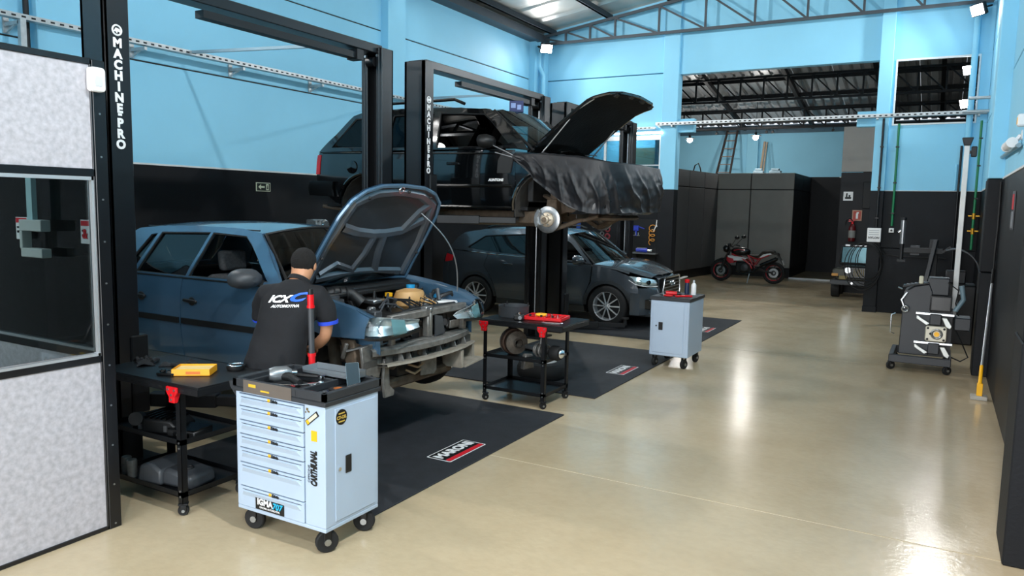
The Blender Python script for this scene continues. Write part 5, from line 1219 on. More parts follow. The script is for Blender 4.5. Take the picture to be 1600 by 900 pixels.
zs = [(.170, .290), (.296, .437), (.443, .527), (.533, .612), (.618, .697), (.703, .782), (.788, .858)]
for k, (a, b) in enumerate(zs):
    d = B().box(.034, .556, -.008, .02, a, b).obj('drawer', 'cabinet_blue', cab, smooth=False, bevel=.003)
    zt = b-.018
    # folded pull lip: a wedge standing proud along the drawer top
    B().add([(.07, -.008, zt), (.52, -.008, zt), (.54, -.008, zt-.035), (.05, -.008, zt-.035), (.075, -.022, zt-.004), (.515, -.022, zt-.004)],
            [(0, 1, 5, 4), (3, 4, 5, 2), (0, 4, 3), (1, 2, 5), (0, 3, 2, 1)]).obj('pull_lip', 'cabinet_blue', d, smooth=False)
    B().box(.055, .54, -.0095, -.008, zt+.001, zt+.004).obj('shadow_gap', 'plastic_grey', d, smooth=False)
    B().box(.275, .296, -.0095, -.008, zt-.002, zt+.018).obj('badge_dot', 'yellow', d, smooth=False)
    text('Etivia', .026, 'black_print', d, axes((.33, -.0098 if 0 else -.0105, zt+.008), (1, 0, 0), (0, 0, 1)), bold=.001, name='badge_name')
st_ = B().box(.165, .40, -.0115, -.008, .175, .25).obj('sticker', 'black_print', cab, smooth=False)
text('IGMA', .052, 'white_print', st_, axes((.245, -.013, .222), (1, 0, 0), (0, 0, 1)), bold=.0022, ext=.0004)
text('707', .052, mat('cyan_print', '#22b3e0', .5), st_, axes((.345, -.013, .218), (1, 0, 0), (0, 0, 1)), bold=.0016, ext=.0004, shear=.2)
text('OFICINA AUTOMOTIVA', .0155, 'white_print', st_, axes((.283, -.013, .190), (1, 0, 0), (0, 0, 1)), bold=.0004, ext=.0003)
for n_, z in (('sticker_tab', .70),): B().box(.612, .655, -.003, -.0005, .665, .725).obj(n_, 'yellow', cab, smooth=False)
text('CARTHIUNAL', .062, 'black_print', cab, axes((.632, -.002, .505), (0, 0, 1), (-1, 0, 0)), bold=.004, ext=.0006, sx=.53, shear=.25)
text('OFFICINE', .022, 'black_print', cab, axes((.593, -.002, .47), (0, 0, 1), (-1, 0, 0)), ext=.0006, sx=1.1)
B().box(-.055, .055, -.002, 0, -.016, .016, tm((.62, -.001, .795), ry=-R(38))).obj('sticker', 'black_print', cab, smooth=False)
B().box(-.03, .045, -.0035, -.002, -.010, .010, tm((.62, -.001, .795), ry=-R(38))).obj('sticker_band', mat('print_pale', '#cfcdb4', .5), cab, smooth=False)
B().box(-.05, -.032, -.0035, -.002, -.012, .012, tm((.62, -.001, .795), ry=-R(38))).obj('sticker_mark', 'yellow', cab, smooth=False)
B().box(.575, .59, -.002, 0, .835, .85).box(.585, .60, -.002, 0, .825, .835).box(.567, .575, -.002, 0, .82, .83).obj('sticker_dots', mat('print_brown', '#6b5a33', .5), cab, smooth=False)
# side door
B().box(W_, W_+.006, .075, D_-.03, .185, .845).obj('side_door', 'cabinet_blue', cab, smooth=False, bevel=.003)
B().box(W_+.006, W_+.012, .155, .205, .45, .555).obj('door_grip', 'plastic_black', cab, smooth=False, bevel=.004)
B().box(W_+.0125, W_+.013, .163, .197, .465, .54).obj('grip_recess', 'joint_black', cab, smooth=False)
B().cyl((W_+.005, .105, .49), (W_+.014, .105, .49), .011, n=12).obj('lock', 'chrome', cab)
ds = B().cyl((W_+.0055, .125, .79), (W_+.0085, .125, .79), .045, n=24).obj('round_sticker', 'black_print', cab)
text('C7-OIL', .026, mat('print_gold', '#c9a94e', .5), ds, axes((W_+.009, .125, .788), (0, 1, 0), (0, 0, 1)), ext=.0004, bold=.001)
for z in (.812, .765): B().box(W_+.0086, W_+.0092, .10, .15, z-.004, z+.004).obj('sticker_line', 'print_gold', ds, smooth=False)
# moulded top tray
tr = B()
x0, x1, y0, y1 = -.012, W_+.012, -.014, D_+.014
tr.box(x0, x1, y0, y1, .872, .90)
for a in ((x0, x1, y0, y0+.025), (x0, x1, y1-.025, y1), (x0, x0+.04, y0, y1), (x1-.03, x1, y0, y1)): tr.box(*a, .90, .952)
tr.box(x0+.1, x0+.115, y0, y1, .90, .945).box(.50, .512, y0, y1, .90, .945).box(x0, .50, .30, .312, .90, .945)
tray_o = tr.obj('top_tray', mat('tray_black', '#2a2d31', .5, noise=.12, bump=.05, bs=120), cab, smooth=False, bevel=.005)
B().box(.085, .475, y0-.003, y0, .876, .950).obj('front_plate', mat('plate_bronze', '#7d746b', .35, .6), cab, smooth=False)
B().box(.13, .19, y0-.0045, y0-.003, .912, .93).box(.23, .30, y0-.0045, y0-.003, .895, .905).obj('plate_print', mat('plate_yellow', '#d0ac2e', .4), cab, smooth=False)
B().tube([(x0, .06, .92), (x0-.06, .06, .90), (x0-.06, D_-.06, .90), (x0, D_-.06, .92)], .013, 8).prism([(x0, .93), (x0-.08, .91), (x0-.075, .88), (x0, .80)], .03, .05, 'y').obj('push_handle', 'tray_black', cab)
for (x, y, a) in ((.07, .07, .3), (W_-.05, .06, 1.0), (W_-.06, D_-.06, .5), (.07, D_-.07, .2)): caster(cab, x, y, .145, .066, a)
# things lying in the tray
def put(name, label, cat, b, m, loc, rz=0, group=None, bevel=0, smooth=True):
    o = b.obj(name, m, smooth=smooth, bevel=bevel); o.location = loc; o.rotation_euler = (0, 0, rz); return tag(o, label, cat, group)
TX, TY, TZ = -3.605, 3.035, .902
t = thing('impact_wrench', 'grey power ratchet with round head lying in the tray corner', 'power tool', (TX+.20, TY+.16, TZ+.03), rz=.9)
B().lathe([(0, -.06), (.035, -.06), (.045, -.03), (.045, .04), (.025, .07), (0, .07)], tm((0, 0, .035), ry=R(90)), 18, False).obj('head', mat('tool_grey', '#8d9194', .3, .6), t)
B().tube([(0, 0, .03), (.06, -.06, .02), (.10, -.14, 0)], [.03, .026, .024], 10).obj('grip', 'plastic_black', t)
B().cyl((.05, 0, .035), (.10, 0, .035), .018, n=10).obj('anvil', 'chrome', t)
t = thing('ratchet', 'chrome ratchet with rubber grip lying behind the power tool', 'ratchet', (TX+.34, TY+.26, TZ+.03), rz=.35)
B().cyl((-.10, 0, .02), (.06, 0, .02), .011, .009, 10).obj('handle', 'plastic_black', t); B().lathe([(0, 0), (.022, 0), (.024, .02), (0, .022)], tm((.08, 0, .008)), 14, False).obj('head', 'chrome', t); B().cyl((.05, 0, .02), (.08, 0, .02), .008, n=8).obj('neck', 'chrome', t)
def spanner(label, loc, rz, L, m='chrome'):
    t = thing('spanner', label, 'spanner', loc, rz)
    B().box(-L/2, L/2, -.009, .009, 0, .007).obj('shank', m, t, smooth=False, bevel=.002)
    B().torus((L/2+.012, 0, .004), .014, .005, 'z', 16, 6).obj('ring_end', m, t)
    B().prism([(-L/2, -.01), (-L/2-.03, -.022), (-L/2-.045, -.012), (-L/2-.02, 0), (-L/2-.045, .012), (-L/2-.03, .022), (-L/2, .01)], 0, .008, 'z').obj('open_end', m, t, smooth=False)
spanner('longest chrome spanner lying lengthwise in the drawer cabinet tray', (TX+.36, TY+.13, TZ+.02), .55, .20)
spanner('short chrome spanner beside the pliers in the cabinet tray', (TX+.30, TY+.075, TZ), .2, .11)
spanner('chrome spanner crossing the others by the cabinet tray divider', (TX+.43, TY+.17, TZ+.028), 1.1, .12)
def pliers(label, loc, rz, col):
    t = thing('pliers', label, 'pliers', loc, rz)
    for s_ in (-1, 1):
        B().tube([(0, 0, .012), (-.03, s_*.018, .012), (-.08, s_*.024, .012), (-.13, s_*.016, .012)], [.007, .009, .009, .007], 8).obj('handle', col, t)
        B().prism([(0, s_*.002), (.0, s_*.014), (.03, s_*.010), (.06, s_*.002)], .005, .019, 'z').obj('jaw', 'chrome', t, smooth=False)
    B().cyl((0, 0, .002), (0, 0, .022), .014, n=12).obj('pivot', 'steel', t)
pliers('red-handled pliers at the front of the cabinet tray', (TX+.46, TY+.07, TZ+.005), .35, 'red')
pliers('grey-handled pliers in the right compartment of the cabinet tray', (TX+.60, TY+.12, TZ), 1.3, 'plastic_grey')
put('socket_bit', 'small dark socket standing near the cabinet tray corner', 'socket', B().lathe([(0, 0), (.016, 0), (.018, .02), (.014, .035), (0, .035)], n=14, close=False), 'plastic_gloss', (TX+.575, TY+.045, TZ))
t = thing('tape_roll', 'black tape roll with orange core lying in the right compartment', 'tape roll', (TX+.63, TY+.20, TZ), 0)
B().lathe([(.028, 0), (.055, 0), (.055, .026), (.028, .026), (.028, 0)], n=24, close=False).obj('roll', 'plastic_black', t); B().lathe([(.024, 0), (.028, 0), (.028, .028), (.024, .028), (.024, 0)], n=20, close=False).obj('core', mat('orange_core', '#b0622c', .6), t)
t = thing('steel_cup', 'small steel cup behind the phone at the tray edge', 'cup', (TX+.60, TY+.37, TZ))
B().lathe([(.0, 0), (.024, 0), (.03, .085), (.032, .09), (.028, .088), (.022, .006), (0, .006)], n=18, close=False).obj('cup_wall', 'dirty_steel', t)
t = thing('smartphone', 'black smartphone propped upright on the drawer cabinet', 'phone', (TX+.66, TY+.30, TZ+.008), rot=(R(66), 0, R(52)))
B().prism(rrect(-.038, .038, 0, .155, .008), -.004, .004, 'z').obj('case', 'plastic_black', t); B().prism(rrect(-.035, .035, .004, .151, .006), .004, .0046, 'z').obj('screen', mat('screen_dark', '#2b3034', .12), t)
B().prism([(p[0]*1.02, p[1]*1.003) for p in rrect(-.038, .038, 0, .155, .008)], -.0035, .0035, 'z').obj('edge_band', 'chrome', t)
put('parts_tray', 'shallow grey metal tray lying across the back of the cabinet top', 'tray', B().box(0, .40, 0, .13, 0, .004).box(0, .40, .126, .13, 0, .045).box(0, .40, 0, .004, 0, .02).box(0, .004, 0, .13, 0, .04).box(.396, .4, 0, .13, 0, .04), mat('alu_tray', '#9aa1a6', .35, .7), (TX+.22, TY+.325, TZ+.045), 0, smooth=False)
t = thing('work_lamp', 'black and red telescopic inspection pole standing upright in the tray', 'inspection lamp', (TX+.19, TY+.44, TZ+.03), rot=(R(1), R(0), 0))
B().cyl((0, 0, 0), (0, 0, .03), .024, n=14).obj('foot', 'plastic_black', t)
B().cyl((0, 0, .02), (0, 0, .10), .021, n=14).cyl((0, 0, .095), (0, 0, .115), .026, n=14).obj('red_collar', 'red', t)
B().cyl((0, 0, .10), (0, 0, .41), .0185, n=14).obj('tube', 'plastic_grey', t)
B().cyl((0, 0, .41), (0, 0, .49), .021, n=14).cyl((0, 0, .405), (0, 0, .42), .025, n=14).obj('red_collar', 'red', t)
B().cyl((0, 0, .49), (0, 0, .525), .016, n=12).obj('tip', 'plastic_black', t)

# ---- second, one-door cabinet by the last bay
c2 = thing('tool_cabinet', 'pale blue-grey one-door roller cabinet beside the grey crossover', 'tool cabinet', (-3.13, 9.12, 0))
B().box(0, .50, 0, .64, .15, .855).obj('body', 'cabinet_blue', c2, smooth=False, bevel=.008)
B().box(.035, .435, -.006, 0, .19, .83).obj('door', 'cabinet_blue', c2, smooth=False, bevel=.003)
B().box(.44, .47, -.004, 0, .17, .84).obj('frame_rib', 'cabinet_blue', c2, smooth=False, bevel=.003)
B().box(.115, .17, -.012, -.006, .48, .58).obj('door_grip', 'plastic_black', c2, smooth=False, bevel=.004)
B().cyl((.085, -.012, .53), (.085, -.005, .53), .010, n=12).obj('lock', 'plastic_grey', c2)
B().box(-.012, .512, -.014, .654, .855, .90).obj('top_tray', 'tray_black', c2, smooth=False, bevel=.006)
for (x, y, a) in ((.06, .06, 1.4), (.44, .06, 1.2), (.44, .58, 1.3), (.06, .58, 1.2)): caster(c2, x, y, .155, .06, a)
c2z = .901
pliers('red-handled pliers lying at the front of the one-door cabinet', (-3.0, 9.22, c2z), 2.8, 'red')
t = thing('cordless_driver', 'red and black cordless driver lying on the one-door cabinet', 'power tool', (-2.92, 9.32, c2z), rz=.3)
B().cyl((-.08, 0, .03), (.06, 0, .03), .03, .024, 14).obj('motor', 'red', t); B().cyl((.06, 0, .03), (.11, 0, .03), .016, n=10).obj('chuck', 'plastic_black', t); B().bar((-.05, 0, .03), (-.09, .12, .025), .035, .04).obj('grip', 'plastic_black', t, bevel=.01)
put('red_clamp', 'flat red clamp lying on the one-door cabinet edge', 'clamp', B().box(-.11, .11, -.012, .012, 0, .02).box(.07, .1, -.05, .012, 0, .02).box(-.1, -.07, -.04, .012, 0, .02), 'red', (-2.76, 9.28, c2z), .7, smooth=False, bevel=.004)
t = thing('spray_bottle', 'white aerosol bottle standing on the one-door cabinet', 'bottle', (-2.72, 9.58, c2z))
B().lathe([(0, 0), (.032, 0), (.033, .01), (.033, .13), (.02, .15), (.014, .155), (0, .155)], n=18, close=False).obj('can', 'white', t); B().cyl((0, 0, .15), (0, 0, .19), .014, n=12).obj('nozzle', mat('pale_cap', '#c8ccd2', .4), t)
t = thing('polisher', 'blue polishing tool with round pad standing on the one-door cabinet', 'power tool', (-2.82, 9.62, c2z))
B().cyl((0, 0, 0), (0, 0, .15), .032, .026, 14).obj('grip', mat('tool_blue', '#1d2e4c', .4), t); B().lathe([(0, .15), (.03, .15), (.035, .19), (.0, .2)], n=16, close=False).obj('gear_head', 'red', t)
B().lathe([(0, 0), (.06, .005), (.06, .02), (.02, .03), (0, .03)], tm((-.045, -.02, .20), ry=R(-20)), 18, False).obj('pad', mat('pad_grey', '#a9a59e', .7), t)
put('cable_bundle', 'tangled black lead lying on the one-door cabinet', 'cable', B().tube([(.09*math.cos(i*.55)*(1-.012*i), .06*math.sin(i*.55), .008+.0008*i) for i in range(36)], .007, 6), 'cable_black', (-2.93, 9.46, c2z))

# ---- slotted work carts
def cart(name, label, x0, x1, y0, y1, top, group=None, ext=.0):
    t = thing(name, label, 'work cart', (x0, y0, 0), group=group); w_, d_ = x1-x0, y1-y0
    for x, y in ((0, 0), (w_, 0), (0, d_), (w_, d_)):
        sx = 1 if x == 0 else -1; sy = 1 if y == 0 else -1
        lg = B().box(min(x, x+sx*.042), max(x, x+sx*.042), min(y, y+sy*.003), max(y, y+sy*.003), .075, top).box(min(x, x+sx*.003), max(x, x+sx*.003), min(y, y+sy*.042), max(y, y+sy*.042), .075, top).obj('leg', 'black_metal', t, smooth=False)
        for z in (.125, .16, .44, .475, .75): B().cyl((x+sx*.02, y-sy*.004, z), (x+sx*.02, y, z), .007, n=8).obj('bolt', 'steel', lg)
        caster(t, x+sx*.02, y+sy*.02, .08, .034, .8)
    for z in (.12, .46):
        B().box(.0, w_, .0, d_, z, z+.004).box(0, w_, 0, .003, z, z+.035).box(0, w_, d_-.003, d_, z, z+.035).box(0, .003, 0, d_, z, z+.035).box(w_-.003, w_, 0, d_, z, z+.035).obj('shelf', 'black_metal', t, smooth=False)
    ta = B().box(-.03, w_+ext, -.03, d_+.05, top, top+.012).box(-.03, w_+ext, -.03, -.026, top-.045, top).box(w_+ext-.004, w_+ext, -.03, d_+.05, top-.045, top).box(-.03, w_+ext, d_+.046, d_+.05, top-.045, top).box(-.03, -.026, -.03, d_+.05, top-.045, top).obj('table_top', 'black_metal', t, smooth=False, bevel=.003)
    k = 0; x = .12
    sl = B()
    while x < w_+ext-.08: sl.box(x, x+.03, -.0308, -.0303, top-.03, top-.018); x += .07
    o = sl.obj('slot', 'joint_black', ta, smooth=False); o['kind'] = 'stuff'
    for x in (.02, w_-.02):
        b_ = B().prism([(x-.05, top-.01), (x+.05, top-.01), (x+.05, top-.045), (x+.025, top-.075), (x+.025, top-.11), (x-.025, top-.11), (x-.025, top-.075), (x-.05, top-.045)], -.045, -.031, 'y').prism([(-.045, top-.01), (.03, top-.01), (.0, top-.06), (-.02, top-.11), (-.045, top-.11)], x+.022, x+.028, 'x').obj('red_bracket', 'red', t, smooth=False, bevel=.002)
        for dx, dz in ((-.03, -.028), (.03, -.028), (0, -.06), (.0, -.09)): B().cyl((x+dx, -.049, top+dz), (x+dx, -.044, top+dz), .008, n=8).obj('bolt', 'steel', b_)
    return t
cart('work_cart', 'black slotted work cart beside the cabin, holding gloves and yellow organiser', -4.82, -4.05, 2.98, 3.47, .855, 'black slotted work carts', .21)
cart('work_cart', 'black slotted work cart holding brake parts and a red tool case', -4.0, -3.29, 6.5, 7.05, .84, 'black slotted work carts', .2)
# things on the first cart
z1 = .868
t = thing('organiser_tray', 'yellow plastic organiser tray on the near cart top', 'tray', (-4.19, 3.2, z1), rz=.62)
B().box(-.12, .12, -.085, .085, 0, .006).box(-.12, .12, -.085, -.081, 0, .045).box(-.12, .12, .081, .085, 0, .045).box(-.12, -.116, -.085, .085, 0, .045).box(.116, .12, -.085, .085, 0, .045).obj('tray', mat('amber_plastic', '#f0a51c', .35), t, smooth=False, bevel=.003)
B().box(-.112, .112, -.077, .077, .030, .034).obj('liner', mat('tray_cream', '#f2d28a', .5), t, smooth=False)
B().box(-.03, .06, -.0865, -.085, .012, .03).obj('clip', mat('orange_clip', '#d06a1a', .4), t, smooth=False)
def glove(label, loc, rz, m):
    t = thing('work_glove', label, 'glove', loc, rz); random.seed(int(loc[0]*1000))
    rows = []
    for i in range(9):
        u = i/8; w_ = .05*(1.15-.25*math.sin(u*2.5)); rows.append([(-.13+.16*u, w_*v, .006+.02*(1-v*v)*(.6+.4*math.sin(u*9+v*3))) for v in (-1, -.6, -.2, .2, .6, 1)])
    B().loft(rows).obj('palm', m, t, solid=.006)
    for k in range(4):
        y = -.038+.025*k; l = (.075, .09, .085, .065)[k]
        B().tube([(.02, y, .014), (.02+l*.5, y*1.15, .018+.01*(k % 2)), (.02+l, y*1.3+.01, .008)], [.013, .012, .009], 8).obj('finger', m, t)
    B().tube([(-.04, -.045, .012), (0, -.075, .018), (.03, -.09, .010)], [.014, .013, .010], 8).obj('thumb', m, t)
mat('glove_black', '#1b1c1f', .85, noise=.25, ns=25, bump=.3, bs=60)
glove('black work glove lying flat in the middle of the near cart', (-4.46, 3.30, z1), .5, 'glove_black')
glove('black work glove crumpled towards the cabin side of the near cart', (-4.74, 3.22, z1), 2.6, 'glove_black')
pliers('black long-nose pliers on the near cart behind the yellow tray', (-4.25, 3.38, z1), 2.2, 'plastic_black')
t = thing('caliper_clip', 'black folded clip by the near cart edge in front of the tray', 'clip', (-4.29, 3.07, z1), .4)
B().box(-.06, .06, -.03, .03, 0, .02).cyl((-.03, 0, .02), (-.03, 0, .035), .02, n=12).bar((0, 0, .025), (.07, .01, .02), .02, .015).obj('body', 'plastic_gloss', t, bevel=.005)
t = thing('tape_measure', 'black round tape measure with chrome rim on the near cart', 'tape measure', (-4.07, 3.43, z1))
B().lathe([(0, 0), (.055, 0), (.06, .01), (.06, .03), (0, .032)], n=24, close=False).obj('case', 'plastic_black', t); B().torus((0, 0, .03), .05, .006, 'z').obj('rim', 'chrome', t)
def airbox(name, label, loc, rz, s_=1):
    t = thing(name, label, 'air filter box', loc, rz)
    B().prism([(-.16, 0), (.16, 0), (.18, .05), (.13, .09), (-.10, .09), (-.17, .05)], -.10, .10, 'y').obj('housing', 'plastic_black', t, bevel=.012, seg=2)
    for k in range(7): B().box(-.12+.04*k, -.11+.04*k, -.085, .085, .09, .105).obj('rib', 'plastic_gloss', t, smooth=False)
    B().cyl((-.14, -.05, .08), (-.10, -.14, .10), .04, .045, 14).obj('spout', 'plastic_black', t)
    for s in (-1, 1): B().box(.1*s-.012, .1*s+.012, -.108, -.10, .02, .06).obj('clip', 'steel', t, smooth=False)
airbox('filter_housing', 'ribbed black air filter housing on the middle shelf of the near cart', (-4.44, 3.14, .465), .25)
t = thing('ecu_box', 'flat black control unit on the middle shelf of the near cart', 'control unit', (-4.185, 3.16, .465), .2)
B().box(-.12, .10, -.09, .09, 0, .05).obj('case', 'plastic_black', t, bevel=.008); B().box(-.06, .06, -.105, -.09, .008, .042).obj('connector', 'plastic_gloss', t, smooth=False, bevel=.004)
B().box(-.115, .095, -.085, .085, .05, .056).obj('lid', 'plastic_gloss', t, smooth=False); B().cyl((-.02, -.108, .025), (-.02, -.104, .025), .008, n=8).obj('screw', 'steel', t)
t = thing('engine_cover', 'grey moulded engine cover lying on the bottom shelf of the near cart', 'engine cover', (-4.36, 3.15, .125), .12)
B().prism([(-.20, .0), (.02, .0), (.02, .10), (-.08, .15), (-.17, .12)], -.13, .13, 'y').obj('hump', mat('cover_grey', '#4a4d51', .42), t, bevel=.02, seg=2); B().prism([(.0, 0), (.26, 0), (.25, .09), (.05, .12), (.0, .10)], -.11, .12, 'y').obj('shell', 'plastic_grey', t, bevel=.025, seg=2)
B().torus((.13, 0, .108), .03, .006, 'z').obj('cap_ring', 'plastic_black', t)
for i, (x, y) in enumerate(((-4.74, 3.06), (-4.65, 3.04))):
    put('socket_canister', ('first' if i == 0 else 'second')+' steel canister on the near cart bottom shelf, counted from the cabin', 'canister', B().lathe([(0, 0), (.032, 0), (.034, .01), (.034, .11), (.03, .12), (0, .12)], n=16, close=False), 'dirty_steel', (x, y, .125))
# things on the middle cart
z2 = .853
t = thing('drum_can', 'open grey round drain pan on the middle cart', 'drain pan', (-3.83, 6.82, z2))
B().lathe([(0, 0), (.155, 0), (.16, .01), (.16, .105), (.165, .115), (.15, .11), (.15, .012), (0, .012)], n=32, close=False).obj('pan', 'plastic_grey', t)
for a in (.6, 2.6, 4.5): B().cyl((.15*math.cos(a), .15*math.sin(a), .11), (.15*math.cos(a), .15*math.sin(a), .14), .008, n=8).obj('lug', 'plastic_black', t)
t = thing('tool_case', 'open red plastic socket set case on the middle cart', 'tool case', (-3.44, 6.82, z2), rz=.15)
B().box(-.22, .20, -.14, .16, 0, .012).box(-.22, .20, -.14, -.13, 0, .035).box(-.22, .20, .15, .16, 0, .035).box(-.22, -.21, -.14, .16, 0, .035).box(.19, .20, -.14, .16, 0, .035).obj('case_shell', 'red', t, smooth=False, bevel=.004)
for k in range(5): B().box(-.19+.075*k, -.15+.075*k, -.11, .13, .012, .03).obj('insert', 'red', t, smooth=False, bevel=.004)
for k in range(8): B().cyl((-.16+.04*k, -.06+.05*(k % 3), .03), (-.16+.04*k, -.06+.05*(k % 3), .05), .012, n=10).obj('socket', 'chrome' if k % 3 else 'plastic_black', t)
B().torus((-.06, .0, .045), .05, .012, 'z', 20, 6).obj('orange_ring', 'yellow', t)
t = thing('brake_cylinder', 'small dark brake cylinder between the drain pan and red case', 'brake part', (-3.645, 6.60, z2), .3)
B().box(-.05, .05, -.035, .035, 0, .06).obj('body', 'plastic_black', t, bevel=.01); B().cyl((.02, -.05, .03), (.02, -.02, .03), .02, n=12).cyl((0, 0, .05), (0, 0, .08), .015, n=10).obj('fitting', 'chrome', t)
spanner('chrome spanner lying at the front edge of the middle cart', (-3.27, 6.62, z2), .2, .15)
t = thing('brake_drum_pair', 'worn brake drum with axle stub on the middle shelf', 'brake part', (-3.78, 6.74, .466), rz=-.35)
Mx = tm((0, 0, .135), ry=R(90), rz=-.3)
B().lathe([(.03, -.05), (.125, -.05), (.135, -.035), (.135, .02), (.12, .03), (.12, -.02), (.03, -.02)], Mx, 32, False).obj('drum', mat('rust_iron', '#5f4a3e', .7, .4, noise=.3, ns=18, bump=.2), t)
B().torus((0, 0, 0), .133, .008, 'z', 32, 6, Mx @ Matrix.Translation((0, 0, -.04))).obj('rim_edge', 'steel', t)
B().lathe([(.02, .06), (.115, .06), (.12, .09), (.05, .11), (.04, .14)], Mx, 28, False).obj('second_disc', 'cast_iron', t)
B().prism([(-.03, -.13), (.12, -.13), (.10, .02), (.0, .03)], .14, .20, 'x').obj('upright', 'dirty_steel', t, bevel=.01)
t = thing('strut_assembly', 'steel suspension strut with coil seats on the middle shelf', 'suspension strut', (-3.50, 6.70, .466), rz=-.2)
B().cyl((-.13, 0, .10), (.22, 0, .09), .022, n=12).obj('rod', 'steel', t)
for x, r_ in ((.02, .055), (.05, .068), (.10, .07), (.14, .06)): B().torus((x, 0, .09), r_, .010, 'x', 24, 6).obj('collar', 'dirty_steel', t)
B().cyl((.03, 0, .09), (.12, 0, .09), .05, n=18).obj('sleeve', 'dirty_steel', t)
B().tube([(.07, 0, .14), (.06, .02, .22), (.09, .02, .30), (.09, .03, .37)], [.016, .012, .02, .006], 8).obj('steering_arm', 'dirty_steel', t)
B().lathe([(0, -.06), (.055, -.06), (.075, -.03), (.075, .03), (.06, .06), (0, .06)], tm((.26, 0, .085), ry=R(90)), 22, False).obj('boot', 'rubber', t)
B().lathe([(0, 0), (.03, 0), (.045, .02), (.03, .04), (0, .05)], tm((.315, 0, .085), ry=R(90)), 18, False).obj('end_flange', 'chrome', t)
t = thing('spare_tyre', 'black tyre lying flat on the mat behind the middle cart', 'tyre', (-3.95, 7.75, .013))
B().lathe([(.17, 0), (.26, 0), (.29, .03), (.30, .08), (.30, .13), (.27, .18), (.17, .19), (.16, .1), (.17, 0)], n=36, close=False).obj('tread', 'rubber', t)
B().lathe([(.0, .12), (.1, .12), (.155, .17), (.165, .185)], n=28, close=False).obj('rim', 'alloy', t)
# ================================================================== MECHANIC bending over the wing
mat('skin', '#c08a68', .55, noise=.08, ns=20)
mat('shirt_black', '#0c0d12', .85, noise=.12, ns=18, bump=.25, bs=14)
mat('trouser_black', '#0a0b0d', .85, noise=.15, ns=18, bump=.2, bs=14)
mat('hair_dark', '#0a0706', .9, noise=.5, ns=70, bump=.6, bs=140)
mat('cuff_blue', '#2346c8', .6)
from mathutils.bvhtree import BVHTree
def skin_obj(name, nodes, edges, m, parent, root=0, sub=2, smooth_it=0):
    """nodes: {key: (pos, radius or (rx, ry))}; one continuous surface grown around the joined edges"""
    keys = list(nodes); me = bpy.data.meshes.new(name)
    me.from_pydata([nodes[k][0] for k in keys], [(keys.index(a), keys.index(b)) for a, b in edges], [])
    o = bpy.data.objects.new(name, me); link(o, parent)
    sk = o.modifiers.new('skin', 'SKIN'); sk.use_smooth_shade = True; sk.branch_smoothing = .6
    lay = me.skin_vertices[0].data
    for i, k in enumerate(keys):
        r_ = nodes[k][1]; lay[i].radius = r_ if isinstance(r_, tuple) else (r_, r_)
        lay[i].use_root = (i == root)
    if sub:
        sd = o.modifiers.new('sub', 'SUBSURF'); sd.levels = sub; sd.render_levels = sub
    dg = bpy.context.evaluated_depsgraph_get(); dg.update()
    me2 = bpy.data.meshes.new_from_object(o.evaluated_get(dg)); me2.name = name
    o.modifiers.clear(); o.data = me2; me2.materials.clear(); me2.materials.append(_m[m] if isinstance(m, str) else m); me2.shade_smooth()
    return o
PX, PY = -3.95, 3.72
man = thing('person', 'person in black polo shirt with blue cuffs bending over the blue car wing', 'person', (PX, PY, .013))
h_ = Vector((-.42, .91, 0)).normalized(); r_ = Vector((h_.y, -h_.x, 0)); U = Vector((0, 0, 1))
def bp(f, r, z): return tuple(h_*f+r_*r+U*z)
pel = bp(0, -.02, .90)
J = {'pelvis': (pel, (.12, .10)), 'waist': (bp(.04, 0, 1.05), (.11, .09)), 'chest': (bp(.12, .03, 1.26), (.13, .10)), 'neckbase': (bp(.185, .055, 1.39), (.085, .08)), 'neck': (bp(.225, .062, 1.445), (.072, .072)), 'skull_low': (bp(.262, .068, 1.50), (.082, .09)), 'skull': (bp(.28, .07, 1.56), (.086, .10)), 'crown': (bp(.277, .07, 1.61), (.05, .06)),
     'rsh': (bp(.165, .225, 1.345), .062), 'rbi': (bp(.185, .275, 1.20), .054), 'rel': (bp(.20, .255, 1.03), .045), 'rfo': (bp(.26, .185, .965), .045), 'rwr': (bp(.33, .11, .92), .030), 'rpalm': (bp(.385, .075, .90), (.030, .042)),
     'lsh': (bp(.14, -.165, 1.345), .062), 'lbi': (bp(.20, -.22, 1.20), .054), 'lel': (bp(.27, -.22, 1.07), .045), 'lwr': (bp(.37, -.12, 1.0), .030), 'lpalm': (bp(.42, -.09, .99), (.03, .042)),
     'rhip': (bp(.0, .10, .84), .10), 'rth': (bp(.03, .12, .66), .088), 'rkn': (bp(.045, .13, .47), .062), 'rca': (bp(.01, .13, .32), .058), 'ran': (bp(-.02, .14, .10), .042), 'rto': (bp(.13, .15, .045), .038),
     'lhip': (bp(.0, -.13, .84), .10), 'lth': (bp(.03, -.15, .66), .088), 'lkn': (bp(.045, -.16, .47), .062), 'lca': (bp(.01, -.17, .32), .058), 'lan': (bp(-.02, -.17, .10), .042), 'lto': (bp(.13, -.18, .045), .038)}
E_ = [('pelvis', 'waist'), ('waist', 'chest'), ('chest', 'neckbase'), ('neckbase', 'neck'), ('neck', 'skull_low'), ('skull_low', 'skull'), ('skull', 'crown'), ('chest', 'rsh'), ('rsh', 'rbi'), ('rbi', 'rel'), ('rel', 'rfo'), ('rfo', 'rwr'), ('rwr', 'rpalm'), ('chest', 'lsh'), ('lsh', 'lbi'), ('lbi', 'lel'), ('lel', 'lwr'), ('lwr', 'lpalm'),
      ('pelvis', 'rhip'), ('rhip', 'rth'), ('rth', 'rkn'), ('rkn', 'rca'), ('rca', 'ran'), ('ran', 'rto'), ('pelvis', 'lhip'), ('lhip', 'lth'), ('lth', 'lkn'), ('lkn', 'lca'), ('lca', 'lan'), ('lan', 'lto')]
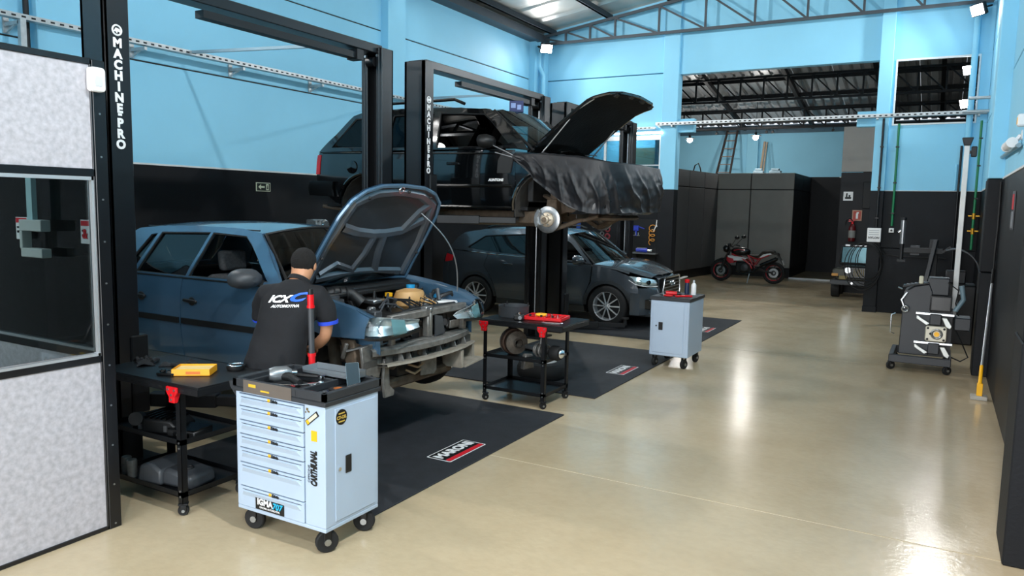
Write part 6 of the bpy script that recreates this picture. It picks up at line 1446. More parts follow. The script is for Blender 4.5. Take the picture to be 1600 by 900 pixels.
# five fingers and a thumb on each hand, curled round what they hold
for s_, pre in ((1, 'r'), (-1, 'l')):
    pm = Vector(J[pre+'palm'][0]); d = (pm-Vector(J[pre+'wr'][0])).normalized(); sd = d.cross(U).normalized()*s_; dn = d.cross(sd)*s_
    for k, L in enumerate((.072, .082, .076, .060)):
        o_ = pm+sd*(-.027+.018*k)*-1+d*.030
        a1 = o_+d*L*.5+U*-.008; a2 = a1+d*L*.12-U*L*.38; a3 = a2-d*L*.28-U*L*.12
        J.update({pre+'f%da' % k: (tuple(o_), .0095), pre+'f%db' % k: (tuple(a1), .009), pre+'f%dc' % k: (tuple(a2), .0082), pre+'f%dd' % k: (tuple(a3), .007)})
        E_ += [(pre+'palm', pre+'f%da' % k), (pre+'f%da' % k, pre+'f%db' % k), (pre+'f%db' % k, pre+'f%dc' % k), (pre+'f%dc' % k, pre+'f%dd' % k)]
    t1 = pm-d*.01+sd*.040-U*.006; t2 = t1+d*.032+sd*.012-U*.018; t3 = t2+d*.024-sd*.006-U*.014
    J.update({pre+'t1': (tuple(t1), .012), pre+'t2': (tuple(t2), .0105), pre+'t3': (tuple(t3), .0085)})
    E_ += [(pre+'palm', pre+'t1'), (pre+'t1', pre+'t2'), (pre+'t2', pre+'t3')]
body = skin_obj('body', J, E_, 'skin', man)
# face and ears
hc = Vector(J['skull'][0])
for s_ in (-1, 1):
    e = hc+r_*s_*.081-U*.035+h_*-.005; B().ball((0, 0, 0), (.011, .021, .033), 10, 8, Matrix.Translation(e) @ Matrix.Rotation(math.atan2(h_.y, h_.x)-PI/2, 4, 'Z')).obj('ear', 'skin', man)
    B().ball(tuple(hc+h_*.083+r_*s_*.032-U*.035), .011, 10, 8).obj('eye', 'white', man)
B().add([tuple(hc+h_*.085-U*.03), tuple(hc+h_*.115-U*.075), tuple(hc+h_*.085+r_*.016-U*.078), tuple(hc+h_*.085-r_*.016-U*.078)], [(0, 1, 2), (0, 3, 1), (1, 3, 2), (0, 2, 3)]).obj('nose', 'skin', man)
B().tube([tuple(hc+h_*.078-r_*.022-U*.105), tuple(hc+h_*.088-U*.103), tuple(hc+h_*.078+r_*.022-U*.105)], .006, 6).obj('mouth', mat('lips', '#8c5548', .5), man)
hb = B()
rows = []
for i in range(12):
    th = PI*.66*i/11
    rw_ = []
    for j in range(24):
        a = 2*PI*j/24; fr = math.cos(a)            # forward component
        lim = 1.0 if fr < .2 else 1-.42*(fr-.2)/.8
        t2 = th*lim*(1+.24*max(0, -fr)); kk = math.sin(t2) if t2 < PI/2 else max(math.sin(t2), .70)
        rr_ = 1+.035*mnoise.noise((i*1.3, j*1.3, 3)); t2 += .10*mnoise.noise((j*1.7, i*.2, 6))*(i/11)
        p = hc+U*.0+(h_*kk*fr*.107+r_*kk*math.sin(a)*.089+U*(math.cos(t2)*.098))*rr_+h_*-.008
        rw_.append(tuple(p))
    rows.append(rw_)
hb.loft(rows, True).obj('hair', 'hair_dark', man)
# polo shirt
SJ = {'hem': (bp(-.02, -.03, .80), (.235, .20)), 'hip': (bp(-.01, -.025, .90), (.245, .205)), 'waist': (bp(.03, -.01, 1.03), (.235, .195)), 'rib': (bp(.075, .01, 1.16), (.235, .19)), 'chest': (bp(.125, .03, 1.285), (.215, .17)), 'upper': (bp(.165, .045, 1.365), (.14, .12)), 'collar': (bp(.20, .056, 1.415), (.095, .09)),
      'rsh': (bp(.165, .20, 1.335), .105), 'rbi': (bp(.188, .262, 1.24), .10), 'rcu': (bp(.195, .272, 1.14), .094), 'lsh': (bp(.14, -.145, 1.335), .105), 'lbi': (bp(.19, -.212, 1.24), .10), 'lcu': (bp(.215, -.22, 1.15), .094)}
def ring_body(name, rings, tubes, m, parent, vox=.011, it=8):
    """closed cloth volume: elliptical rings lofted along the spine, joined with limb tubes into one surface"""
    b = B(); n = 32; rows = []
    for f, r, z, wa, wb, tl in rings:
        rows.append([tuple(Vector(bp(f, r, z))+r_*wa*math.copysign(abs(math.cos(2*PI*j/n))**.85, math.cos(2*PI*j/n))+(h_+U*tl)*wb*math.copysign(abs(math.sin(2*PI*j/n))**.85, math.sin(2*PI*j/n))) for j in range(n)])
    b.loft(rows, True); b.f.append(tuple(range(n-1, -1, -1))); b.f.append(tuple(range((len(rows)-1)*n, len(rows)*n)))
    for pts, rs in tubes: b.tube(pts, rs, 16)
    o = b.obj(name, m, parent)
    md = o.modifiers.new('r', 'REMESH'); md.mode = 'VOXEL'; md.voxel_size = vox
    md = o.modifiers.new('sm', 'SMOOTH'); md.iterations = it; md.factor = .5
    dg = bpy.context.evaluated_depsgraph_get(); dg.update()
    me2 = bpy.data.meshes.new_from_object(o.evaluated_get(dg)); me2.name = name
    o.modifiers.clear(); o.data = me2; me2.shade_smooth(); return o
shirt = ring_body('polo_shirt', [(-.02, -.04, .80, .205, .165, -.1), (-.015, -.035, .88, .205, .165, -.1), (.0, -.025, .96, .195, .155, -.15), (.03, -.01, 1.05, .188, .145, -.2), (.065, .01, 1.14, .195, .145, -.25), (.10, .022, 1.22, .205, .14, -.3), (.13, .03, 1.29, .205, .13, -.3), (.155, .04, 1.345, .175, .115, -.35), (.175, .048, 1.385, .125, .095, -.4), (.195, .054, 1.415, .082, .078, -.4)],
    [([bp(.13, .11, 1.335), bp(.165, .205, 1.325), bp(.188, .258, 1.24), bp(.196, .272, 1.125)], [.075, .082, .076, .070]), ([bp(.12, -.06, 1.335), bp(.14, -.145, 1.325), bp(.19, -.21, 1.24), bp(.215, -.22, 1.135)], [.075, .082, .076, .070])], 'shirt_black', man)
for v in shirt.data.vertices:      # soft cloth folds
    n_ = mnoise.noise(v.co*7)*.006+mnoise.noise(Vector((v.co.x*5+v.co.z*11, v.co.y*5, v.co.z*4)))*.009*min(1, max(0, (1.36-v.co.z)*6)); v.co += v.normal*n_
for pre in ('r', 'l'):
    a, b = Vector(SJ[pre+'bi'][0]), Vector(SJ[pre+'cu'][0]); d = (b-a).normalized(); c0 = b-d*.004
    q = d.to_track_quat('Z', 'Y').to_matrix().to_4x4()
    B().lathe([(.072, 0), (.074, .002), (.072, .026), (.062, .027), (.060, .0), (.072, 0)], Matrix.Translation(c0) @ q, 24, False).obj('cuff', 'cuff_blue', man)
q = (Vector(SJ['collar'][0])-Vector(SJ['upper'][0])).to_track_quat('Z', 'Y').to_matrix().to_4x4()
B().lathe([(.088, 0), (.082, .035), (.076, .036), (.080, .0), (.088, 0)], Matrix.Translation(Vector(SJ['collar'][0])-U*.012) @ q, 24, False).obj('collar', 'shirt_black', man)
# trousers and shoes
ring_body('trousers', [(-.01, -.02, .70, .16, .13, 0), (-.02, -.02, .78, .19, .155, 0), (-.02, -.02, .86, .19, .155, 0), (-.005, -.02, .94, .175, .14, 0)],
    [([bp(.0, -.02+s_*.09, .80), bp(.03, -.02+s_*.12, .62), bp(.045, -.02+s_*.135, .46), bp(.01, -.02+s_*.14, .28), bp(-.015, -.02+s_*.145, .07)], [.105, .098, .080, .074, .066]) for s_ in (1, -1)], 'trouser_black', man, .013, 6)
for s_ in (1, -1):
    c = -.015+s_*.155
    skin_obj('shoe', {'a': (bp(-.06, c, .055), (.045, .05)), 'b': (bp(.03, c, .055), (.048, .05)), 'c': (bp(.12, c+s_*.01, .045), (.050, .04)), 'd': (bp(.18, c+s_*.02, .038), (.04, .032))}, [('a', 'b'), ('b', 'c'), ('c', 'd')], 'plastic_black', man)
# print across the shoulders, laid onto the cloth
shirt.data.update(); dg = bpy.context.evaluated_depsgraph_get(); dg.update()
bv = BVHTree.FromPolygons([v.co.copy() for v in shirt.data.vertices], [tuple(p.vertices) for p in shirt.data.polygons])
def print_back(body_, size, m, r0, z0, sx=1, shear=.3, tilt=0, bold=.001):
    o = text(body_, size, m, man, axes((0, 0, 0), (1, 0, 0), (0, 1, 0)), name='shirt_print', ext=0, bold=bold, shear=shear, sx=sx)
    bm = bmesh.new(); bm.from_mesh(o.data); bmesh.ops.triangulate(bm, faces=bm.faces); bmesh.ops.subdivide_edges(bm, edges=bm.edges, cuts=2, use_grid_fill=False); bm.to_mesh(o.data); bm.free()
    for v in o.data.vertices:
        x, y = v.co.x, v.co.y; st_ = Vector(bp(-.6, r0+x, z0+y+x*tilt)); hit = bv.ray_cast(st_, h_)
        v.co = (hit[0]-h_*.004+Vector(hit[1])*.002) if hit[0] else Vector(bp(.0, r0+x, z0+y))
    return o
print_back('ICX', .062, 'white_print', -.01, 1.312, 1.35, .4, .03, .003)
pr_ = print_back('C', .075, mat('print_azure', '#1f62d6', .5), .105, 1.325, 1.9, .5, .03, .004)
print_back('AUTOMOTIVA', .024, 'white_print', .045, 1.268, 1.2, .3, .03, .001)
t = thing('ratchet_wrench', 'red-handled ratchet held in the hand of the bending person', 'ratchet', tuple(Vector((PX, PY, 0))+Vector(J['rpalm'][0])+Vector((-.01, .03, -.035))), rz=2.2)
B().cyl((-.09, 0, 0), (.04, 0, 0), .014, .012, 10).obj('handle', 'red', t); B().cyl((.04, 0, 0), (.13, 0, 0), .007, n=8).obj('shaft', 'chrome', t); B().lathe([(0, -.012), (.022, -.012), (.022, .012), (0, .012)], tm((.14, 0, 0)), 14, False).obj('head', 'chrome', t)

# ================================================================== MOTORCYCLE
mo = thing('motorcycle', 'red, white and black naked motorcycle parked by the grey store', 'motorcycle', (-4.62, 21.5, 0))
mat('moto_black', '#0d0d0f', .3, noise=.1, coat=.4); mat('moto_red', '#b31522', .3, coat=.5); mat('moto_white', '#d9dcde', .3, coat=.5)
for x, w_ in ((-.72, .12), (.72, .16)):
    r0 = .305
    ty = B().lathe([(.215, -w_*.4), (.26, -w_*.5), (.29, -w_*.42), (r0, -w_*.15), (r0, w_*.15), (.29, w_*.42), (.26, w_*.5), (.215, w_*.4)], tm((x, 0, r0), rx=R(90)), 32, False).obj('tyre', 'rubber', mo)
    B().torus((x, 0, r0), .213, .016, 'y', 32, 8).obj('rim', 'moto_red', ty)
    for k in range(5):
        a = 2*PI*k/5+.2; B().bar((x+.03*math.cos(a), 0, r0+.03*math.sin(a)), (x+.205*math.cos(a), 0, r0+.205*math.sin(a)), .03, .03).obj('spoke', 'moto_black', ty, smooth=False)
    B().cyl((x, -.06, r0), (x, .06, r0), .035, n=14).obj('hub', 'steel', ty)
    B().lathe([(.07, -.002), (.13, -.002), (.13, .002), (.07, .002), (.07, -.002)], tm((x, -.055, r0), rx=R(90)), 28, False).obj('brake_disc', 'steel', ty)
for s_ in (-1, 1):
    B().cyl((-.72, s_*.085, .305), (-.50, s_*.085, .90), .026, .022, 12).obj('fork_leg', 'moto_black', mo)
    B().bar((.72, s_*.09, .305), (.20, s_*.08, .40), .04, .05).obj('swingarm', 'moto_black', mo, smooth=False)
    B().tube([(-.48, s_*.05, .98), (-.42, s_*.2, 1.02), (-.36, s_*.36, 1.0)], .012, 8).cyl((-.36, s_*.28, 1.01), (-.33, s_*.4, .99), .018, n=10).obj('handlebar', 'cable_black', mo)
    mi = B().tube([(-.40, s_*.26, 1.02), (-.33, s_*.33, 1.12), (-.27, s_*.38, 1.20)], .007, 6).obj('mirror_stem', 'cable_black', mo); B().ball((-.23, s_*.40, 1.25), (.07, .07, .05), 12, 8, None).obj('mirror', 'moto_black', mi)
    B().tube([(-.42, s_*.10, .78), (-.1, s_*.16, .66), (.10, s_*.17, .52), (.16, s_*.15, .40)], .022, 8).tube([(.05, s_*.16, .74), (.18, s_*.16, .50)], .018, 8).tube([(.02, s_*.14, .76), (.30, s_*.12, .66), (.60, s_*.10, .80)], .018, 8).tube([(.20, s_*.16, .48), (.36, s_*.13, .72)], .014, 8).obj('frame_tube', 'moto_red', mo)
    B().prism([(-.52, .74), (-.16, .72), (.02, .68), (-.10, .62), (-.34, .60), (-.50, .66)], s_*.155, s_*.175, 'y').obj('side_shroud', 'moto_white', mo, bevel=.006)
    B().prism([(-.54, .70), (-.36, .66), (-.33, .54), (-.46, .52), (-.54, .60)], s_*.15, s_*.178, 'y').obj('radiator_shroud', 'moto_red', mo, bevel=.006)
    B().prism([(.28, .76), (.62, .86), (.66, .82), (.34, .68)], s_*.10, s_*.115, 'y').obj('tail_panel', 'moto_white' if s_ < 0 else 'moto_red', mo, bevel=.004)
B().prism([(-.85, .60), (-.93, .55), (-.97, .40), (-.90, .52), (-.80, .60), (-.60, .62), (-.56, .56), (-.60, .66), (-.72, .66)], -.07, .07, 'y').obj('front_mudguard', 'moto_black', mo, bevel=.01)
B().ball((-.20, 0, .86), (.27, .16, .13), 18, 12).obj('fuel_tank', 'moto_black', mo)
B().tube([(-.36, -.155, .88), (-.22, -.16, .92), (-.06, -.15, .90)], .013, 8).obj('tank_stripe', 'moto_red', mo)
B().loft([[(x, y, z-abs(y)*.25) for y in (-.13, -.06, 0, .06, .13)] for x, z in ((-.02, .84), (.12, .80), (.30, .80), (.40, .90), (.62, .94), (.72, .92))]).obj('seat', 'moto_black', mo, solid=.07)
B().prism([(.60, .90), (.82, .86), (.86, .80), (.66, .82)], -.07, .07, 'y').obj('tail_unit', 'moto_black', mo, bevel=.01)
B().prism([(.82, .82), (.98, .56), (.94, .55), (.78, .80)], -.05, .05, 'y').obj('plate_hanger', 'plastic_black', mo); B().box(-.09, .09, -.004, .004, -.07, .07, tm((.955, 0, .60), rz=R(90), rx=R(-25))).obj('number_plate', 'white', mo, smooth=False)
B().box(-.30, .16, -.13, .13, .28, .58).obj('engine', 'moto_black', mo, bevel=.04, seg=2); B().lathe([(0, 0), (.09, 0), (.10, .03), (.06, .05), (0, .05)], tm((-.05, -.12, .42), rx=R(90)), 20, False).obj('clutch_cover', 'plastic_grey', mo)
B().cyl((.38, -.15, .50), (.80, -.17, .70), .05, .06, 16).cyl((.80, -.17, .70), (.84, -.17, .72), .03, n=12).tube([(-.25, -.1, .35), (-.1, -.14, .24), (.2, -.15, .30), (.40, -.15, .50)], .022, 8).obj('exhaust', 'plastic_gloss', mo)
B().ball((-.60, 0, .92), (.10, .10, .11), 14, 10).obj('headlamp_cowl', 'moto_black', mo); B().ball((-.685, 0, .90), (.03, .06, .06), 12, 8).obj('headlamp', 'reflector', mo)
B().box(-.56, -.48, -.06, .06, 1.0, 1.07).obj('instrument', 'plastic_black', mo, bevel=.01)
B().cyl((.10, -.14, .30), (.06, -.22, .0), .014, n=8).obj('side_stand', 'steel', mo)
B().tube([(-.70, -.1, .42), (-.60, -.12, .70), (-.48, -.1, .92)], .006, 6).obj('brake_hose', 'cable_black', mo)

# ================================================================== SMALL JEEP in the back hall
jp = thing('mini_jeep', 'small olive and black jeep half hidden behind the dark column', 'car', (-1.55, 19.15, 0))
mat('jeep_olive', '#3a3a2e', .4, noise=.12); mat('jeep_tan', '#8b7a4b', .5)
B().prism([(0, .42), (1.05, .42), (1.05, .66), (.9, .70), (.05, .66)], -.50, .50, 'x', Matrix(((1, 0, 0, 0), (0, 1, 0, 0), (0, 0, 1, 0), (0, 0, 0, 1)))).obj('body_tub', 'jeep_olive', jp, bevel=.02)
B().box(-.38, .38, -.06, .55, .56, .76).obj('engine_hood', 'plastic_black', jp, bevel=.04, seg=2)
gr = B().box(-.36, .36, -.08, -.05, .48, .74).obj('grille_panel', 'plastic_gloss', jp, bevel=.015)
for k in range(7): B().box(-.13+.04*k, -.115+.04*k, -.086, -.08, .52, .70).obj('grille_slot', 'jeep_tan', gr, smooth=False)
for s_ in (-1, 1):
    B().prism([(s_*.30, .50), (s_*.58, .50), (s_*.60, .66), (s_*.52, .70), (s_*.30, .68)], -.10, .35, 'y').obj('fender', 'jeep_olive', jp, bevel=.02)
    hl = B().cyl((s_*.26, -.10, .66), (s_*.26, -.06, .66), .07, n=20).obj('headlamp', 'chrome', jp); B().cyl((s_*.26, -.105, .66), (s_*.26, -.10, .66), .05, n=18).obj('lens', 'reflector', hl)
    B().box(min(s_*.46, s_*.60), max(s_*.46, s_*.60), -.125, -.10, .52, .58).obj('indicator', mat('amber_lens', '#c98a2b', .3), jp, smooth=False)
    B().box(min(s_*.26, s_*.44), max(s_*.26, s_*.44), -.115, -.08, .44, .53).obj('tan_panel', 'jeep_tan', jp, bevel=.01)
    for y in (.16, .92):
        B().lathe([(.12, -.08), (.20, -.09), (.215, -.06), (.215, .06), (.20, .09), (.12, .08)], tm((s_*.52, y, .215), ry=R(90)), 24, True).obj('tyre', 'rubber', jp)
B().box(-.62, .62, -.20, -.12, .32, .43).obj('bumper', 'plastic_grey', jp, bevel=.012)
for x in (-.15,): B().cyl((x, -.215, .37), (x, -.20, .37), .025, n=12).obj('bumper_bolt', 'chrome', jp)
pl = B().box(.12, .48, -.222, -.202, .31, .43).obj('number_plate', 'white', jp, smooth=False); text('CEMAF 1', .075, 'black_print', pl, axes((.30, -.2235, .37), (1, 0, 0), (0, 0, 1)), bold=.001, ext=.0004)
wf_ = [(-.50, .78), (.50, .78), (.47, 1.20), (-.47, 1.20)]
fr = B().tube([(x, .55, z) for x, z in wf_+[wf_[0]]], .03, 8).obj('windscreen_frame', 'plastic_black', jp); B().box(-.47, .47, .545, .55, .80, 1.18).obj('windscreen', mat('jeep_screen', '#5f8a94', .12, .3, noise=.3, ns=3), fr, smooth=False)
B().box(-.40, -.30, .50, .54, 1.20, 1.235).box(-.22, .35, .50, .54, 1.205, 1.225).obj('roof_lamp_bar', 'steel', jp, smooth=False)
B().tube([(-.45, 1.0, .66), (-.45, 1.0, 1.22), (.45, 1.0, 1.22), (.45, 1.0, .66)], .025, 8).obj('roll_bar', 'plastic_black', jp)
B().torus((-.2, .72, .90), .13, .012, 'y').obj('steering_wheel', 'plastic_black', jp)

# ================================================================== WHEEL ALIGNMENT TROLLEY by the right wall
al = thing('alignment_trolley', 'black wheel alignment trolley with silver clamps and tall white mast', 'workshop machine', (-.47, 10.72, 0))
B().box(0, .70, 0, .05, .10, .20).box(0, .70, .78, .83, .10, .20).box(0, .06, .05, .78, .10, .20).box(.64, .70, .05, .78, .10, .20).obj('base_frame', mat('machine_grey', '#2b2e33', .45, noise=.08), al, smooth=False, bevel=.008)
for x, y in ((.03, .03), (.66, .03), (.03, .80), (.66, .80)): caster(al, x, y, .11, .055, .6)
B().prism([(.10, .20), (.44, .20), (.44, 1.02), (.40, 1.12), (.24, 1.08), (.12, 1.0)], .12, .70, 'y').obj('cabinet', 'machine_grey', al, bevel=.01)
B().box(.40, .68, .14, .70, .20, .80).obj('clamp_rack_panel', mat('machine_black', '#131417', .5), al, smooth=False)
B().box(.42, .66, .10, .14, .78, .98).obj('monitor_hood', 'machine_black', al, bevel=.01); B().box(.44, .64, .095, .10, .80, .96).obj('monitor_glass', 'plastic_gloss', al, smooth=False)
B().box(.38, .62, .14, .40, .98, 1.20).obj('top_box', 'machine_grey', al, bevel=.012)
B().prism([(.10, 1.06), (.40, 1.12), (.40, 1.14), (.10, 1.08)], .12, .36, 'y').obj('keyboard_shelf', 'plastic_black', al, bevel=.004)
for k in range(5): B().box(.14+.045*k, .17+.045*k, .16, .30, 1.085+.009*k, 1.10+.009*k).obj('key_block', 'plastic_grey', al, smooth=False)
B().tube([(.16, .10, 1.0), (.10, .08, .90), (.14, .07, .80)], .014, 8).tube([(.05, .09, 1.06), (.10, .09, 1.04)], .01, 6).obj('lever', 'steel', al); B().torus((.15, .065, .79), .035, .012, 'y', 20, 8).obj('ring_knob', 'steel', al)
B().tube([(.04, .12, .45), (-.005, .10, .47), (-.005, .10, .70), (.04, .12, .72)], .010, 8).obj('grab_handle', 'chrome', al)
def wclamp(z):
    c = B().box(.27, .70, .085, .11, z, z+.03).obj('clamp_rail', 'chrome', al, smooth=False, bevel=.004)
    for s_, x in ((-1, .30), (1, .66)):
        B().prism([(x, z-.01), (x+s_*.02, z-.01), (x+s_*.02, z-.05), (x-s_*.10, z-.13), (x-s_*.14, z-.10), (x-s_*.04, z-.04)] if s_ < 0 else [(x-.10, z-.02), (x-.04, z-.02), (x+.02, z-.12), (x+.0, z-.16), (x-.05, z-.13)], .06, .10, 'y').obj('clamp_jaw', mat('clamp_silver', '#c8cac6', .35, .6), c, bevel=.006)
    B().box(.43, .56, .055, .10, z-.12, z+.02).obj('clamp_body', 'machine_grey', c, bevel=.01)
wclamp(.73); wclamp(.36)
sp = B().prism(rrect(.39, .63, .40, .60, .03), .05, .10, 'y').obj('throttle_body', mat('cast_pale', '#c9c4b4', .45, .5, noise=.15), al, bevel=.01)
B().torus((.52, .045, .50), .055, .014, 'y', 24, 8).obj('bore_ring', 'steel', sp); B().cyl((.52, .03, .50), (.52, .05, .50), .03, n=16).obj('shaft_hub', 'brass', sp)
for x, z in ((.42, .43), (.42, .57), (.60, .43), (.60, .57), (.45, .50)): B().cyl((x, .035, z), (x, .05, z), .014, n=10).obj('screw_boss', 'joint_black', sp)
B().box(.70, .88, .10, .42, .56, .72).obj('side_box', 'machine_grey', al, bevel=.012)
B().tube([(.70, .12, .80), (.78, .12, .95), (.75, .12, 1.12)], .03, 10).obj('gas_bottle', mat('bottle_blue', '#6e8794', .4), al)
ms = B().box(.66, .72, .40, .46, .72, 2.88).obj('mast', mat('mast_white', '#e2e3e1', .4), al, smooth=False, bevel=.006)
B().prism([(.655, 2.86), (.725, 2.86), (.755, 2.96), (.625, 2.96)], .37, .49, 'y').obj('mast_cap', 'machine_black', ms, bevel=.008); B().box(.735, .80, .38, .46, 2.72, 2.85).obj('mast_camera', 'machine_black', ms, bevel=.01)
B().box(.72, .735, .41, .44, 2.76, 2.80).obj('camera_arm', 'machine_black', ms, smooth=False)
B().tube([(.72, .2, .56), (.80, .2, .40), (.88, .2, .22), (.80, .2, .16), (.70, .2, .20)], .009, 6).tube([(.60, .12, 1.15), (.72, .10, 1.06), (.70, .1, .90), (.74, .14, .74)], .008, 6).obj('loose_lead', 'cable_black', al)
B().box(.28, .33, .08, .12, 1.12, 1.22).obj('pale_bottle', mat('pale_cream', '#d9d5bd', .5), al, bevel=.01)
# ---- tyre changer in the corner behind it
tc = thing('tyre_changer', 'black tyre changer with swing arm and steel air cylinder behind the trolley', 'workshop machine', (-.55, 14.6, 0))
B().box(.35, 1.05, .0, .8, 0, .75).obj('base_cabinet', 'machine_black', tc, bevel=.02)
B().lathe([(0, 0), (.26, 0), (.27, .03), (.1, .05), (0, .05)], tm((.7, .4, .76)), 28, False).obj('turntable', 'machine_grey', tc)
B().box(.40, .54, .72, .90, .5, 1.55).obj('column', 'machine_black', tc, bevel=.01)
B().box(-.02, .62, .60, .68, 1.30, 1.40).obj('horizontal_arm', 'machine_black', tc, bevel=.008)
B().cyl((-.03, .60, 1.46), (-.03, .60, 1.92), .045, n=18).obj('air_cylinder', mat('cyl_alu', '#a5a7a9', .3, .8), tc); B().cyl((-.03, .60, 1.88), (-.03, .60, 1.93), .052, n=18).obj('cylinder_cap', 'machine_black', tc)
B().cyl((-.03, .60, 1.16), (-.03, .60, 1.46), .032, n=12).box(-.09, .04, .56, .64, 1.14, 1.18).obj('mount_head', 'machine_black', tc)
B().cyl((-.10, .60, 1.66), (-.06, .60, 1.70), .03, n=10).obj('valve', 'chrome', tc)
B().bar((.38, .2, .75), (.50, .5, 1.55), .06, .06).obj('lever_arm', 'machine_grey', tc, smooth=False)
B().box(.10, .26, .62, .72, 1.26, 1.44).obj('slide_block', 'machine_grey', tc, bevel=.01)
bl = thing('wheel_balancer', 'black wheel balancer with a curved guard in the far right corner', 'workshop machine', (.10, 13.4, 0))
B().box(.0, .44, .0, .60, 0, .92).obj('base_cabinet', 'machine_black', bl, bevel=.02)
rows = [[(.12+.36*math.cos(R(a)), y, 1.05+.42*math.sin(R(a))) for y in (.1, .2, .3, .4, .5)] for a in range(10, 111, 10)]
B().loft(rows).obj('wheel_guard', 'plastic_grey', bl, solid=.015)
B().bar((-.05, .3, 1.40), (.06, .3, 1.49), .05, .03).obj('guard_handle', 'machine_black', bl); B().cyl((.22, -.12, .82), (.22, .1, .82), .03, n=12).obj('spindle', 'steel', bl)
B().box(.02, .30, .3, .5, .92, 1.12).obj('display_box', 'machine_black', bl, bevel=.015)

# ================================================================== TOOL WALL in the far left bay
pb = thing('tool_board', 'black tool board on the far wall behind the crossover', 'tool board', (-6.75, YF-.045, 1.0))
B().box(-1.15, 1.16, 0, .03, -.35, .75).obj('board', 'black_metal', pb, smooth=False)
hx = random.Random(5)
hung = 'tools hung on the board'
def hang(name, label, cat, b, m, x, z): put(name, label, cat, b, m, (-6.75+x, YF-.05, 1.0+z), 0, hung)
def ring(r0, r1): return B().torus((0, 0, 0), r0, r1, 'y', 20, 6)
hang('puller_ring', 'pale steel ring hung highest on the tool board', 'ring', ring(.05, .018), 'white', -.30, .53)
hang('puller_ring', 'pale steel ring hung just below the highest ring', 'ring', ring(.042, .016), 'steel', -.30, .38)
hang('seal_ring', 'dark red sealing ring hung upper on the tool board', 'ring', ring(.055, .018), mat('dark_red', '#7a2630', .5), -.16, .49)
hang('seal_ring', 'dark red sealing ring hung lower on the tool board', 'ring', ring(.055, .022), 'dark_red', -.16, .32)
hang('pulley_block', 'dull steel pulley hung under the red rings', 'pulley', ring(.035, .014), 'dirty_steel', -.14, .06)
hang('bearing_puller', 'steel bearing puller hung left of the rings', 'puller', B().box(-.05, .05, -.02, .01, -.02, .02).box(-.05, -.035, -.02, .01, -.14, 0).box(.035, .05, -.02, .01, -.14, 0), 'steel', -.56, .42)
hang('torx_holder', 'small steel holder hung below the puller', 'holder', B().box(-.03, .03, -.02, .01, -.08, .08).box(-.06, .0, -.02, .01, .04, .08), 'dirty_steel', -.32, .18)
hang('chain_tool', 'long steel chain hung by the lift post', 'chain', B().tube([(0, -.01, .25), (.015, -.01, .1), (-.01, -.01, -.05), (.01, -.01, -.2)], .014, 6), 'dirty_steel', .14, .40)
hang('blue_strap', 'blue strap hung beside the raised vehicle on the tool board', 'strap', B().box(-.05, .05, -.02, .01, -.2, .2), mat('strap_blue', '#1c4fa8', .6), -.92, .55)
hang('alloy_block', 'pale triangular alloy bracket low on the tool board', 'bracket', B().prism([(-.12, .10), (.12, .10), (.12, -.14), (.04, -.10)], -.03, .01, 'y'), mat('alloy_pale', '#b9b7b0', .4, .5), .02, .02)
hang('blue_sprayer', 'blue spray gun hung over the little shelf', 'spray gun', B().box(-.06, .06, -.03, .01, -.02, .10).bar((.05, -.01, .08), (.20, -.01, .03), .02).box(-.02, .02, -.03, .01, -.14, 0), mat('gun_blue', '#2a3db0', .4), .56, .50)
hang('socket_row', 'short steel socket rail hung under the blue spray gun', 'socket rail', B().box(-.1, .1, -.01, .01, -.02, .0).cyl((-.07, -.02, -.01), (-.07, -.02, .06), .018, n=8).cyl((0, -.02, -.01), (0, -.02, .06), .018, n=8).cyl((.07, -.02, -.01), (.07, -.02, .06), .018, n=8), 'steel', .55, .38)
hang('air_hose_coil', 'orange coiled air hose hung next to the blue spray gun', 'hose', B().tube([(.07*math.cos(i*.7), -.02, .05*math.sin(i*.7)-.012*i) for i in range(34)], .010, 6), mat('hose_orange', '#d08a2c', .5), .95, .60)
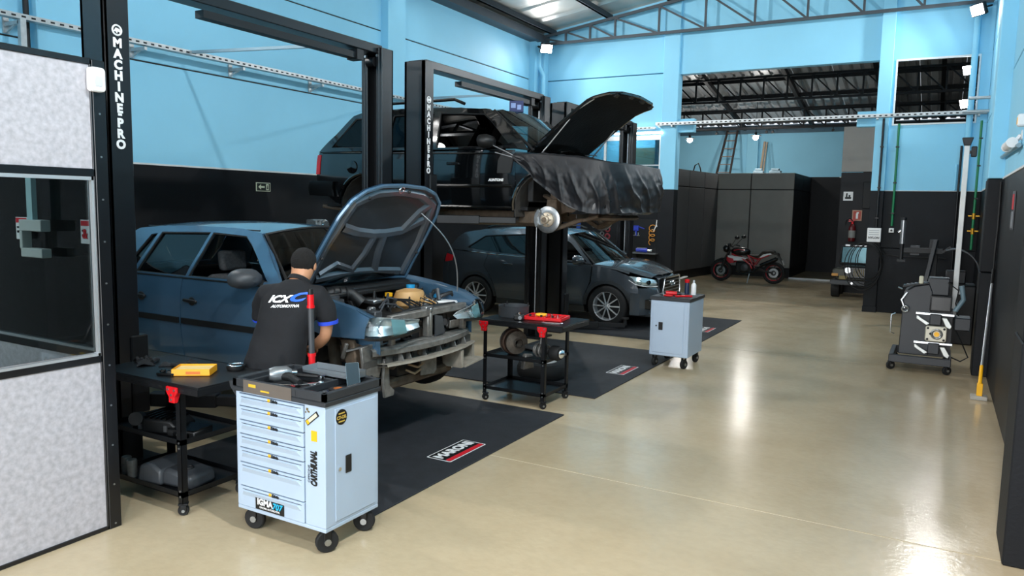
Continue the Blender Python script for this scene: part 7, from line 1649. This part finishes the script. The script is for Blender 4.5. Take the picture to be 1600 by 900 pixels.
hang('white_hook_tool', 'white forked hook tool hung by the pillar', 'hook', B().tube([(-.06, -.02, -.14), (0, -.02, 0), (.01, -.02, .12)], .012, 6).tube([(0, -.02, 0), (.08, -.02, -.10)], .012, 6), 'white', 1.05, .62)
sh = thing('wall_shelf', 'small steel shelf below the tool board beside the pillar', 'shelf', (-6.22, YF-.28, .955))
B().box(0, .60, 0, .27, 0, .03).obj('deck', 'steel', sh, smooth=False); B().box(.05, .08, .2, .26, -.15, 0).obj('bracket', 'black_metal', sh, smooth=False); B().box(.5, .53, .2, .26, -.15, 0).obj('bracket', 'black_metal', sh, smooth=False)
t = thing('air_ratchet', 'blue air ratchet lying on the small steel shelf', 'power tool', (-5.95, YF-.15, .99))
B().cyl((-.18, 0, .05), (.08, 0, .05), .045, .05, 12).obj('motor', 'gun_blue', t); B().cyl((.08, 0, .05), (.2, 0, .05), .03, n=12).obj('head', 'chrome', t); B().box(-.16, .05, -.03, .03, .09, .11).obj('trigger', 'steel', t, smooth=False)
# ---- shelf with the aluminium housing on the left wall
sh = thing('wall_shelf', 'black wall shelf on the left wall behind the blue car', 'shelf', (-8.88, 8.6, 1.53))
B().box(0, .42, 0, .8, 0, .03).obj('deck', 'black_metal', sh, smooth=False); B().prism([(0, 0), (.38, 0), (0, -.3)], .1, .13, 'y').obj('bracket', 'black_metal', sh, smooth=False); B().prism([(0, 0), (.38, 0), (0, -.3)], .67, .7, 'y').obj('bracket', 'black_metal', sh, smooth=False)
t = thing('alloy_housing', 'bright aluminium gearbox housing on the shelf above the blue car', 'gearbox housing', (-8.62, 8.95, 1.561))
B().box(-.12, .12, -.17, .06, 0, .17).obj('case', mat('bright_alu', '#c3c6c8', .4, .7, noise=.2, ns=25), t, bevel=.02); B().lathe([(0, 0), (.075, 0), (.08, .03), (.06, .05), (0, .05)], tm((.11, .0, .085), ry=R(90)), 20, False).obj('bearing_seat', 'chrome', t)
B().cyl((0, .06, .08), (0, .16, .08), .07, .05, 18).obj('bell_end', 'bright_alu', t)
for y in (-.13, -.05): B().cyl((.12, y, .14), (.135, y, .14), .018, n=10).obj('bolt_boss', 'steel', t)
